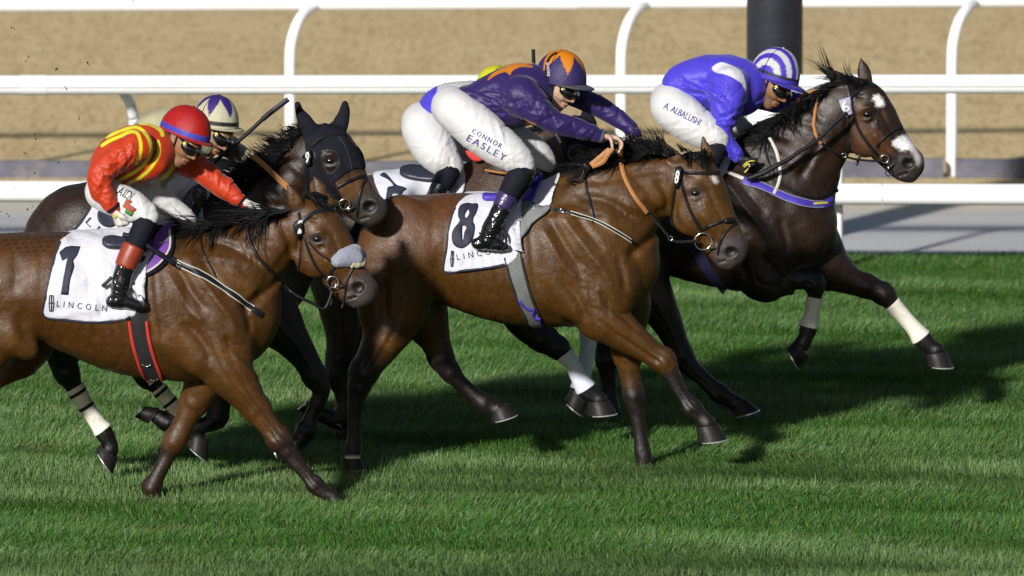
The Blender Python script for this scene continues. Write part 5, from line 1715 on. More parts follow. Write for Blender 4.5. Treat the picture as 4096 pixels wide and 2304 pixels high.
# ---------------------------------------------------------------- hooded horse half hidden behind cloth 8
H7 = horse('h7', 'dark horse in black hood and eyecup, mostly hidden behind the bay with cloth 8', 1.0, dict(
    at=1850, coat=s2l(62, 48, 38), light=s2l(84, 64, 48), points=s2l(20, 17, 17),
    trunk=[
        [(1340, 940, 120, 0, .18), (1390, 900, 165, 0, .24), (1500, 892, 192, 0, .26), (1650, 892, 214, 0, .28), (1800, 900, 230, 0, .28), (1950, 890, 236, 0, .27), (2060, 862, 236, 0, .24)],
        [(2020, 820, 225, 0, .20), (2080, 735, 195, 0, .16), (2140, 668, 162, 0, .13), (2220, 615, 118, 0, .11), (2290, 572, 100, 0, .10)],
        [(2150, 900, 150, 0, .19)],
    ],
    head=[
        [(2300, 560, 88, 0, .10), (2335, 590, 94, 0, .105), (2390, 650, 88, 0, .10), (2440, 715, 74, 0, .08), (2490, 775, 62, 0, .065), (2510, 800, 58, 0, .06)],
        [(2320, 660, 80, -.04, .05), (2325, 670, 80, -.04, .05)],
    ],
    ears=[[(2352, 505, 30, .02, .022), (2352, 475, 26, .02, .018), (2346, 448, 14, .02, .012), (2342, 432, 6, .02, .008)],
          [(2285, 495, 28, -.05, .022), (2276, 480, 20, -.05, .016), (2270, 470, 8, -.05, .010)]],
    legs=[
        dict(dy=-.13, dark=0, pts=[(2060, 1050, 150), (2070, 1180, 110), (2105, 1288, 74), (2170, 1350, 57), (2232, 1392, 45), (2258, 1415, 34), (2286, 1452, 27), (2315, 1508, 29), (2345, 1556, 39), (2378, 1585, 33), (2395, 1600, 36)],
             bandage=[(5, 8, 'bandage_grey', .007)]),
        dict(dy=.13, dark=0, pts=[(2120, 1050, 150), (2240, 1160, 110), (2330, 1250, 62), (2356, 1320, 36), (2352, 1390, 27), (2340, 1450, 27), (2330, 1510, 30), (2320, 1555, 36), (2308, 1585, 36)],
             bandage=[(3, 7, 'bandage_grey', .007)]),
        dict(dy=-.13, dark=3, col=s2l(30, 22, 18), pts=[(1400, 990, 170), (1352, 1100, 118), (1358, 1220, 88), (1368, 1330, 68), (1358, 1430, 54), (1345, 1495, 49), (1368, 1560, 35), (1378, 1620, 32), (1360, 1678, 39), (1312, 1668, 31), (1270, 1650, 35)]),
        dict(dy=.13, dark=1, pts=[(1440, 1150, 130), (1420, 1330, 80), (1395, 1470, 52), (1378, 1560, 36), (1372, 1660, 30), (1370, 1735, 34)]),
    ],
    hooves=[(-.13, (2438, 1600), (2468, 1652), (2352, 1660), (2352, 1606)), (.13, (2352, 1590), (2332, 1664), (2256, 1602), (2282, 1562)), (-.13, (1246, 1668), (1194, 1640), (1238, 1602), (1286, 1634)),
            (.13, (1402, 1738), (1412, 1770), (1342, 1770), (1340, 1738))],
    eyes=[(2306, 622)],
    paint=[]), h=0.009)
Y = 1.0; R = H7['root']; B7 = [H7['bvh']]
hood7 = smooth_poly([(2246, 530), (2262, 490), (2290, 462), (2330, 425), (2360, 425), (2392, 500), (2480, 600), (2540, 740), (2500, 800), (2400, 760), (2300, 700), (2262, 660), (2248, 600)], 3)
eh7 = smooth_poly([(2282, 585), (2310, 570), (2340, 580), (2350, 610), (2340, 640), (2310, 655), (2286, 640), (2276, 612)], 3)
res = garment('hood', H7['fld'], Y, [hood7], 0.009, M['hood'], R, ripple=0.001, seed=7)
h7o, Vh, Fh = hood_cut(*res, eh7, Y, M['hood'], R, 'hood')
B7h = [bvh_of(Vh, Fh), H7['bvh']]
# eyecup: a half bowl behind the eye
V, F = [], []
c0 = cast(2308, 612, [H7['bvh']]); c0 = np.array(c0[0])
for i in range(13):
    a = math.radians(62 + i * 200 / 12)
    for (rr, dd) in ((.062, .005), (.060, -.03), (.050, -.052), (.040, -.055), (.046, -.03), (.052, .005)):
        V.append(c0 + np.array([math.cos(a) * rr, dd, math.sin(a) * rr]))
for i in range(12):
    for j in range(6):
        a, b_ = i * 6 + j, i * 6 + (j + 1) % 6
        F.append((a, b_, b_ + 6, a + 6))
mesh_np('eyecup', np.array(V), np.array(F), M['saddle'], h7o)
br = strap('bridle', [(2252, 520), (2258, 570), (2262, 620), (2270, 670), (2290, 720)], 12, B7h, Y, -.1, M['leather'], R, off=0.005)
strap('browband', [(2225, 536), (2234, 555), (2243, 572)], 9, B7h, Y, -.1, M['whiteplastic'], br, off=0.006)
res = garment('saddle_cloth', H7['fld'], Y, [smooth_poly([(1492, 702), (1505, 690), (1540, 662), (1600, 645), (1700, 650), (1850, 660), (1840, 800), (1700, 850), (1560, 830), (1510, 760)], 3)], 0.014, M['cloth'], R, ripple=0.003, seed=15)
cl7 = res[0]; B7c = [bvh_of(res[1], res[2])]
drape('number_figure', [smooth_poly([(1521, 703), (1528, 696), (1543, 695), (1570, 724), (1588, 742), (1612, 748), (1628, 756), (1612, 768), (1604, 780), (1588, 776), (1570, 777), (1560, 800), (1544, 796), (1548, 768), (1552, 750), (1574, 745), (1560, 725), (1540, 712)], 2)], B7c, Y, -.25, M['ink'], cl7, off=0.003, grid=7)
drape('saddle', [smooth_poly([(1598, 695), (1625, 680), (1680, 678), (1740, 690), (1740, 730), (1660, 725), (1612, 712)], 3)], B7c, Y, -.25, M['saddle'], R, off=0.02, thick=0.012)
drape('saddle_pad', [smooth_poly([(1862, 604), (1890, 606), (1920, 626), (1930, 640), (1905, 646), (1880, 634)], 3)], None, Y, -.12, M['redtrim'], R, thick=0.02)
mane('mane', R, Y, [(2000, 640, -1, .1, 120), (2100, 530, -1, .0, 90), (2200, 505, -1, -.05, 70)], 140, rad=2.8, spread=.25, dyr=(-.08, .03), droop=.4, seed=18, over=H7['bvh'])
cord('rein', [(1940, 680, -.2), (2010, 692, -.22), (2060, 690, -.22)], 5, None, Y, -.2, M['tan'], R)

# ---------------------------------------------------------------- leading horse, number 6
H6 = horse('h6', 'dark brown leading horse with white star, number 6 on bridle and cream leg bandages', 2.0, dict(
    at=2900, coat=s2l(38, 24, 16), light=s2l(55, 37, 26), points=s2l(22, 18, 17),
    trunk=[
        [(2440, 900, 130, 0, .18), (2490, 866, 178, 0, .24), (2600, 860, 212, 0, .26), (2750, 868, 248, 0, .28), (2900, 880, 273, 0, .285), (3020, 880, 288, 0, .27), (3090, 880, 250, 0, .24)],
        [(3080, 780, 245, 0, .20), (3130, 692, 228, 0, .18), (3200, 628, 172, 0, .145), (3255, 556, 153, 0, .12), (3312, 494, 132, 0, .105), (3372, 440, 116, 0, .10)],
        [(3215, 890, 126, 0, .19), (3222, 920, 122, 0, .19)],
        [(2900, 660, 80, 0, .06), (2990, 640, 85, 0, .06)],
    ],
    head=[
        [(3400, 415, 92, 0, .092), (3446, 420, 102, 0, .10), (3482, 472, 104, 0, .104), (3522, 530, 92, 0, .088), (3565, 585, 78, 0, .072), (3608, 630, 68, 0, .062), (3632, 655, 60, 0, .058)],
        [(3455, 535, 84, -.045, .05), (3462, 548, 82, -.045, .05)],
        [(3455, 535, 84, .045, .05), (3462, 548, 82, .045, .05)],
        [(3620, 690, 38, 0, .05), (3640, 700, 32, 0, .045)],
        [(3645, 645, 50, 0, .055), (3655, 660, 42, 0, .05)],
        [(3525, 610, 40, 0, .055), (3590, 680, 32, 0, .045)],
    ],
    ears=[[(3378, 330, 30, -.045, .022), (3345, 310, 27, -.05, .018), (3320, 290, 16, -.05, .013), (3304, 266, 5, -.05, .008)],
          [(3462, 325, 30, .045, .022), (3455, 285, 26, .05, .018), (3448, 255, 14, .05, .013), (3444, 234, 5, .05, .008)]],
    bulges=[
        ([(3450, 436, 22, -.09, .02), (3476, 436, 22, -.095, .02)], 0.02),
        ([(2960, 760, 60, -.20, .05), (3040, 860, 76, -.20, .06), (3110, 980, 82, -.19, .07)], 0.05),
        ([(3200, 640, 50, -.13, .05), (3290, 540, 42, -.09, .04)], 0.05),
        ([(3180, 850, 60, -.17, .06), (3220, 960, 60, -.14, .07)], 0.04),
        ([(3615, 645, 24, -.052, .014), (3638, 650, 24, -.052, .014)], 0.015),
        ([(3500, 515, 11, -.085, .015), (3580, 590, 10, -.066, .012)], 0.015),
    ],
    dents=[
        ([(3632, 657, 24, -.070, .030), (3642, 654, 19, -.066, .026)], 0.008),
        ([(3486, 486, 12, -.105, .014)], 0.015),
        ([(3375, 600, 18, -.14, .03), (3320, 680, 18, -.18, .03), (3270, 760, 14, -.21, .03)], 0.04),
        ([(3595, 705, 5, -.05, .02), (3628, 690, 4, -.055, .02)], 0.006),
    ],
    legs=[
        dict(dy=-.14, dark=3, pts=[(3010, 920, 140), (3040, 1030, 138), (3058, 1118, 92), (3140, 1124, 54), (3215, 1116, 42), (3258, 1136, 43), (3259, 1190, 28), (3248, 1250, 25), (3234, 1306, 36), (3222, 1345, 31), (3210, 1372, 34)],
             bandage=[(6, 8, 'bandage', .008), ]),
        dict(dy=.12, dark=4, pts=[(3220, 940, 130), (3290, 1050, 105), (3345, 1090, 76), (3402, 1122, 57), (3470, 1146, 47), (3535, 1176, 44), (3568, 1215, 31), (3625, 1278, 27), (3660, 1318, 29), (3686, 1352, 38), (3722, 1388, 32), (3742, 1402, 36)],
             bandage=[(6, 9, 'bandage', .008)]),
        dict(dy=-.13, dark=1, pts=[(2490, 940, 170), (2560, 1120, 118), (2635, 1230, 76), (2690, 1335, 54), (2727, 1425, 48), (2775, 1480, 36), (2830, 1530, 31), (2880, 1575, 37), (2922, 1600, 31), (2945, 1615, 35)]),
        dict(dy=.13, dark=1, pts=[(2500, 960, 165), (2470, 1120, 120), (2450, 1270, 78), (2428, 1385, 50), (2427, 1440, 44), (2432, 1500, 33), (2440, 1580, 30), (2448, 1640, 34), (2452, 1668, 34)]),
    ],
    hooves=[(-.14, (3236, 1425), (3196, 1476), (3148, 1392), (3182, 1356)), (.12, (3782, 1402), (3813, 1468), (3712, 1464), (3702, 1416)),
            (-.13, (2978, 1590), (3036, 1638), (2928, 1666), (2924, 1622)), (.13, (2484, 1655), (2496, 1692), (2420, 1692), (2418, 1655))],
    eyes=[(3468, 458)],
    paint=[
        ('poly', [(3560, 655), (3610, 610), (3700, 600), (3715, 700), (3650, 750), (3580, 740)], s2l(50, 44, 44), 46),
        ('line', [(3636, 655), (3644, 660)], s2l(12, 9, 9), 14, 22),
        ('line', [(3455, 455), (3480, 465)], s2l(26, 18, 18), 16, 20),
        ('poly', [(3425, 440), (3445, 420), (3460, 500), (3540, 560), (3560, 610), (3480, 620), (3420, 570)], s2l(96, 60, 34), 50, 0, None, .7),
        ('poly', [(3490, 395), (3508, 378), (3530, 396), (3536, 418), (3520, 426), (3504, 424), (3500, 406)], s2l(225, 222, 218), 12),
        ('poly', [(3570, 574), (3592, 552), (3622, 540), (3640, 548), (3664, 592), (3650, 606), (3630, 600), (3605, 602)], s2l(222, 220, 222), 9),
        ('poly', [(3640, 596), (3664, 592), (3684, 640), (3676, 662), (3664, 650), (3650, 612)], s2l(170, 160, 160), 14),
        ('line', [(2930, 560), (3080, 510), (3230, 385), (3370, 310)], s2l(20, 15, 14), 40, 8),
        ('line', [(3594, 704), (3630, 690)], s2l(18, 13, 13), 6, 3),
        ('line', [(3150, 640), (3190, 560), (3215, 520)], s2l(120, 108, 104), 60, 4, 'near', .55),  # this and the next two: wet neck highlights painted into the coat colour
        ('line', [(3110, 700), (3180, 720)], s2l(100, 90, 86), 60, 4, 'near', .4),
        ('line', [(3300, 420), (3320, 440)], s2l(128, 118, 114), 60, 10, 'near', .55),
    ]))
Y = 2.0; R = H6['root']; B6 = [H6['bvh']]
bb = strap('breast_band', [(2975, 722), (3060, 752), (3150, 792), (3230, 816), (3290, 818), (3328, 800)], 30, B6, Y, -.2, M['bluestrap'], R, off=0.006, thick=0.006)
strap('strap_edging', [(2975, 735), (3060, 766), (3150, 806), (3230, 829), (3290, 830)], 3.5, B6, Y, -.2, M['fleece'], bb, off=0.013, thick=0.002)
strap('strap_edging', [(3030, 726), (3070, 741), (3158, 780), (3236, 803), (3288, 806)], 3.5, B6, Y, -.2, M['fleece'], bb, off=0.013, thick=0.002)
strap('maker_patch', [(3250, 816), (3304, 812)], 8, B6, Y, -.2, M['yellowdot'], bb, off=0.014, thick=0.002)
strap('band_strap', [(2872, 680), (2920, 697), (2975, 716)], 14, B6, Y, -.2, M['creamstrap'], R, off=0.012)
strap('neck_strap', [(3078, 556), (3102, 600), (3117, 650), (3120, 700), (3110, 740), (3094, 775)], 12, B6, Y, -.2, M['creamstrap'], R, off=0.010)
strap('martingale', [(3060, 560), (3072, 640), (3110, 720), (3180, 770), (3260, 792), (3325, 770)], 9, B6, Y, -.2, M['leather'], R, off=0.005)
blob('martingale_toggle', Y, [[(3326, 757, 10, -.02, .015), (3346, 762, 10, -.02, .015)]], M['leather'], R)
br = strap('bridle', [(3388, 340), (3402, 395), (3412, 440), (3424, 490), (3448, 540), (3480, 585), (3512, 622)], 13, B6, Y, -.1, M['leather'], R, off=0.004, thick=0.005, mirror=Y)
strap('browband', [(3402, 392), (3425, 370), (3455, 354), (3480, 344), (3504, 346)], 13, B6, Y, -.1, M['leather'], br, off=0.004, thick=0.006)
strap('noseband', [(3506, 590), (3525, 560), (3552, 536), (3582, 518), (3606, 512)], 12, B6, Y, -.09, M['leather'], br, off=0.004, thick=0.006)
strap('throat_lash', [(3398, 470), (3394, 520), (3392, 570), (3396, 604)], 6, B6, Y, -.1, M['leather'], br, off=0.004)
tg = drape('number_tag', [smooth_poly([(3358, 408), (3364, 400), (3396, 390), (3402, 396), (3412, 448), (3408, 456), (3384, 466), (3376, 460)], 2)], B6, Y, -.12, M['greytag'], R, off=0.020, thick=0.006)
lettering('tag_figure', '6', (3374, 452), (3404, 444), 46, [bvh_of([v.co[:] for v in tg.data.vertices], [p.vertices[:] for p in tg.data.polygons])], Y, -.12, M['whiteplastic'], tg, off=0.002, slant=-0.10, bold=0.025)
ring('bit_ring', 3538, 636, 16, 2.6, Y, -.085, M['metal'], br)
cord('bit_bar', [(3550, 672, -.08), (3578, 656, -.06)], 3, None, Y, -.08, M['metal'], br)
ring('curb_ring', 3556, 690, 14, 2, Y, -.05, M['leather'], br)
ring('martingale_ring', 3376, 622, 9, 2.2, Y, -.12, M['metal'], br)
strap('rein', [(3292, 368, -.10), (3268, 415), (3256, 470), (3258, 520), (3272, 562), (3288, 574)], 12, B6, Y, -.14, M['tan'], R, off=0.010)
strap('rein', [(3190, 410, .02), (3215, 380, .02), (3255, 366, .0), (3302, 366, -.02)], 16, None, Y, 0, M['tan'], R)
strap('rein_end', [(3288, 574, -.17), (3330, 605, -.15), (3376, 625, -.12), (3430, 638, -.10), (3500, 644, -.09), (3530, 640, -.085)], 9, None, Y, -.12, M['leather'], R)
strap('rein_end', [(3385, 609, .1), (3440, 612, .1), (3530, 636, .08)], 8, None, Y, .1, M['leather'], R)
strap('curb_strap', [(3440, 620, -.07), (3432, 645, -.07), (3424, 662, -.07)], 12, None, Y, -.07, M['leather'], br)
res = garment('saddle_cloth', H6['fld'], Y, [smooth_poly([(2560, 660), (2700, 620), (2860, 600), (2930, 605), (2925, 640), (2896, 700), (2868, 720), (2840, 800), (2600, 860), (2540, 760)], 3)], 0.013, M['cloth'], R, ripple=0.003, seed=21)
cl6 = res[0]; B6c = [bvh_of(res[1], res[2]), H6['bvh']]
drape('saddle_flap', [smooth_poly([(2905, 608), (2880, 625), (2850, 650), (2830, 700), (2860, 700), (2885, 650)], 3)], B6c, Y, -.25, M['bluestrap'], R, off=0.012, thick=0.005)
strap('girth', [(2752, 940), (2790, 1010), (2840, 1090), (2880, 1140), (2905, 1160)], 46, B6, Y, -.27, mat('shaded_blue_webbing', (.007, .006, .035), rough=.75), R, off=0.006, mirror=Y)  # blue webbing with the shade under the belly put into its colour
cord('rein_strap_end', [(2822, 780, -.32), (2850, 808, -.32), (2880, 840, -.31)], 5, None, Y, -.3, M['bluestrap'], R)
mane('mane', R, Y, [(2960, 552, -1, .02, 60), (3060, 545, -1, .10, 110), (3120, 470, -.85, .45, 110), (3200, 410, -.85, .45, 110), (3290, 365, -.85, .4, 100), (3340, 335, -.9, -.05, 90)], 420, rad=2.6, spread=.22, dyr=(-.09, .04), droop=.2, seed=22, over=H6['bvh'])
mane('mane', R, Y, [(3060, 548, -.9, .35, 110), (3120, 470, -.7, .75, 100), (3210, 405, -.7, .75, 105), (3300, 360, -.75, .7, 90)], 520, rad=3.0, spread=.18, dyr=(-.10, -.02), droop=.1, seed=27, over=H6['bvh'])
mane('mane', R, Y, [(3110, 490, -.6, .7, 70), (3200, 420, -.6, .7, 80), (3300, 365, -.7, .6, 60)], 160, rad=2.8, spread=.25, dyr=(-.12, -.05), droop=.2, seed=23, over=H6['bvh'])
mane('mane', R, Y, [(3322, 345, -.75, -.75, 110), (3345, 320, -.75, -.65, 130), (3350, 310, -.7, -.7, 110)], 60, rad=2.4, spread=.16, dyr=(-.02, .03), droop=-.05, seed=24, over=H6['bvh'])
mane('forelock', R, Y, [(3400, 320, -.8, -.45, 70), (3440, 325, -.95, -.3, 110), (3455, 320, -.95, -.25, 110)], 90, rad=2.2, spread=.22, dyr=(-.03, .03), droop=.25, seed=25, over=H6['bvh'])
mane('forelock', R, Y, [(3440, 322, -.5, .5, 50), (3470, 335, -.7, .3, 60)], 70, rad=2.6, spread=.4, dyr=(-.05, .02), droop=.3, seed=26, over=H6['bvh'])
# =================================================================== RIDERS
def build_field(chs, h, pad=0.03):
    Ds = [(dense(c), k) for c, k in chs]
    lo = np.min([(D[:, :3] - D[:, 3:].max(1)[:, None]).min(0) for D, _ in Ds], axis=0) - pad
    hi = np.max([(D[:, :3] + D[:, 3:].max(1)[:, None]).max(0) for D, _ in Ds], axis=0) + pad
    f = Field(lo, hi, h)
    for D, k in Ds: f.add(D, k, True)
    return f

def hand_chains(w, d, n, curl=(60, 70, 45), s=1.0, thumb=1, tdir=None):
    """palm, four unequal bent fingers and a thumb; w wrist, d pointing direction, n the way the fingers close"""
    w = np.array(w, float); d = np.array(d, float); d /= np.linalg.norm(d)
    n = np.array(n, float); n -= d * n.dot(d); n /= np.linalg.norm(n)
    sd_ = np.cross(d, n)
    out = []
    for off, r in ((-0.024, .0150), (-0.008, .0165), (0.008, .0165), (0.024, .0150)):
        a = w + sd_ * off * 0.55; b = w + d * 0.085 * s + sd_ * off * s
        out.append(([(*a, r * 1.02 * s, r * 1.02 * s), (*b, r * .86 * s, r * .86 * s)], 0.012))
    for i in range(4):
        base = w + d * 0.086 * s + sd_ * (i - 1.5) * 0.0205 * s
        L = [.90, 1.0, .95, .76][i] * s
        ang = 0; P = [base]; cur = base
        for seg_, c in zip((0.044, 0.028, 0.022), curl):
            ang += math.radians(c * (1 + 0.06 * (i - 1.5)))
            dv = d * math.cos(ang) + n * math.sin(ang)
            cur = cur + dv * seg_ * L; P.append(cur)
        rr = [.0098, .0090, .0082, .0070]
        out.append(([(*p, r * s, r * s) for p, r in zip(P, rr)], 0.004))
    tb = w + d * 0.030 * s - sd_ * 0.024 * s * thumb
    t1 = tb + (d * .6 - sd_ * .65 * thumb + n * .45) / 1.0 * 0.036 * s
    td = tdir if tdir is not None else (d * .75 + n * .75 + sd_ * .1 * thumb)
    td = np.array(td, float) / np.linalg.norm(td)
    t2 = t1 + td * 0.030 * s; t3 = t2 + (td * .8 + n * .4) * 0.024 * s
    out.append(([(*tb, .0150 * s, .0150 * s), (*t1, .0115 * s, .0115 * s), (*t2, .0098 * s, .0098 * s), (*t3, .0078 * s, .0078 * s)], 0.006))
    return out

def head_frame(pitch, yaw):
    p, y = math.radians(pitch), math.radians(yaw)
    f = np.array([math.cos(p) * math.cos(y), -math.sin(y), -math.sin(p)]); f /= np.linalg.norm(f)
    z = np.array([math.sin(p), 0, math.cos(p)])
    u = z - f * z.dot(f); u /= np.linalg.norm(u)
    s = np.cross(f, u)          # towards the camera for a rider going right
    return f, s, u

def head_chains(c, f, s, u, k=1.0):
    def P(a, b, d_, r): return (*(c + (f * a + s * b + u * d_) * k), r * k, r * k)
    L = []
    L.append(([P(-.020, -.012, .030, .078), P(-.020, .012, .030, .078), P(.018, 0, .022, .074)], .02))
    L.append(([P(.030, -.012, -.015, .060), P(.030, .012, -.015, .060), P(.040, 0, -.050, .047), P(.050, 0, -.085, .034)], .02))
    L.append(([P(.060, -.008, -.104, .020), P(.060, .008, -.104, .020)], .015))
    for q in (-1, 1):
        L.append(([P(-.008, .050 * q, -.055, .020), P(.020, .042 * q, -.082, .019), P(.048, .018 * q, -.100, .018)], .02))
        L.append(([P(.055, .036 * q, -.018, .024), P(.062, .030 * q, -.038, .020)], .015))
        L.append(([P(.080, .040 * q, .022, .011), P(.090, .012 * q, .024, .011)], .012))
        L.append(([P(.099, .012 * q, -.038, .0095), P(.090, .016 * q, -.040, .008)], .006))
        # ear: rim and lobe
        e = [P(.006, .074 * q, .020, .007), P(-.010, .080 * q, .026, .0075), P(-.024, .082 * q, .012, .0075), P(-.022, .079 * q, -.010, .007), P(-.010, .074 * q, -.026, .0075), P(.002, .070 * q, -.030, .007)]
        L.append((e, .004))
        L.append(([P(-.006, .072 * q, .010, .010), P(-.008, .071 * q, -.012, .009)], .006))
    L.append(([P(.088, 0, .014, .0095), P(.102, 0, -.012, .0105), P(.112, 0, -.032, .0125)], .008))
    L.append(([P(.086, -.020, -.068, .0065), P(.095, 0, -.064, .0085), P(.086, .020, -.068, .0065)], .006))
    L.append(([P(.082, -.016, -.080, .0075), P(.090, 0, -.081, .009), P(.082, .016, -.080, .0075)], .006))
    return L

def head_cuts(fld, c, f, s, u, k=1.0):
    def P(a, b, d_, r): return (*(c + (f * a + s * b + u * d_) * k), r * k, r * k)
    fld.cut(np.array([P(.097, -.018, -.073, .0035), P(.103, 0, -.0725, .005), P(.097, .018, -.073, .0035)]), .003)
    for q in (-1, 1):
        fld.cut(np.array([P(.098, .030 * q, .002, .012)]), .01)
        fld.cut(np.array([P(.010 - .018, .088 * q, .004, .008)]), .004)

def cap_mesh(name, c, f, s, u, a, b, hgt, colf, m, parent, peak=0.045, peakcol=(0.5, 0.5, 0.5), droop=0.012):
    nt_, npz = 34, 110
    V, Cc, F = [], [], []
    for i in range(nt_ + 1):
        th = math.radians(93) * i / nt_
        for j in range(npz):
            ph = 2 * math.pi * j / npz
            sx, cz = math.sin(min(th, math.pi / 2)), math.cos(th)
            sq = sx ** 0.92
            # crown: slightly longer behind
            fa = a * (1.0 if math.cos(ph) > 0 else 1.06)
            p = c + f * fa * sq * math.cos(ph) + s * b * sq * math.sin(ph) + u * hgt * cz
            V.append(p); Cc.append([q * KA for q in colf(math.degrees(th), math.degrees(ph))])
    for i in range(nt_):
        for j in range(npz):
            p, q = i * npz + j, i * npz + (j + 1) % npz
            F.append((p, q, q + npz, p + npz))
    o = mesh_np(name, np.array(V), np.array(F), m, parent, col=np.array(Cc))
    # button on the crown
    V, F = [], []
    for i in range(5):
        for j in range(10):
            t_ = math.pi / 2 * i / 4
            V.append(c + u * (hgt + 0.006 * math.cos(t_)) + (f * math.cos(j * .628) + s * math.sin(j * .628)) * 0.010 * math.sin(t_))
    for i in range(4):
        for j in range(10):
            F.append((i * 10 + j, i * 10 + (j + 1) % 10, (i + 1) * 10 + (j + 1) % 10, (i + 1) * 10 + j))
    mesh_np('button', np.array(V), np.array(F), m, o, col=np.tile(np.array(colf(0, 0)) * KA, (len(V), 1)))
    if peak:
        V, F, n = [], [], 25
        for i in range(n):
            ph = math.radians(-78 + 156 * i / (n - 1))
            rim = c + f * a * math.cos(ph) + s * b * math.sin(ph) - u * 0.004
            ext = peak * max(0.0, math.cos(ph)) ** 0.7 + 0.004
            outp = c + f * (a + ext) * math.cos(ph) * 1.0 + s * (b + ext * .5) * math.sin(ph) - u * (droop * math.cos(ph) + .004)
            V += [rim + u * .002, outp + u * .002, outp - u * .003, rim - u * .004]
        for i in range(n - 1):
            for j in range(4):
                x_, y_ = i * 4 + j, i * 4 + (j + 1) % 4
                F.append((x_, y_, y_ + 4, x_ + 4))
        mesh_np('peak', np.array(V), np.array(F), m, o, col=np.tile(np.array(peakcol) * KA, (len(V), 1)))
    return o

def star(c1, c2, n=6, ph0=0, lo=22, hi=74):
    def f_(th, ph):
        t = abs(((ph - ph0) / (360.0 / n)) % 1.0 - 0.5) * 2
        return c1 if th < lo + (hi - lo) * t else c2
    return f_

RIDERS = {}
KA = 0.60     # colours were read off lit cloth; the cloth itself is this much darker
def auto_folds(chains_, seed, n, amp):
    """creases that wrap slantwise round a sleeve or leg, closer together towards the joints"""
    r = np.random.default_rng(seed)
    out = []
    for c in chains_:
        P = np.array([p[:3] for p in c], float)
        for _ in range(n):
            u = r.uniform(0.3, len(P) - 1.02); i = int(u); t = u - i
            q = P[i] * (1 - t) + P[i + 1] * t
            tv = P[i + 1][:2] - P[i][:2]; a = math.atan2(tv[1], tv[0]) + math.radians(r.choice([-1, 1]) * r.uniform(28, 75))
            e = np.array([math.cos(a), math.sin(a)]); nn = np.array([-e[1], e[0]])
            L = q[2] * r.uniform(0.8, 1.5); off = nn * q[2] * r.uniform(-.4, .4)
            m_ = q[:2] + off
            out.append(([tuple(m_ - e * L), tuple(m_ + nn * L * r.uniform(-.25, .25)), tuple(m_ + e * L)], r.uniform(4, 8), amp * r.choice([-1, 1]) * r.uniform(.5, 1.2)))
    return out
def torso_folds(c, arm, seed):
    """long pulls in the cloth from the armpit to the hem and across the back"""
    r = np.random.default_rng(seed + 40)
    P = np.array([p[:3] for p in c], float)
    A = np.array(arm[0][:2], float) + np.array([-20, 40])
    out = []
    for i in range(30):
        q = P[int(r.integers(0, 3))]
        E = q[:2] + np.array([r.uniform(-30, 30), r.uniform(-.75, .9) * q[2]])
        S = A + r.normal(0, 18, 2)
        M_ = (S + E) / 2 + r.normal(0, 14, 2)
        out.append(([tuple(S), tuple(M_), tuple(E)], r.uniform(5, 11), r.choice([-1, 1]) * r.uniform(.004, .009)))
    return out
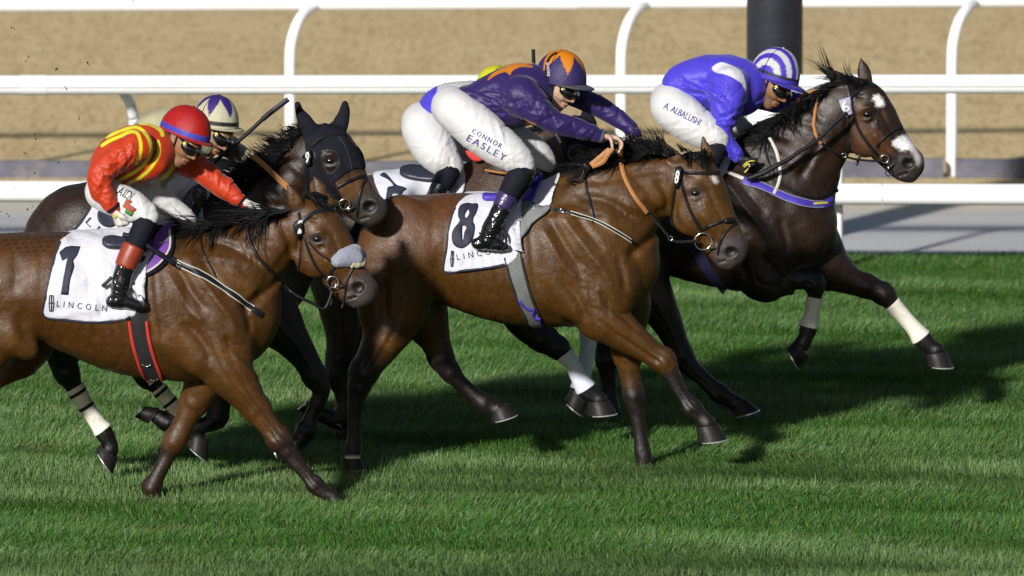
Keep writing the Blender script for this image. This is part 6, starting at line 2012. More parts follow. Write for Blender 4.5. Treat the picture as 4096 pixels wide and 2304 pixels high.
def rider(key, label, Y, d, h=0.0055):
    hp = d['hip']
    g = at(hp[0], hp[1], Y)
    root = empty('person', (g[0], Y, g[2]))
    tag(root, label, 'jockey', 'jockeys crouched over the galloping horses')
    R_ = dict(root=root, Y=Y)
    f, s, u = head_frame(d['pitch'], d['yaw'])
    fc, sc_, uc = head_frame(d.get('cap_pitch', d['pitch'] - 18), d['yaw'])
    cc = at(*d['cap'], Y + d.get('head_dy', 0)) + uc * .015
    hk = d.get('head_k', 1.0) * 1.10
    hc = cc - uc * 0.030 - f * 0.006
    if 'nose' in d:
        tgt = np.array([d['nose'], d['chin']], float).mean(0)
        q = [hc + (f * .118 - u * .034) * hk, hc + (f * .062 - u * .122) * hk]
        cur = np.mean([proj(*p) for p in q], axis=0)
        hc = hc + np.array([1, 0, 0]) * (tgt[0] - cur[0]) * mpp(Y) - UP * (tgt[1] - cur[1]) * mpp(Y)
        print(key, 'head shift', tgt - cur)
    R_['frame'] = (f, s, u, hc)
    T = [chain(Y, c) for c in d['torso']]
    arms = {k: chain(Y, v) for k, v in d['arms'].items()}
    thighs = {k: chain(Y, v) for k, v in d['thighs'].items()}
    shins = {k: chain(Y, v) for k, v in d.get('shins', {}).items()}
    feet = {k: chain(Y, v) for k, v in d.get('feet', {}).items()}
    hips = [chain(Y, c) for c in d['hips']]
    # ---- continuous body
    def slim(c, a):
        q = c.copy(); q[:, 3] *= a; q[:, 4] *= a; return q
    chs = [(slim(c, .84), .03) for c in T + hips]
    chs += [(slim(c, .60), .02) for c in list(arms.values()) + list(thighs.values()) + list(shins.values())]
    chs += [(slim(c, .75), .015) for c in feet.values()]
    hd = head_chains(hc, f, s, u, hk)
    chs += [(np.array(c), k) for c, k in hd]
    neck0 = T[0][-1]
    nk = np.array([(*(hc - f * .035 * hk - u * .055 * hk), .052, .052), (*((hc - f * .045 - u * .07) * .5 + neck0[:3] * .5), .054, .054), (*neck0[:3], .06, .06)])
    chs.append((nk, .02))
    hands = {}
    for k, hd_ in d.get('hands', {}).items():
        A = arms[k]
        w = A[-1][:3]
        hands[k] = hand_chains(w, *hd_['args'], **hd_.get('kw', {}))
        chs.append((np.array([(*A[-2][:3], .026, .026), (*w, .023, .023)]), .01))
        if not hd_.get('nohand'):
            chs += [(np.array(c), kk) for c, kk in hands[k]]
    fld = build_field(chs, h)
    head_cuts(fld, hc, f, s, u, hk)
    V, F = fld.mesh(smooth=1)
    n = len(V)
    sk = np.array(d['skin']) * .66
    col = np.tile(sk, (n, 1))
    rel = (V - hc) / hk
    a_, b_, c_ = rel @ f, rel @ s, rel @ u
    def bl(w, cc_):
        nonlocal col
        col = col * (1 - w[:, None]) + np.array(cc_) * w[:, None]
    hm = (np.abs(a_) < .16) & (np.abs(b_) < .12) & (c_ > -.16) & (c_ < .16)
    lips = hm & (a_ > .07) & (np.abs(b_) < .024) & (np.abs(c_ + .0735) < .015)
    bl(lips * .6, sk * np.array([.95, .5, .5]))
    mouth = hm & (a_ > .075) & (np.abs(b_) < .02) & (np.abs(c_ + .0725) < .004)
    bl(mouth * .8, (.04, .015, .012))
    bl((hm & (a_ > .085) & (c_ < -.015) & (c_ > -.05)) * .35, sk * np.array([1.12, .75, .7]))
    st = d.get('stubble', 0.35)
    beard = hm & (c_ < -.052) & (c_ > -.128) & (a_ > -.005) & ~lips
    bl(beard * st, (.06, .045, .035))
    must = hm & (a_ > .07) & (np.abs(b_) < .03) & (c_ < -.05) & (c_ > -.062)
    bl(must * st, (.05, .035, .03))
    hair = hm & (a_ < -.02) & (c_ > -.045) & (np.abs(b_) < .078)
    bl(hair * 1.0, (.02, .014, .010))
    body = mesh_np('body', V, F, M['skin'], root, col=np.clip(col, .002, 1))
    R_['body'] = bvh_of(V, F)
    # ---- gloves
    for k, hd_ in d.get('hands', {}).items():
        if hd_.get('glove'):
            ch2 = []
            for c, kk in hands[k]:
                q = np.array(c); q[:, 3:] += .0028; ch2.append((q, kk))
            A = arms[k]
            wv = A[-1][:3]; back = A[-2][:3] - wv; back /= np.linalg.norm(back)
            ch2.append((np.array([(*(wv + back * .03), .030, .030), (*wv, .028, .028)]), .01))
            gf = build_field(ch2, .005)
            gf.ripple(.0012, .03, seed=4)
            Vg, Fg = gf.mesh()
            gc = np.array(hd_['glove']) * .75
            colg = np.tile(gc, (len(Vg), 1))
            gl = mesh_np('glove', Vg, Fg, M['glove_white'], root, col=colg)
            R_['glove_' + k] = (gl, bvh_of(Vg, Fg))
    # ---- breeches
    brf = build_field([(c, .03) for c in hips] + [(c, .035) for c in thighs.values()], h)
    kid = ord(key[1])
    brf.ripple(.0010, .14, seed=kid + 2, n=8)
    brf.relief(Y, auto_folds([d['thighs']['near']], kid, 26, .0032) + auto_folds([d['thighs']['far']], kid + 3, 14, .0032), sharp=True)
    Vb, Fb = brf.mesh()
    wcol = np.tile(np.array(d.get('breech', (.78, .77, .76))) * .70, (len(Vb), 1))
    pxb, pyb = mpx(Vb, Y)
    for geo, c_, wpx in d.get('breech_paint', []):
        w = np.clip(.5 - (linedist(pxb, pyb, geo) - wpx) / 5, 0, 1)
        wcol = wcol * (1 - w[:, None]) + np.array(c_) * w[:, None]
    R_['breeches'] = mesh_np('breeches', Vb, Fb, M['breech'], root, col=wcol)
    R_['bb'] = bvh_of(Vb, Fb)
    # ---- jacket
    jch = [(c, .03) for c in T] + [(c, .03) for c in arms.values()]
    jf = build_field(jch, h)
    # sleeves stop at the cuff: nothing to cut, the arm chain ends there
    jf.ripple(.0022, .13, seed=kid + 1, n=7)
    jf.relief(Y, auto_folds([d['arms']['near']], kid + 7, 24, .0070) + torso_folds(d['torso'][0], d['arms']['near'], kid), near_only=True, sharp=True)
    jf.relief(Y, auto_folds([d['arms']['far']], kid + 9, 18, .0065), sharp=True)
    Vj, Fj = jf.mesh()
    px, py = mpx(Vj, Y)
    jc = np.tile(np.array(d['silk']) * KA, (len(Vj), 1))
    for op in d.get('silk_paint', []):
        kind, geo, c_ = op[:3]
        if kind == 'line': dd = linedist(px, py, smooth_poly(geo, 5, closed=False)) - op[3]
        elif kind == 'poly': dd = polydist(px, py, smooth_poly(geo, 3))
        elif kind == 'arm':
            D = dense(arms[geo])[::2]
            dd = np.full(len(Vj), 1e9)
            for q in D[op[3] if len(op) > 3 else 0:]:
                dd = np.minimum(dd, np.linalg.norm(Vj - q[:3], axis=1) - q[3] * 1.12)
            dd = dd / mpp(Y)
        w = np.clip(.5 - dd / 3, 0, 1)[:, None]
        if len(op) > 4 and op[4] == 'near': w = w * (Vj[:, 1] < Y)[:, None]
        jc = jc * (1 - w) + np.array(c_) * KA * w
    R_['jacket'] = mesh_np('silk_jacket', Vj, Fj, M['silk'], root, col=np.clip(jc, .002, 1))
    R_['jb'] = bvh_of(Vj, Fj)
    for k, (c_, w_) in d.get('cuffs', {}).items():
        A = dense(arms[k]); q = A[-max(3, int(len(A) * w_)):].copy(); q[:, 3:] += .0035
        tube('cuff', q, c_, R_['jacket'], seg=18, caps=False)
    # ---- boots
    for k in shins:
        bf = build_field([(shins[k], .02)] + ([(feet[k], .02)] if k in feet else []), .005)
        bf.ripple(.0014, .05, seed=3, n=6)
        Vs, Fs = bf.mesh()
        bo = mesh_np('boot', Vs, Fs, M['boot'], root)
        R_['boot_' + k] = (bo, bvh_of(Vs, Fs))
        D = dense(shins[k])
        for (t0, t1, mt, gr) in d.get('boot_bands', {}).get(k, []):
            i0, i1 = int(t0 * (len(D) - 1)), int(t1 * (len(D) - 1)) + 1
            q = D[i0:i1].copy(); q[:, 3:] += gr
            tube('boot_band', q, M[mt], bo, seg=22)
    # ---- cap, goggles
    m_ = mpp(Y)
    cp = cap_mesh('cap', cc, fc, sc_, uc, d['cap_a'] * m_ * 1.11, .117, d['cap_h'] * m_, d['cap_col'], M['cap'], root,
                  peak=d.get('peak', .045), peakcol=d.get('peak_col', d['cap_col'](89, 0)), droop=d.get('droop', .012))
    R_['cap'] = cp
    def P(a, b, d_, r): return (*(hc + (f * a + s * b + u * d_) * hk), r * hk, r * hk)
    gch = []
    for q in (-1, 1):
        gch.append((np.array([P(.066, .064 * q, -.004, .022), P(.082, .050 * q, -.007, .027), P(.091, .030 * q, -.009, .028), P(.095, .014 * q, -.005, .022)]), .006))
    gch.append((np.array([P(.094, -.014, .002, .016), P(.094, .014, .002, .016)]), .006))
    gf = build_field(gch, .005)
    Vg, Fg = gf.mesh()
    go = mesh_np('goggles', Vg, Fg, M['goggle'], root)
    gb = bvh_of(Vg, Fg)
    # strap round the head
    hb = [bvh_of(V, F)]
    pts = [P(.060, .070, .008, 0)[:3], P(.030, .086, .014, 0)[:3], P(0, .094, .022, 0)[:3], P(-.04, .088, .030, 0)[:3], P(-.085, .050, .036, 0)[:3]]
    D = np.array([(*p, .0075, .004) for p in pts])
    tube('goggle_strap', dense(D), M['bootmatte'], go, seg=8)
    if d.get('badge', True):
        cb_ = np.array(P(.070, .080, .004, 0)[:3]); nn = s * .9 + f * .35; nn /= np.linalg.norm(nn)
        e1 = np.cross(nn, [0, 0, 1.0]); e1 /= np.linalg.norm(e1); e2 = np.cross(e1, nn)
        Vd = [cb_ + nn * .004] + [cb_ + nn * .003 + .0105 * (e1 * math.cos(i * .5236) + 1.25 * e2 * math.sin(i * .5236)) for i in range(12)]
        Fd = np.array([(0, 1 + i, 1 + (i + 1) % 12) for i in range(12)])
        mesh_np('badge', np.array(Vd), Fd, M['yellowdot'], go)
    # chin strap and harness
    pts = [P(.000, .088, .040, 0)[:3], P(.012, .084, .000, 0)[:3], P(.022, .070, -.050, 0)[:3], P(.036, .045, -.100, 0)[:3], P(.045, .010, -.124, 0)[:3], P(.040, -.03, -.110, 0)[:3]]
    tube('chin_strap', dense(np.array([(*p, .0055, .0035) for p in pts])), M['bootmatte'], cp, seg=8)
    cord_pts = [cc + uc * d['cap_h'] * m_ * math.cos(t) * 1.005 + sc_ * .119 * math.sin(t) - fc * .02 * math.sin(t) for t in np.linspace(-.2, 1.5, 14)]
    if d.get('cap_cord', True):
        tube('cap_cord', np.array([(*p, .0022, .0022) for p in cord_pts]), M['bootmatte'], cp, seg=6)
    RIDERS[key] = R_
    return R_

WHITE = (.78, .77, .77)
# ---------------------------------------------------------------- rider of horse 1: red silks with yellow hoops
RED = (.70, .055, .010); YEL = (1.12, 1.02, .035)
r1 = rider('j1', 'jockey in red silks with yellow hoops and a red cap with blue band', -1.25, dict(
    hip=(430, 760), pitch=32, yaw=38, nose=(766, 634), chin=(720, 668), cap=(738, 545), cap_pitch=15, cap_a=101, cap_h=114, head_k=.98,
    skin=s2l(168, 122, 84), stubble=.3,
    torso=[[(425, 690, 72, 0, .13), (465, 650, 100, 0, .15), (525, 622, 118, 0, .165), (585, 608, 114, 0, .17), (628, 606, 86, 0, .14), (652, 598, 48, 0, .08)],
           [(550, 645, 78, -.10, .08), (600, 655, 66, -.10, .07)], [(560, 640, 80, .10, .08), (640, 650, 70, .10, .07)]],
    arms=dict(near=[(552, 585, 66, -.19), (500, 615, 62, -.22), (440, 655, 56, -.24), (400, 700, 48, -.26), (402, 755, 46, -.27), (430, 800, 40, -.28), (458, 836, 28, -.28)],
              far=[(690, 620, 62, .16), (745, 648, 58, .17), (800, 675, 52, .18), (850, 715, 48, .17), (905, 760, 42, .15), (945, 788, 34, .13), (975, 810, 24, .12)]),
    hips=[[(405, 748, 60, 0, .15), (430, 762, 66, 0, .16)]],
    thighs=dict(near=[(412, 770, 72, -.10), (460, 795, 70, -.16), (520, 822, 66, -.22), (575, 850, 54, -.26), (592, 866, 46, -.27)],
                far=[(450, 770, 66, .10), (560, 775, 60, .17), (660, 815, 50, .20), (725, 860, 42, .20), (755, 882, 34, .20)]),
    shins=dict(near=[(585, 880, 46, -.27), (565, 930, 43, -.29), (538, 985, 43, -.31), (512, 1040, 42, -.32), (495, 1090, 40, -.32), (484, 1140, 40, -.32), (478, 1185, 36, -.32)],
               far=[(745, 895, 36, .21), (700, 980, 36, .29), (660, 1060, 36, .31)]),
    feet=dict(near=[(448, 1206, 26, -.32), (480, 1204, 30, -.32), (520, 1212, 26, -.325), (552, 1222, 20, -.33), (572, 1226, 14, -.33)],
              far=[(640, 1080, 26, .31), (720, 1095, 18, .32)]),
    boot_bands=dict(near=[(0.0, .36, 'bootmatte', .003), (.34, .60, 'bootred', .005)]),
    silk=RED, breech=WHITE,
    silk_paint=[
        ('line', [(408, 582), (440, 562), (480, 545), (520, 528), (548, 532), (562, 572), (560, 620), (545, 655)], YEL, 6.5),
        ('line', [(425, 548), (480, 524), (540, 508), (578, 530), (602, 575), (600, 620), (570, 665), (510, 705), (450, 735)], YEL, 6.5),
        ('line', [(562, 492), (600, 496), (640, 518), (650, 540)], YEL, 7.5),
        ('line', [(632, 566), (636, 610), (615, 655), (575, 700), (515, 735)], YEL, 6.5),
        ('line', [(700, 660), (672, 700), (640, 735), (610, 760)], YEL, 10),
        ('arm', 'near', RED, 10), ('arm', 'far', RED, 8)],
    cuffs=dict(near=(M['bootmatte'], .07), far=(M['bootmatte'], .05)),
    hands=dict(near=dict(args=(np.array([.32, -.05, -1.0]), np.array([.95, .35, .2])), kw=dict(curl=(75, 85, 55), thumb=-1), glove=(.70, .68, .60)),
               far=dict(args=(np.array([1.0, -.1, -.35]), np.array([-.2, -.3, -1.0])), kw=dict(curl=(55, 70, 45), thumb=1), glove=(.70, .68, .62))),
    cap_col=lambda th, ph: s2l(70, 74, 190) if 79 < th < 90 else (s2l(190, 30, 32) if (ph % 360) > 40 and (ph % 360) < 220 else s2l(186, 28, 14)),
    peak=.028, peak_col=s2l(190, 26, 24), droop=.006, cap_cord=False))
lettering('thigh_lettering', 'AIDI', (464, 776), (520, 802), 34, [r1['bb']], -1.25, -.25, M['ink'], r1['breeches'], off=.004, slant=.2)
drape('flag_patch', [[(508, 796), (530, 806), (520, 818), (546, 836), (528, 852), (490, 826)]], [r1['bb']], -1.25, -.25, M['flagred'], r1['breeches'], off=.004, thick=.002, grid=6)
drape('flag_patch', [[(506, 836), (534, 852), (526, 864), (500, 848)]], [r1['bb']], -1.25, -.25, M['flaggreen'], r1['breeches'], off=.0045, thick=.002, grid=6)
drape('glove_badge', [smooth_poly([(458, 858), (466, 853), (470, 864), (464, 876), (458, 870)], 2)], [r1['glove_near'][1]], -1.25, -.28, M['yellowdot'], r1['glove_near'][0], off=.003, thick=.002, grid=4)
cord('boot_crease', [(452, 1130), (480, 1150), (505, 1146)], 4, [r1['boot_near'][1]], -1.25, -.33, M['boot'], r1['boot_near'][0], off=.001)
cord('boot_crease', [(450, 1156), (478, 1174), (506, 1170)], 4, [r1['boot_near'][1]], -1.25, -.33, M['boot'], r1['boot_near'][0], off=.001)
cord('stirrup', [(560, 1240, -.33), (575, 1225, -.345), (572, 1200, -.345), (556, 1180, -.33)], 5, None, -1.25, -.33, M['metal'], r1['boot_near'][0])
strap('spur_tongue', [(448, 1108, -.35), (425, 1132, -.34), (408, 1146, -.33)], 15, None, -1.25, -.33, M['saddle'], r1['boot_near'][0])

# ---------------------------------------------------------------- rider of horse 9: cream silks
CREAM = s2l(206, 200, 160)
r9 = rider('j9', 'jockey in cream silks and cream cap with purple star, behind the rider in red', -.42, dict(
    hip=(600, 700), pitch=34, yaw=38, nose=(887, 590), chin=(846, 634), cap=(862, 512), cap_pitch=5, cap_a=88, cap_h=122, head_k=.98,
    skin=s2l(176, 136, 104), stubble=.65,
    torso=[[(560, 620, 80, 0, .14), (610, 560, 100, 0, .16), (670, 545, 112, 0, .17), (740, 550, 100, 0, .17), (800, 565, 70, 0, .12)]],
    arms=dict(near=[(700, 580, 60, -.18), (650, 680, 52, -.22), (615, 745, 40, -.22), (665, 728, 34, -.20), (730, 700, 26, -.18), (752, 692, 22, -.17)],
              far=[(800, 560, 56, .16), (870, 570, 50, .17), (920, 590, 46, .17), (965, 620, 38, .15), (1000, 645, 28, .12)]),
    hips=[[(560, 700, 70, 0, .15), (590, 705, 72, 0, .16)]],
    thighs=dict(near=[(580, 715, 72, -.10), (680, 735, 64, -.18), (770, 752, 50, -.22), (800, 765, 42, -.23)],
                far=[(600, 700, 70, .10), (760, 690, 56, .18), (880, 675, 42, .20), (960, 690, 34, .20)]),
    shins=dict(near=[(790, 770, 42, -.25), (755, 850, 40, -.28), (720, 940, 38, -.29)], far=[(950, 705, 36, .22), (900, 800, 36, .28), (860, 880, 34, .29)]),
    silk=CREAM, breech=(.66, .66, .68),
    silk_paint=[('poly', [(880, 570), (930, 580), (960, 620), (950, 660), (880, 640)], s2l(120, 112, 50), 0)],
    hands=dict(near=dict(args=(np.array([1, 0, -.35]), np.array([-.2, .2, -1.0])), kw=dict(curl=(70, 80, 50)), glove=(.012, .012, .016)),
               far=dict(args=(np.array([1, -.1, -.6]), np.array([-.4, 0, -1.0])), kw=dict(curl=(60, 70, 45)), glove=(.02, .02, .025))),
    cap_col=(lambda S=star(s2l(62, 44, 128), s2l(214, 208, 176), 6, 15, 26, 70): (lambda th, ph: (.02, .018, .02) if 77 < th < 86 else S(th, ph)))(),
    peak=.034, peak_col=s2l(206, 198, 160), droop=.004))
drape('boot_top', [smooth_poly([(726, 735), (780, 722), (800, 745), (782, 790), (738, 800), (715, 770)], 2)], None, -.42, -.24, M['saddle'], r9['root'], thick=.02)

# ---------------------------------------------------------------- rider of horse 7, hidden: blue and white silks
BLU = s2l(88, 74, 232)
r7 = rider('j7', 'jockey in blue and white silks with yellow cap, hidden behind the navy and orange rider', 1.0, dict(
    hip=(1700, 510), pitch=30, yaw=20, cap=(1992, 356), cap_pitch=12, cap_a=78, cap_h=84,
    skin=s2l(190, 140, 110),
    torso=[[(1722, 452, 62, 0, .15), (1765, 425, 80, 0, .16), (1830, 395, 70, 0, .16), (1890, 385, 62, 0, .15), (1940, 385, 50, 0, .10)]],
    arms=dict(near=[(1880, 390, 45, -.15), (1930, 450, 40, -.17), (2000, 480, 32, -.15), (2060, 520, 24, -.12)],
              far=[(1890, 390, 45, .15), (2000, 440, 40, .2), (2090, 480, 26, .2), (2120, 400, 22, .2), (2132, 330, 22, .2)]),
    hips=[[(1690, 490, 84, 0, .15), (1705, 520, 86, 0, .16)]],
    thighs=dict(near=[(1700, 520, 92, -.08), (1728, 575, 90, -.14), (1765, 628, 74, -.20), (1800, 662, 54, -.22), (1812, 672, 44, -.22)],
                far=[(1720, 520, 80, .10), (1860, 590, 56, .18), (1950, 620, 40, .18)]),
    shins=dict(near=[(1800, 680, 44, -.24), (1778, 720, 42, -.26), (1750, 770, 38, -.28), (1720, 830, 36, -.28)]),
    boot_bands=dict(near=[(0.0, .45, 'bootmatte', .003)]),
    silk=BLU, breech=WHITE,
    silk_paint=[('poly', [(1760, 330), (1830, 320), (1900, 330), (1900, 480), (1800, 520), (1760, 470), (1730, 430), (1745, 380)], (.75, .74, .76), 0)],
    cap_col=lambda th, ph: s2l(225, 226, 40), peak=.02, badge=False))
wh = empty('riding_whip', at(2134, 330, 1.2))
tag(wh, 'black whip end sticking up behind the navy and orange rider\'s cap', 'whip', 'whips carried by the jockeys')
cord('shaft', [(2138, 420, .2), (2136, 330, .2), (2134, 245, .2)], 6, None, 1.0, .2, M['whip'], wh)
strap('flap', [(2135, 262, .2), (2134, 230, .2), (2133, 197, .2)], 15, None, 1.0, .2, M['whip'], wh, thick=.006)

# ---------------------------------------------------------------- rider of horse 8: navy and orange
NAVY = s2l(54, 38, 106); ORA = s2l(232, 140, 10)
r8 = rider('j8', 'jockey in navy silks with orange yoke and navy cap with orange star, arms stretched forward', 0.0, dict(
    hip=(1820, 440), pitch=27, yaw=30, nose=(2281, 410), chin=(2239, 442), cap=(2243, 336), cap_pitch=5, cap_a=97, cap_h=126, head_k=.98,
    skin=s2l(214, 176, 152), stubble=.4,
    torso=[[(1872, 405, 66, 0, .13), (1905, 412, 80, 0, .145), (1975, 402, 104, 0, .165), (2050, 385, 124, 0, .18), (2105, 366, 114, 0, .165), (2148, 354, 78, 0, .12), (2172, 352, 46, 0, .08)],
           [(2030, 440, 68, 0, .14), (2090, 420, 80, 0, .14)]],
    arms=dict(near=[(2085, 385, 82, -.16), (2130, 420, 70, -.20), (2180, 465, 52, -.22), (2230, 492, 44, -.22), (2300, 512, 42, -.20), (2360, 530, 35, -.18), (2408, 546, 26, -.165)],
              far=[(2220, 350, 62, .15), (2285, 372, 52, .16), (2345, 402, 46, .17), (2405, 432, 42, .17), (2460, 466, 38, .16), (2510, 502, 32, .14), (2540, 535, 24, .12)]),
    hips=[[(1808, 428, 84, 0, .15), (1832, 446, 86, 0, .16)]],
    thighs=dict(near=[(1830, 450, 84, -.09), (1900, 505, 90, -.16), (1975, 568, 84, -.22), (2045, 618, 70, -.26), (2088, 655, 52, -.28), (2098, 668, 44, -.28)],
                far=[(1860, 460, 76, .09), (1990, 520, 66, .16), (2090, 570, 58, .19), (2160, 618, 50, .20), (2190, 655, 36, .20)]),
    shins=dict(near=[(2090, 690, 48, -.29), (2062, 730, 47, -.31), (2034, 780, 42, -.32), (2008, 830, 38, -.33), (1986, 876, 38, -.33), (1964, 920, 38, -.33), (1950, 955, 34, -.33)],
               far=[(2180, 670, 36, .22), (2130, 760, 36, .29), (2080, 850, 34, .31)]),
    feet=dict(near=[(1908, 975, 24, -.33), (1945, 972, 28, -.33), (1985, 980, 24, -.335), (2022, 988, 15, -.34)]),
    boot_bands=dict(near=[(0.0, .34, 'bootmatte', .003), (.32, .52, 'bootviolet', .004)]),
    silk=NAVY, breech=WHITE,
    silk_paint=[('poly', [(1950, 322), (1962, 300), (1990, 282), (2030, 262), (2080, 250), (2130, 244), (2134, 254), (2100, 262), (2128, 262), (2126, 270), (2080, 268), (2048, 285), (2040, 300), (2020, 288), (1985, 300)], ORA, 0),
                ('poly', [(2102, 474), (2112, 484), (2142, 494), (2136, 502), (2102, 500)], ORA, 0)],
    cuffs=dict(near=(mat('grey_cuff', (.10, .10, .11), rough=.8), .055), far=(mat('grey_cuff', (.10, .10, .11), rough=.8), .05)),
    hands=dict(near=dict(args=(np.array([1.0, -.06, -.16]), np.array([.05, -.35, -1.0])), kw=dict(curl=(42, 52, 28), thumb=1, tdir=(.25, -.3, -1.0))),
               far=dict(args=(np.array([.5, -.1, -1.0]), np.array([-1.0, 0, -.3])), kw=dict(curl=(70, 80, 50), thumb=-1))),
    cap_col=star(ORA, s2l(56, 44, 104), 6, -8, 30, 72), peak=.05, peak_col=s2l(92, 88, 98), droop=.018))
lettering('thigh_lettering', 'CONNOR', (1886, 530), (2002, 594), 19, [r8['bb']], 0.0, -.25, M['inkblue'], r8['breeches'], off=.005, track=1.35)
lettering('thigh_lettering', 'EASLEY', (1866, 560), (2016, 644), 27, [r8['bb']], 0.0, -.25, M['inkblue'], r8['breeches'], off=.005, track=1.35)
# strap with lettering round the cap
capv = bvh_of([v.co[:] for v in r8['cap'].data.vertices], [p.vertices[:] for p in r8['cap'].data.polygons])
cs = strap('cap_strap', [(2228, 212), (2205, 224), (2190, 250), (2186, 285), (2190, 320), (2196, 345)], 13, [capv], 0.0, -.1, M['bootmatte'], r8['root'], off=.003, thick=.003)
lettering('strap_lettering', 'SHORE', (2188, 252), (2192, 306), 11, [capv], 0.0, -.11, M['whiteplastic'], cs, off=.0075)
cord('boot_crease', [(1930, 908), (1960, 925), (1985, 918)], 4, [r8['boot_near'][1]], 0.0, -.34, M['boot'], r8['boot_near'][0], off=.001)
cord('boot_crease', [(1918, 932), (1950, 948), (1980, 942)], 4, [r8['boot_near'][1]], 0.0, -.34, M['boot'], r8['boot_near'][0], off=.001)
strap('stirrup_leather', [(2120, 745, -.3), (2080, 790, -.33), (2040, 840, -.345), (2010, 900, -.345), (2012, 950, -.345)], 13, None, 0.0, -.32, M['leather'], HORSES['h8']['root'])
cord('stirrup', [(1985, 1000, -.34), (2020, 990, -.36), (2024, 950, -.36), (2010, 920, -.35)], 5, None, 0.0, -.34, M['leather'], HORSES['h8']['root'])

# ---------------------------------------------------------------- rider of horse 6: blue with white epaulettes
r6 = rider('j6', 'jockey in blue silks with white shoulder stripe and blue and white striped cap', 2.0, dict(
    hip=(2690, 410), pitch=32, yaw=34, nose=(3128, 405), chin=(3082, 437), cap=(3096, 322), cap_pitch=14, cap_a=95, cap_h=124, head_k=1.0,
    skin=s2l(166, 118, 82), stubble=.5,
    torso=[[(2695, 335, 50, 0, .12), (2738, 332, 80, 0, .145), (2815, 330, 106, 0, .165), (2900, 340, 122, 0, .185), (2955, 350, 116, 0, .17), (2990, 346, 86, 0, .12), (3012, 338, 50, 0, .08)]],
    arms=dict(near=[(2915, 350, 84, -.16), (2910, 410, 70, -.20), (2898, 470, 54, -.22), (2880, 520, 49, -.23), (2892, 562, 46, -.24), (2926, 602, 36, -.24), (2950, 624, 27, -.24)],
              far=[(3040, 385, 52, .16), (3095, 405, 46, .17), (3150, 405, 38, .15), (3195, 398, 26, .12)]),
    hips=[[(2680, 405, 80, 0, .15), (2698, 425, 84, 0, .16)]],
    thighs=dict(near=[(2690, 430, 86, -.09), (2745, 475, 84, -.16), (2810, 520, 74, -.22), (2862, 552, 52, -.26), (2876, 566, 42, -.27)],
                far=[(2720, 440, 74, .09), (2860, 470, 60, .16), (2940, 502, 50, .19), (2990, 530, 36, .20)]),
    shins=dict(near=[(2868, 590, 42, -.28), (2846, 640, 40, -.30), (2815, 710, 37, -.32), (2790, 780, 36, -.32)]),
    boot_bands=dict(near=[(0.0, .5, 'bootmatte', .003)]),
    silk=BLU, breech=WHITE,
    silk_paint=[('arm', 'near', BLU, 0),
                ('poly', [(2848, 272), (2862, 258), (2885, 249), (2915, 257), (2956, 276), (2974, 302), (2986, 345), (2984, 368), (2966, 334), (2930, 310), (2895, 296), (2862, 290)], (1.0, .98, 1.05), 0, 'near'),
                ('line', [(2985, 360), (2984, 395), (2972, 415)], (.66, .66, .72), 2)],
    hands=dict(near=dict(args=(np.array([.75, -.06, -.85]), np.array([.8, .3, .35])), kw=dict(curl=(70, 85, 55), thumb=-1), glove=(.010, .010, .014)),
               far=dict(args=(np.array([1.0, -.2, -.3]), np.array([0, 0, -1.0])), kw=dict(curl=(60, 70, 40)), glove=(.012, .012, .016))),
    cap_col=lambda th, ph: (s2l(76, 60, 196) if th > 84 else ((.020, .018, .026) if th > 79 else (s2l(78, 58, 200) if int((math.degrees(math.acos(max(-1, min(1, math.sin(math.radians(th)) * math.sin(math.radians(ph))))))) / 14.5 + .35) % 2 == 1 else (.74, .74, .74)))),
    peak=.055, peak_col=s2l(70, 54, 190), droop=.018))
lettering('thigh_lettering', 'A. ALBALUSHI', (2654, 432), (2796, 504), 26, [r6['bb']], 2.0, -.25, M['inkblue'], r6['breeches'], off=.005)
gl, gbv = r6['glove_near']
cord('glove_cord', [(2972, 664), (2985, 648), (3003, 642), (3022, 644)], 2.6, [gbv, r6['body']], 2.0, -.27, M['yellowcord'], gl, off=.003)
cord('glove_cord', [(2978, 690), (2994, 672), (3000, 660), (2990, 654), (2978, 668)], 2.8, [gbv, r6['body']], 2.0, -.27, M['yellowcord'], gl, off=.004)

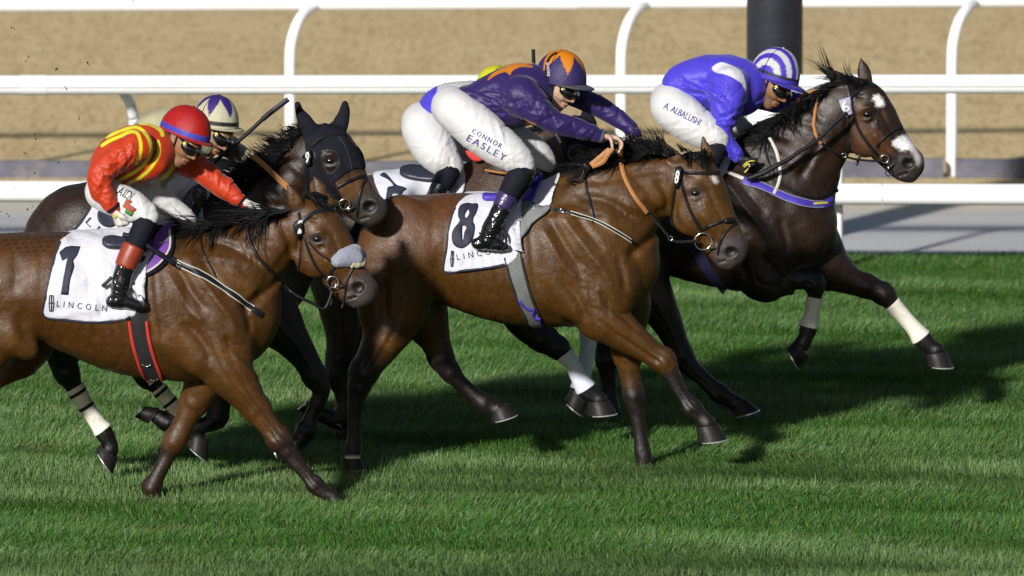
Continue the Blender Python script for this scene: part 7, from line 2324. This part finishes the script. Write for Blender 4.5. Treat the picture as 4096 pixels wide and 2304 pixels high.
# ---------------------------------------------------------------- whips
def whip(label, Y, pts, r0, r1_, flap=None):
    w = empty('riding_whip', at(pts[0][0], pts[0][1], Y + pts[0][2]))
    tag(w, label, 'whip', 'whips carried by the jockeys')
    cord('shaft', pts, r0, None, Y, pts[0][2], M['whip'], w, rend=r1_, seg=10)
    if flap: strap('flap', flap[0], flap[1], None, Y, pts[0][2], M['whip'], w, thick=.006)
    return w
w1 = whip('black whip held low in the red rider\'s white glove, pointing down at the shoulder', -1.25, [(492, 938, -.31), (540, 952, -.32), (600, 990, -.32), (660, 1030, -.31), (698, 1056, -.30)], 10, 11)
w9 = whip('long black whip slanting up from the cream rider\'s hand in front of his chin', -.42, [(790, 712, -.20), (848, 656, -.21), (930, 585, -.22), (1010, 515, -.22), (1060, 468, -.22), (1092, 441, -.22)], 8, 8,
          ([(1048, 478, -.22), (1095, 440, -.22), (1154, 396, -.22)], 22))
w6 = whip('black whip held by the rider in blue, lying across the dark horse\'s neck', 2.0, [(2990, 715, -.28), (3053, 692, -.29), (3110, 660, -.29), (3150, 640, -.28), (3200, 605, -.26), (3267, 562, -.24), (3330, 500, -.22), (3385, 452, -.2)], 11, 6,
          ([(3335, 498, -.22), (3360, 475, -.21), (3388, 450, -.2)], 16))

# ---------------------------------------------------------------- bits of turf thrown up behind the hooves
V, F = [], []
rr = np.random.default_rng(5)
spots = [(53, 115), (110, 240), (226, 280), (232, 655), (142, 695), (62, 680), (140, 545), (20, 860), (35, 868), (115, 832), (262, 352), (318, 473), (350, 250), (65, 760), (95, 610), (210, 470), (8, 850), (180, 620), (535, 10), (300, 560),
         (1800, 1330), (1810, 1340), (2900, 720), (1350, 1700), (505, 1390)]
for (x, y) in spots:
    for q in range(rr.integers(1, 4)):
        c = at(x + rr.normal(0, 6), y + rr.normal(0, 6), -.9 + rr.normal(0, .2) + (0.3 if x > 1500 else 0))
        sz = rr.uniform(.002, .0075)
        b0 = len(V)
        for dvec in ((1, 0, 0), (-1, 0, 0), (0, 1, 0), (0, -1, 0), (0, 0, 1), (0, 0, -1)):
            V.append(c + np.array(dvec) * sz * rr.uniform(.4, 1.5))
        F += [(b0 + a, b0 + b_, b0 + c_) for a, b_, c_ in ((0, 2, 4), (2, 1, 4), (1, 3, 4), (3, 0, 4), (2, 0, 5), (1, 2, 5), (3, 1, 5), (0, 3, 5))]
ft = mesh_np('flying_turf', np.array(V), np.array(F), mat('turf_crumb', (.045, .05, .02), rough=.9), smooth=False)
ft['kind'] = 'stuff'
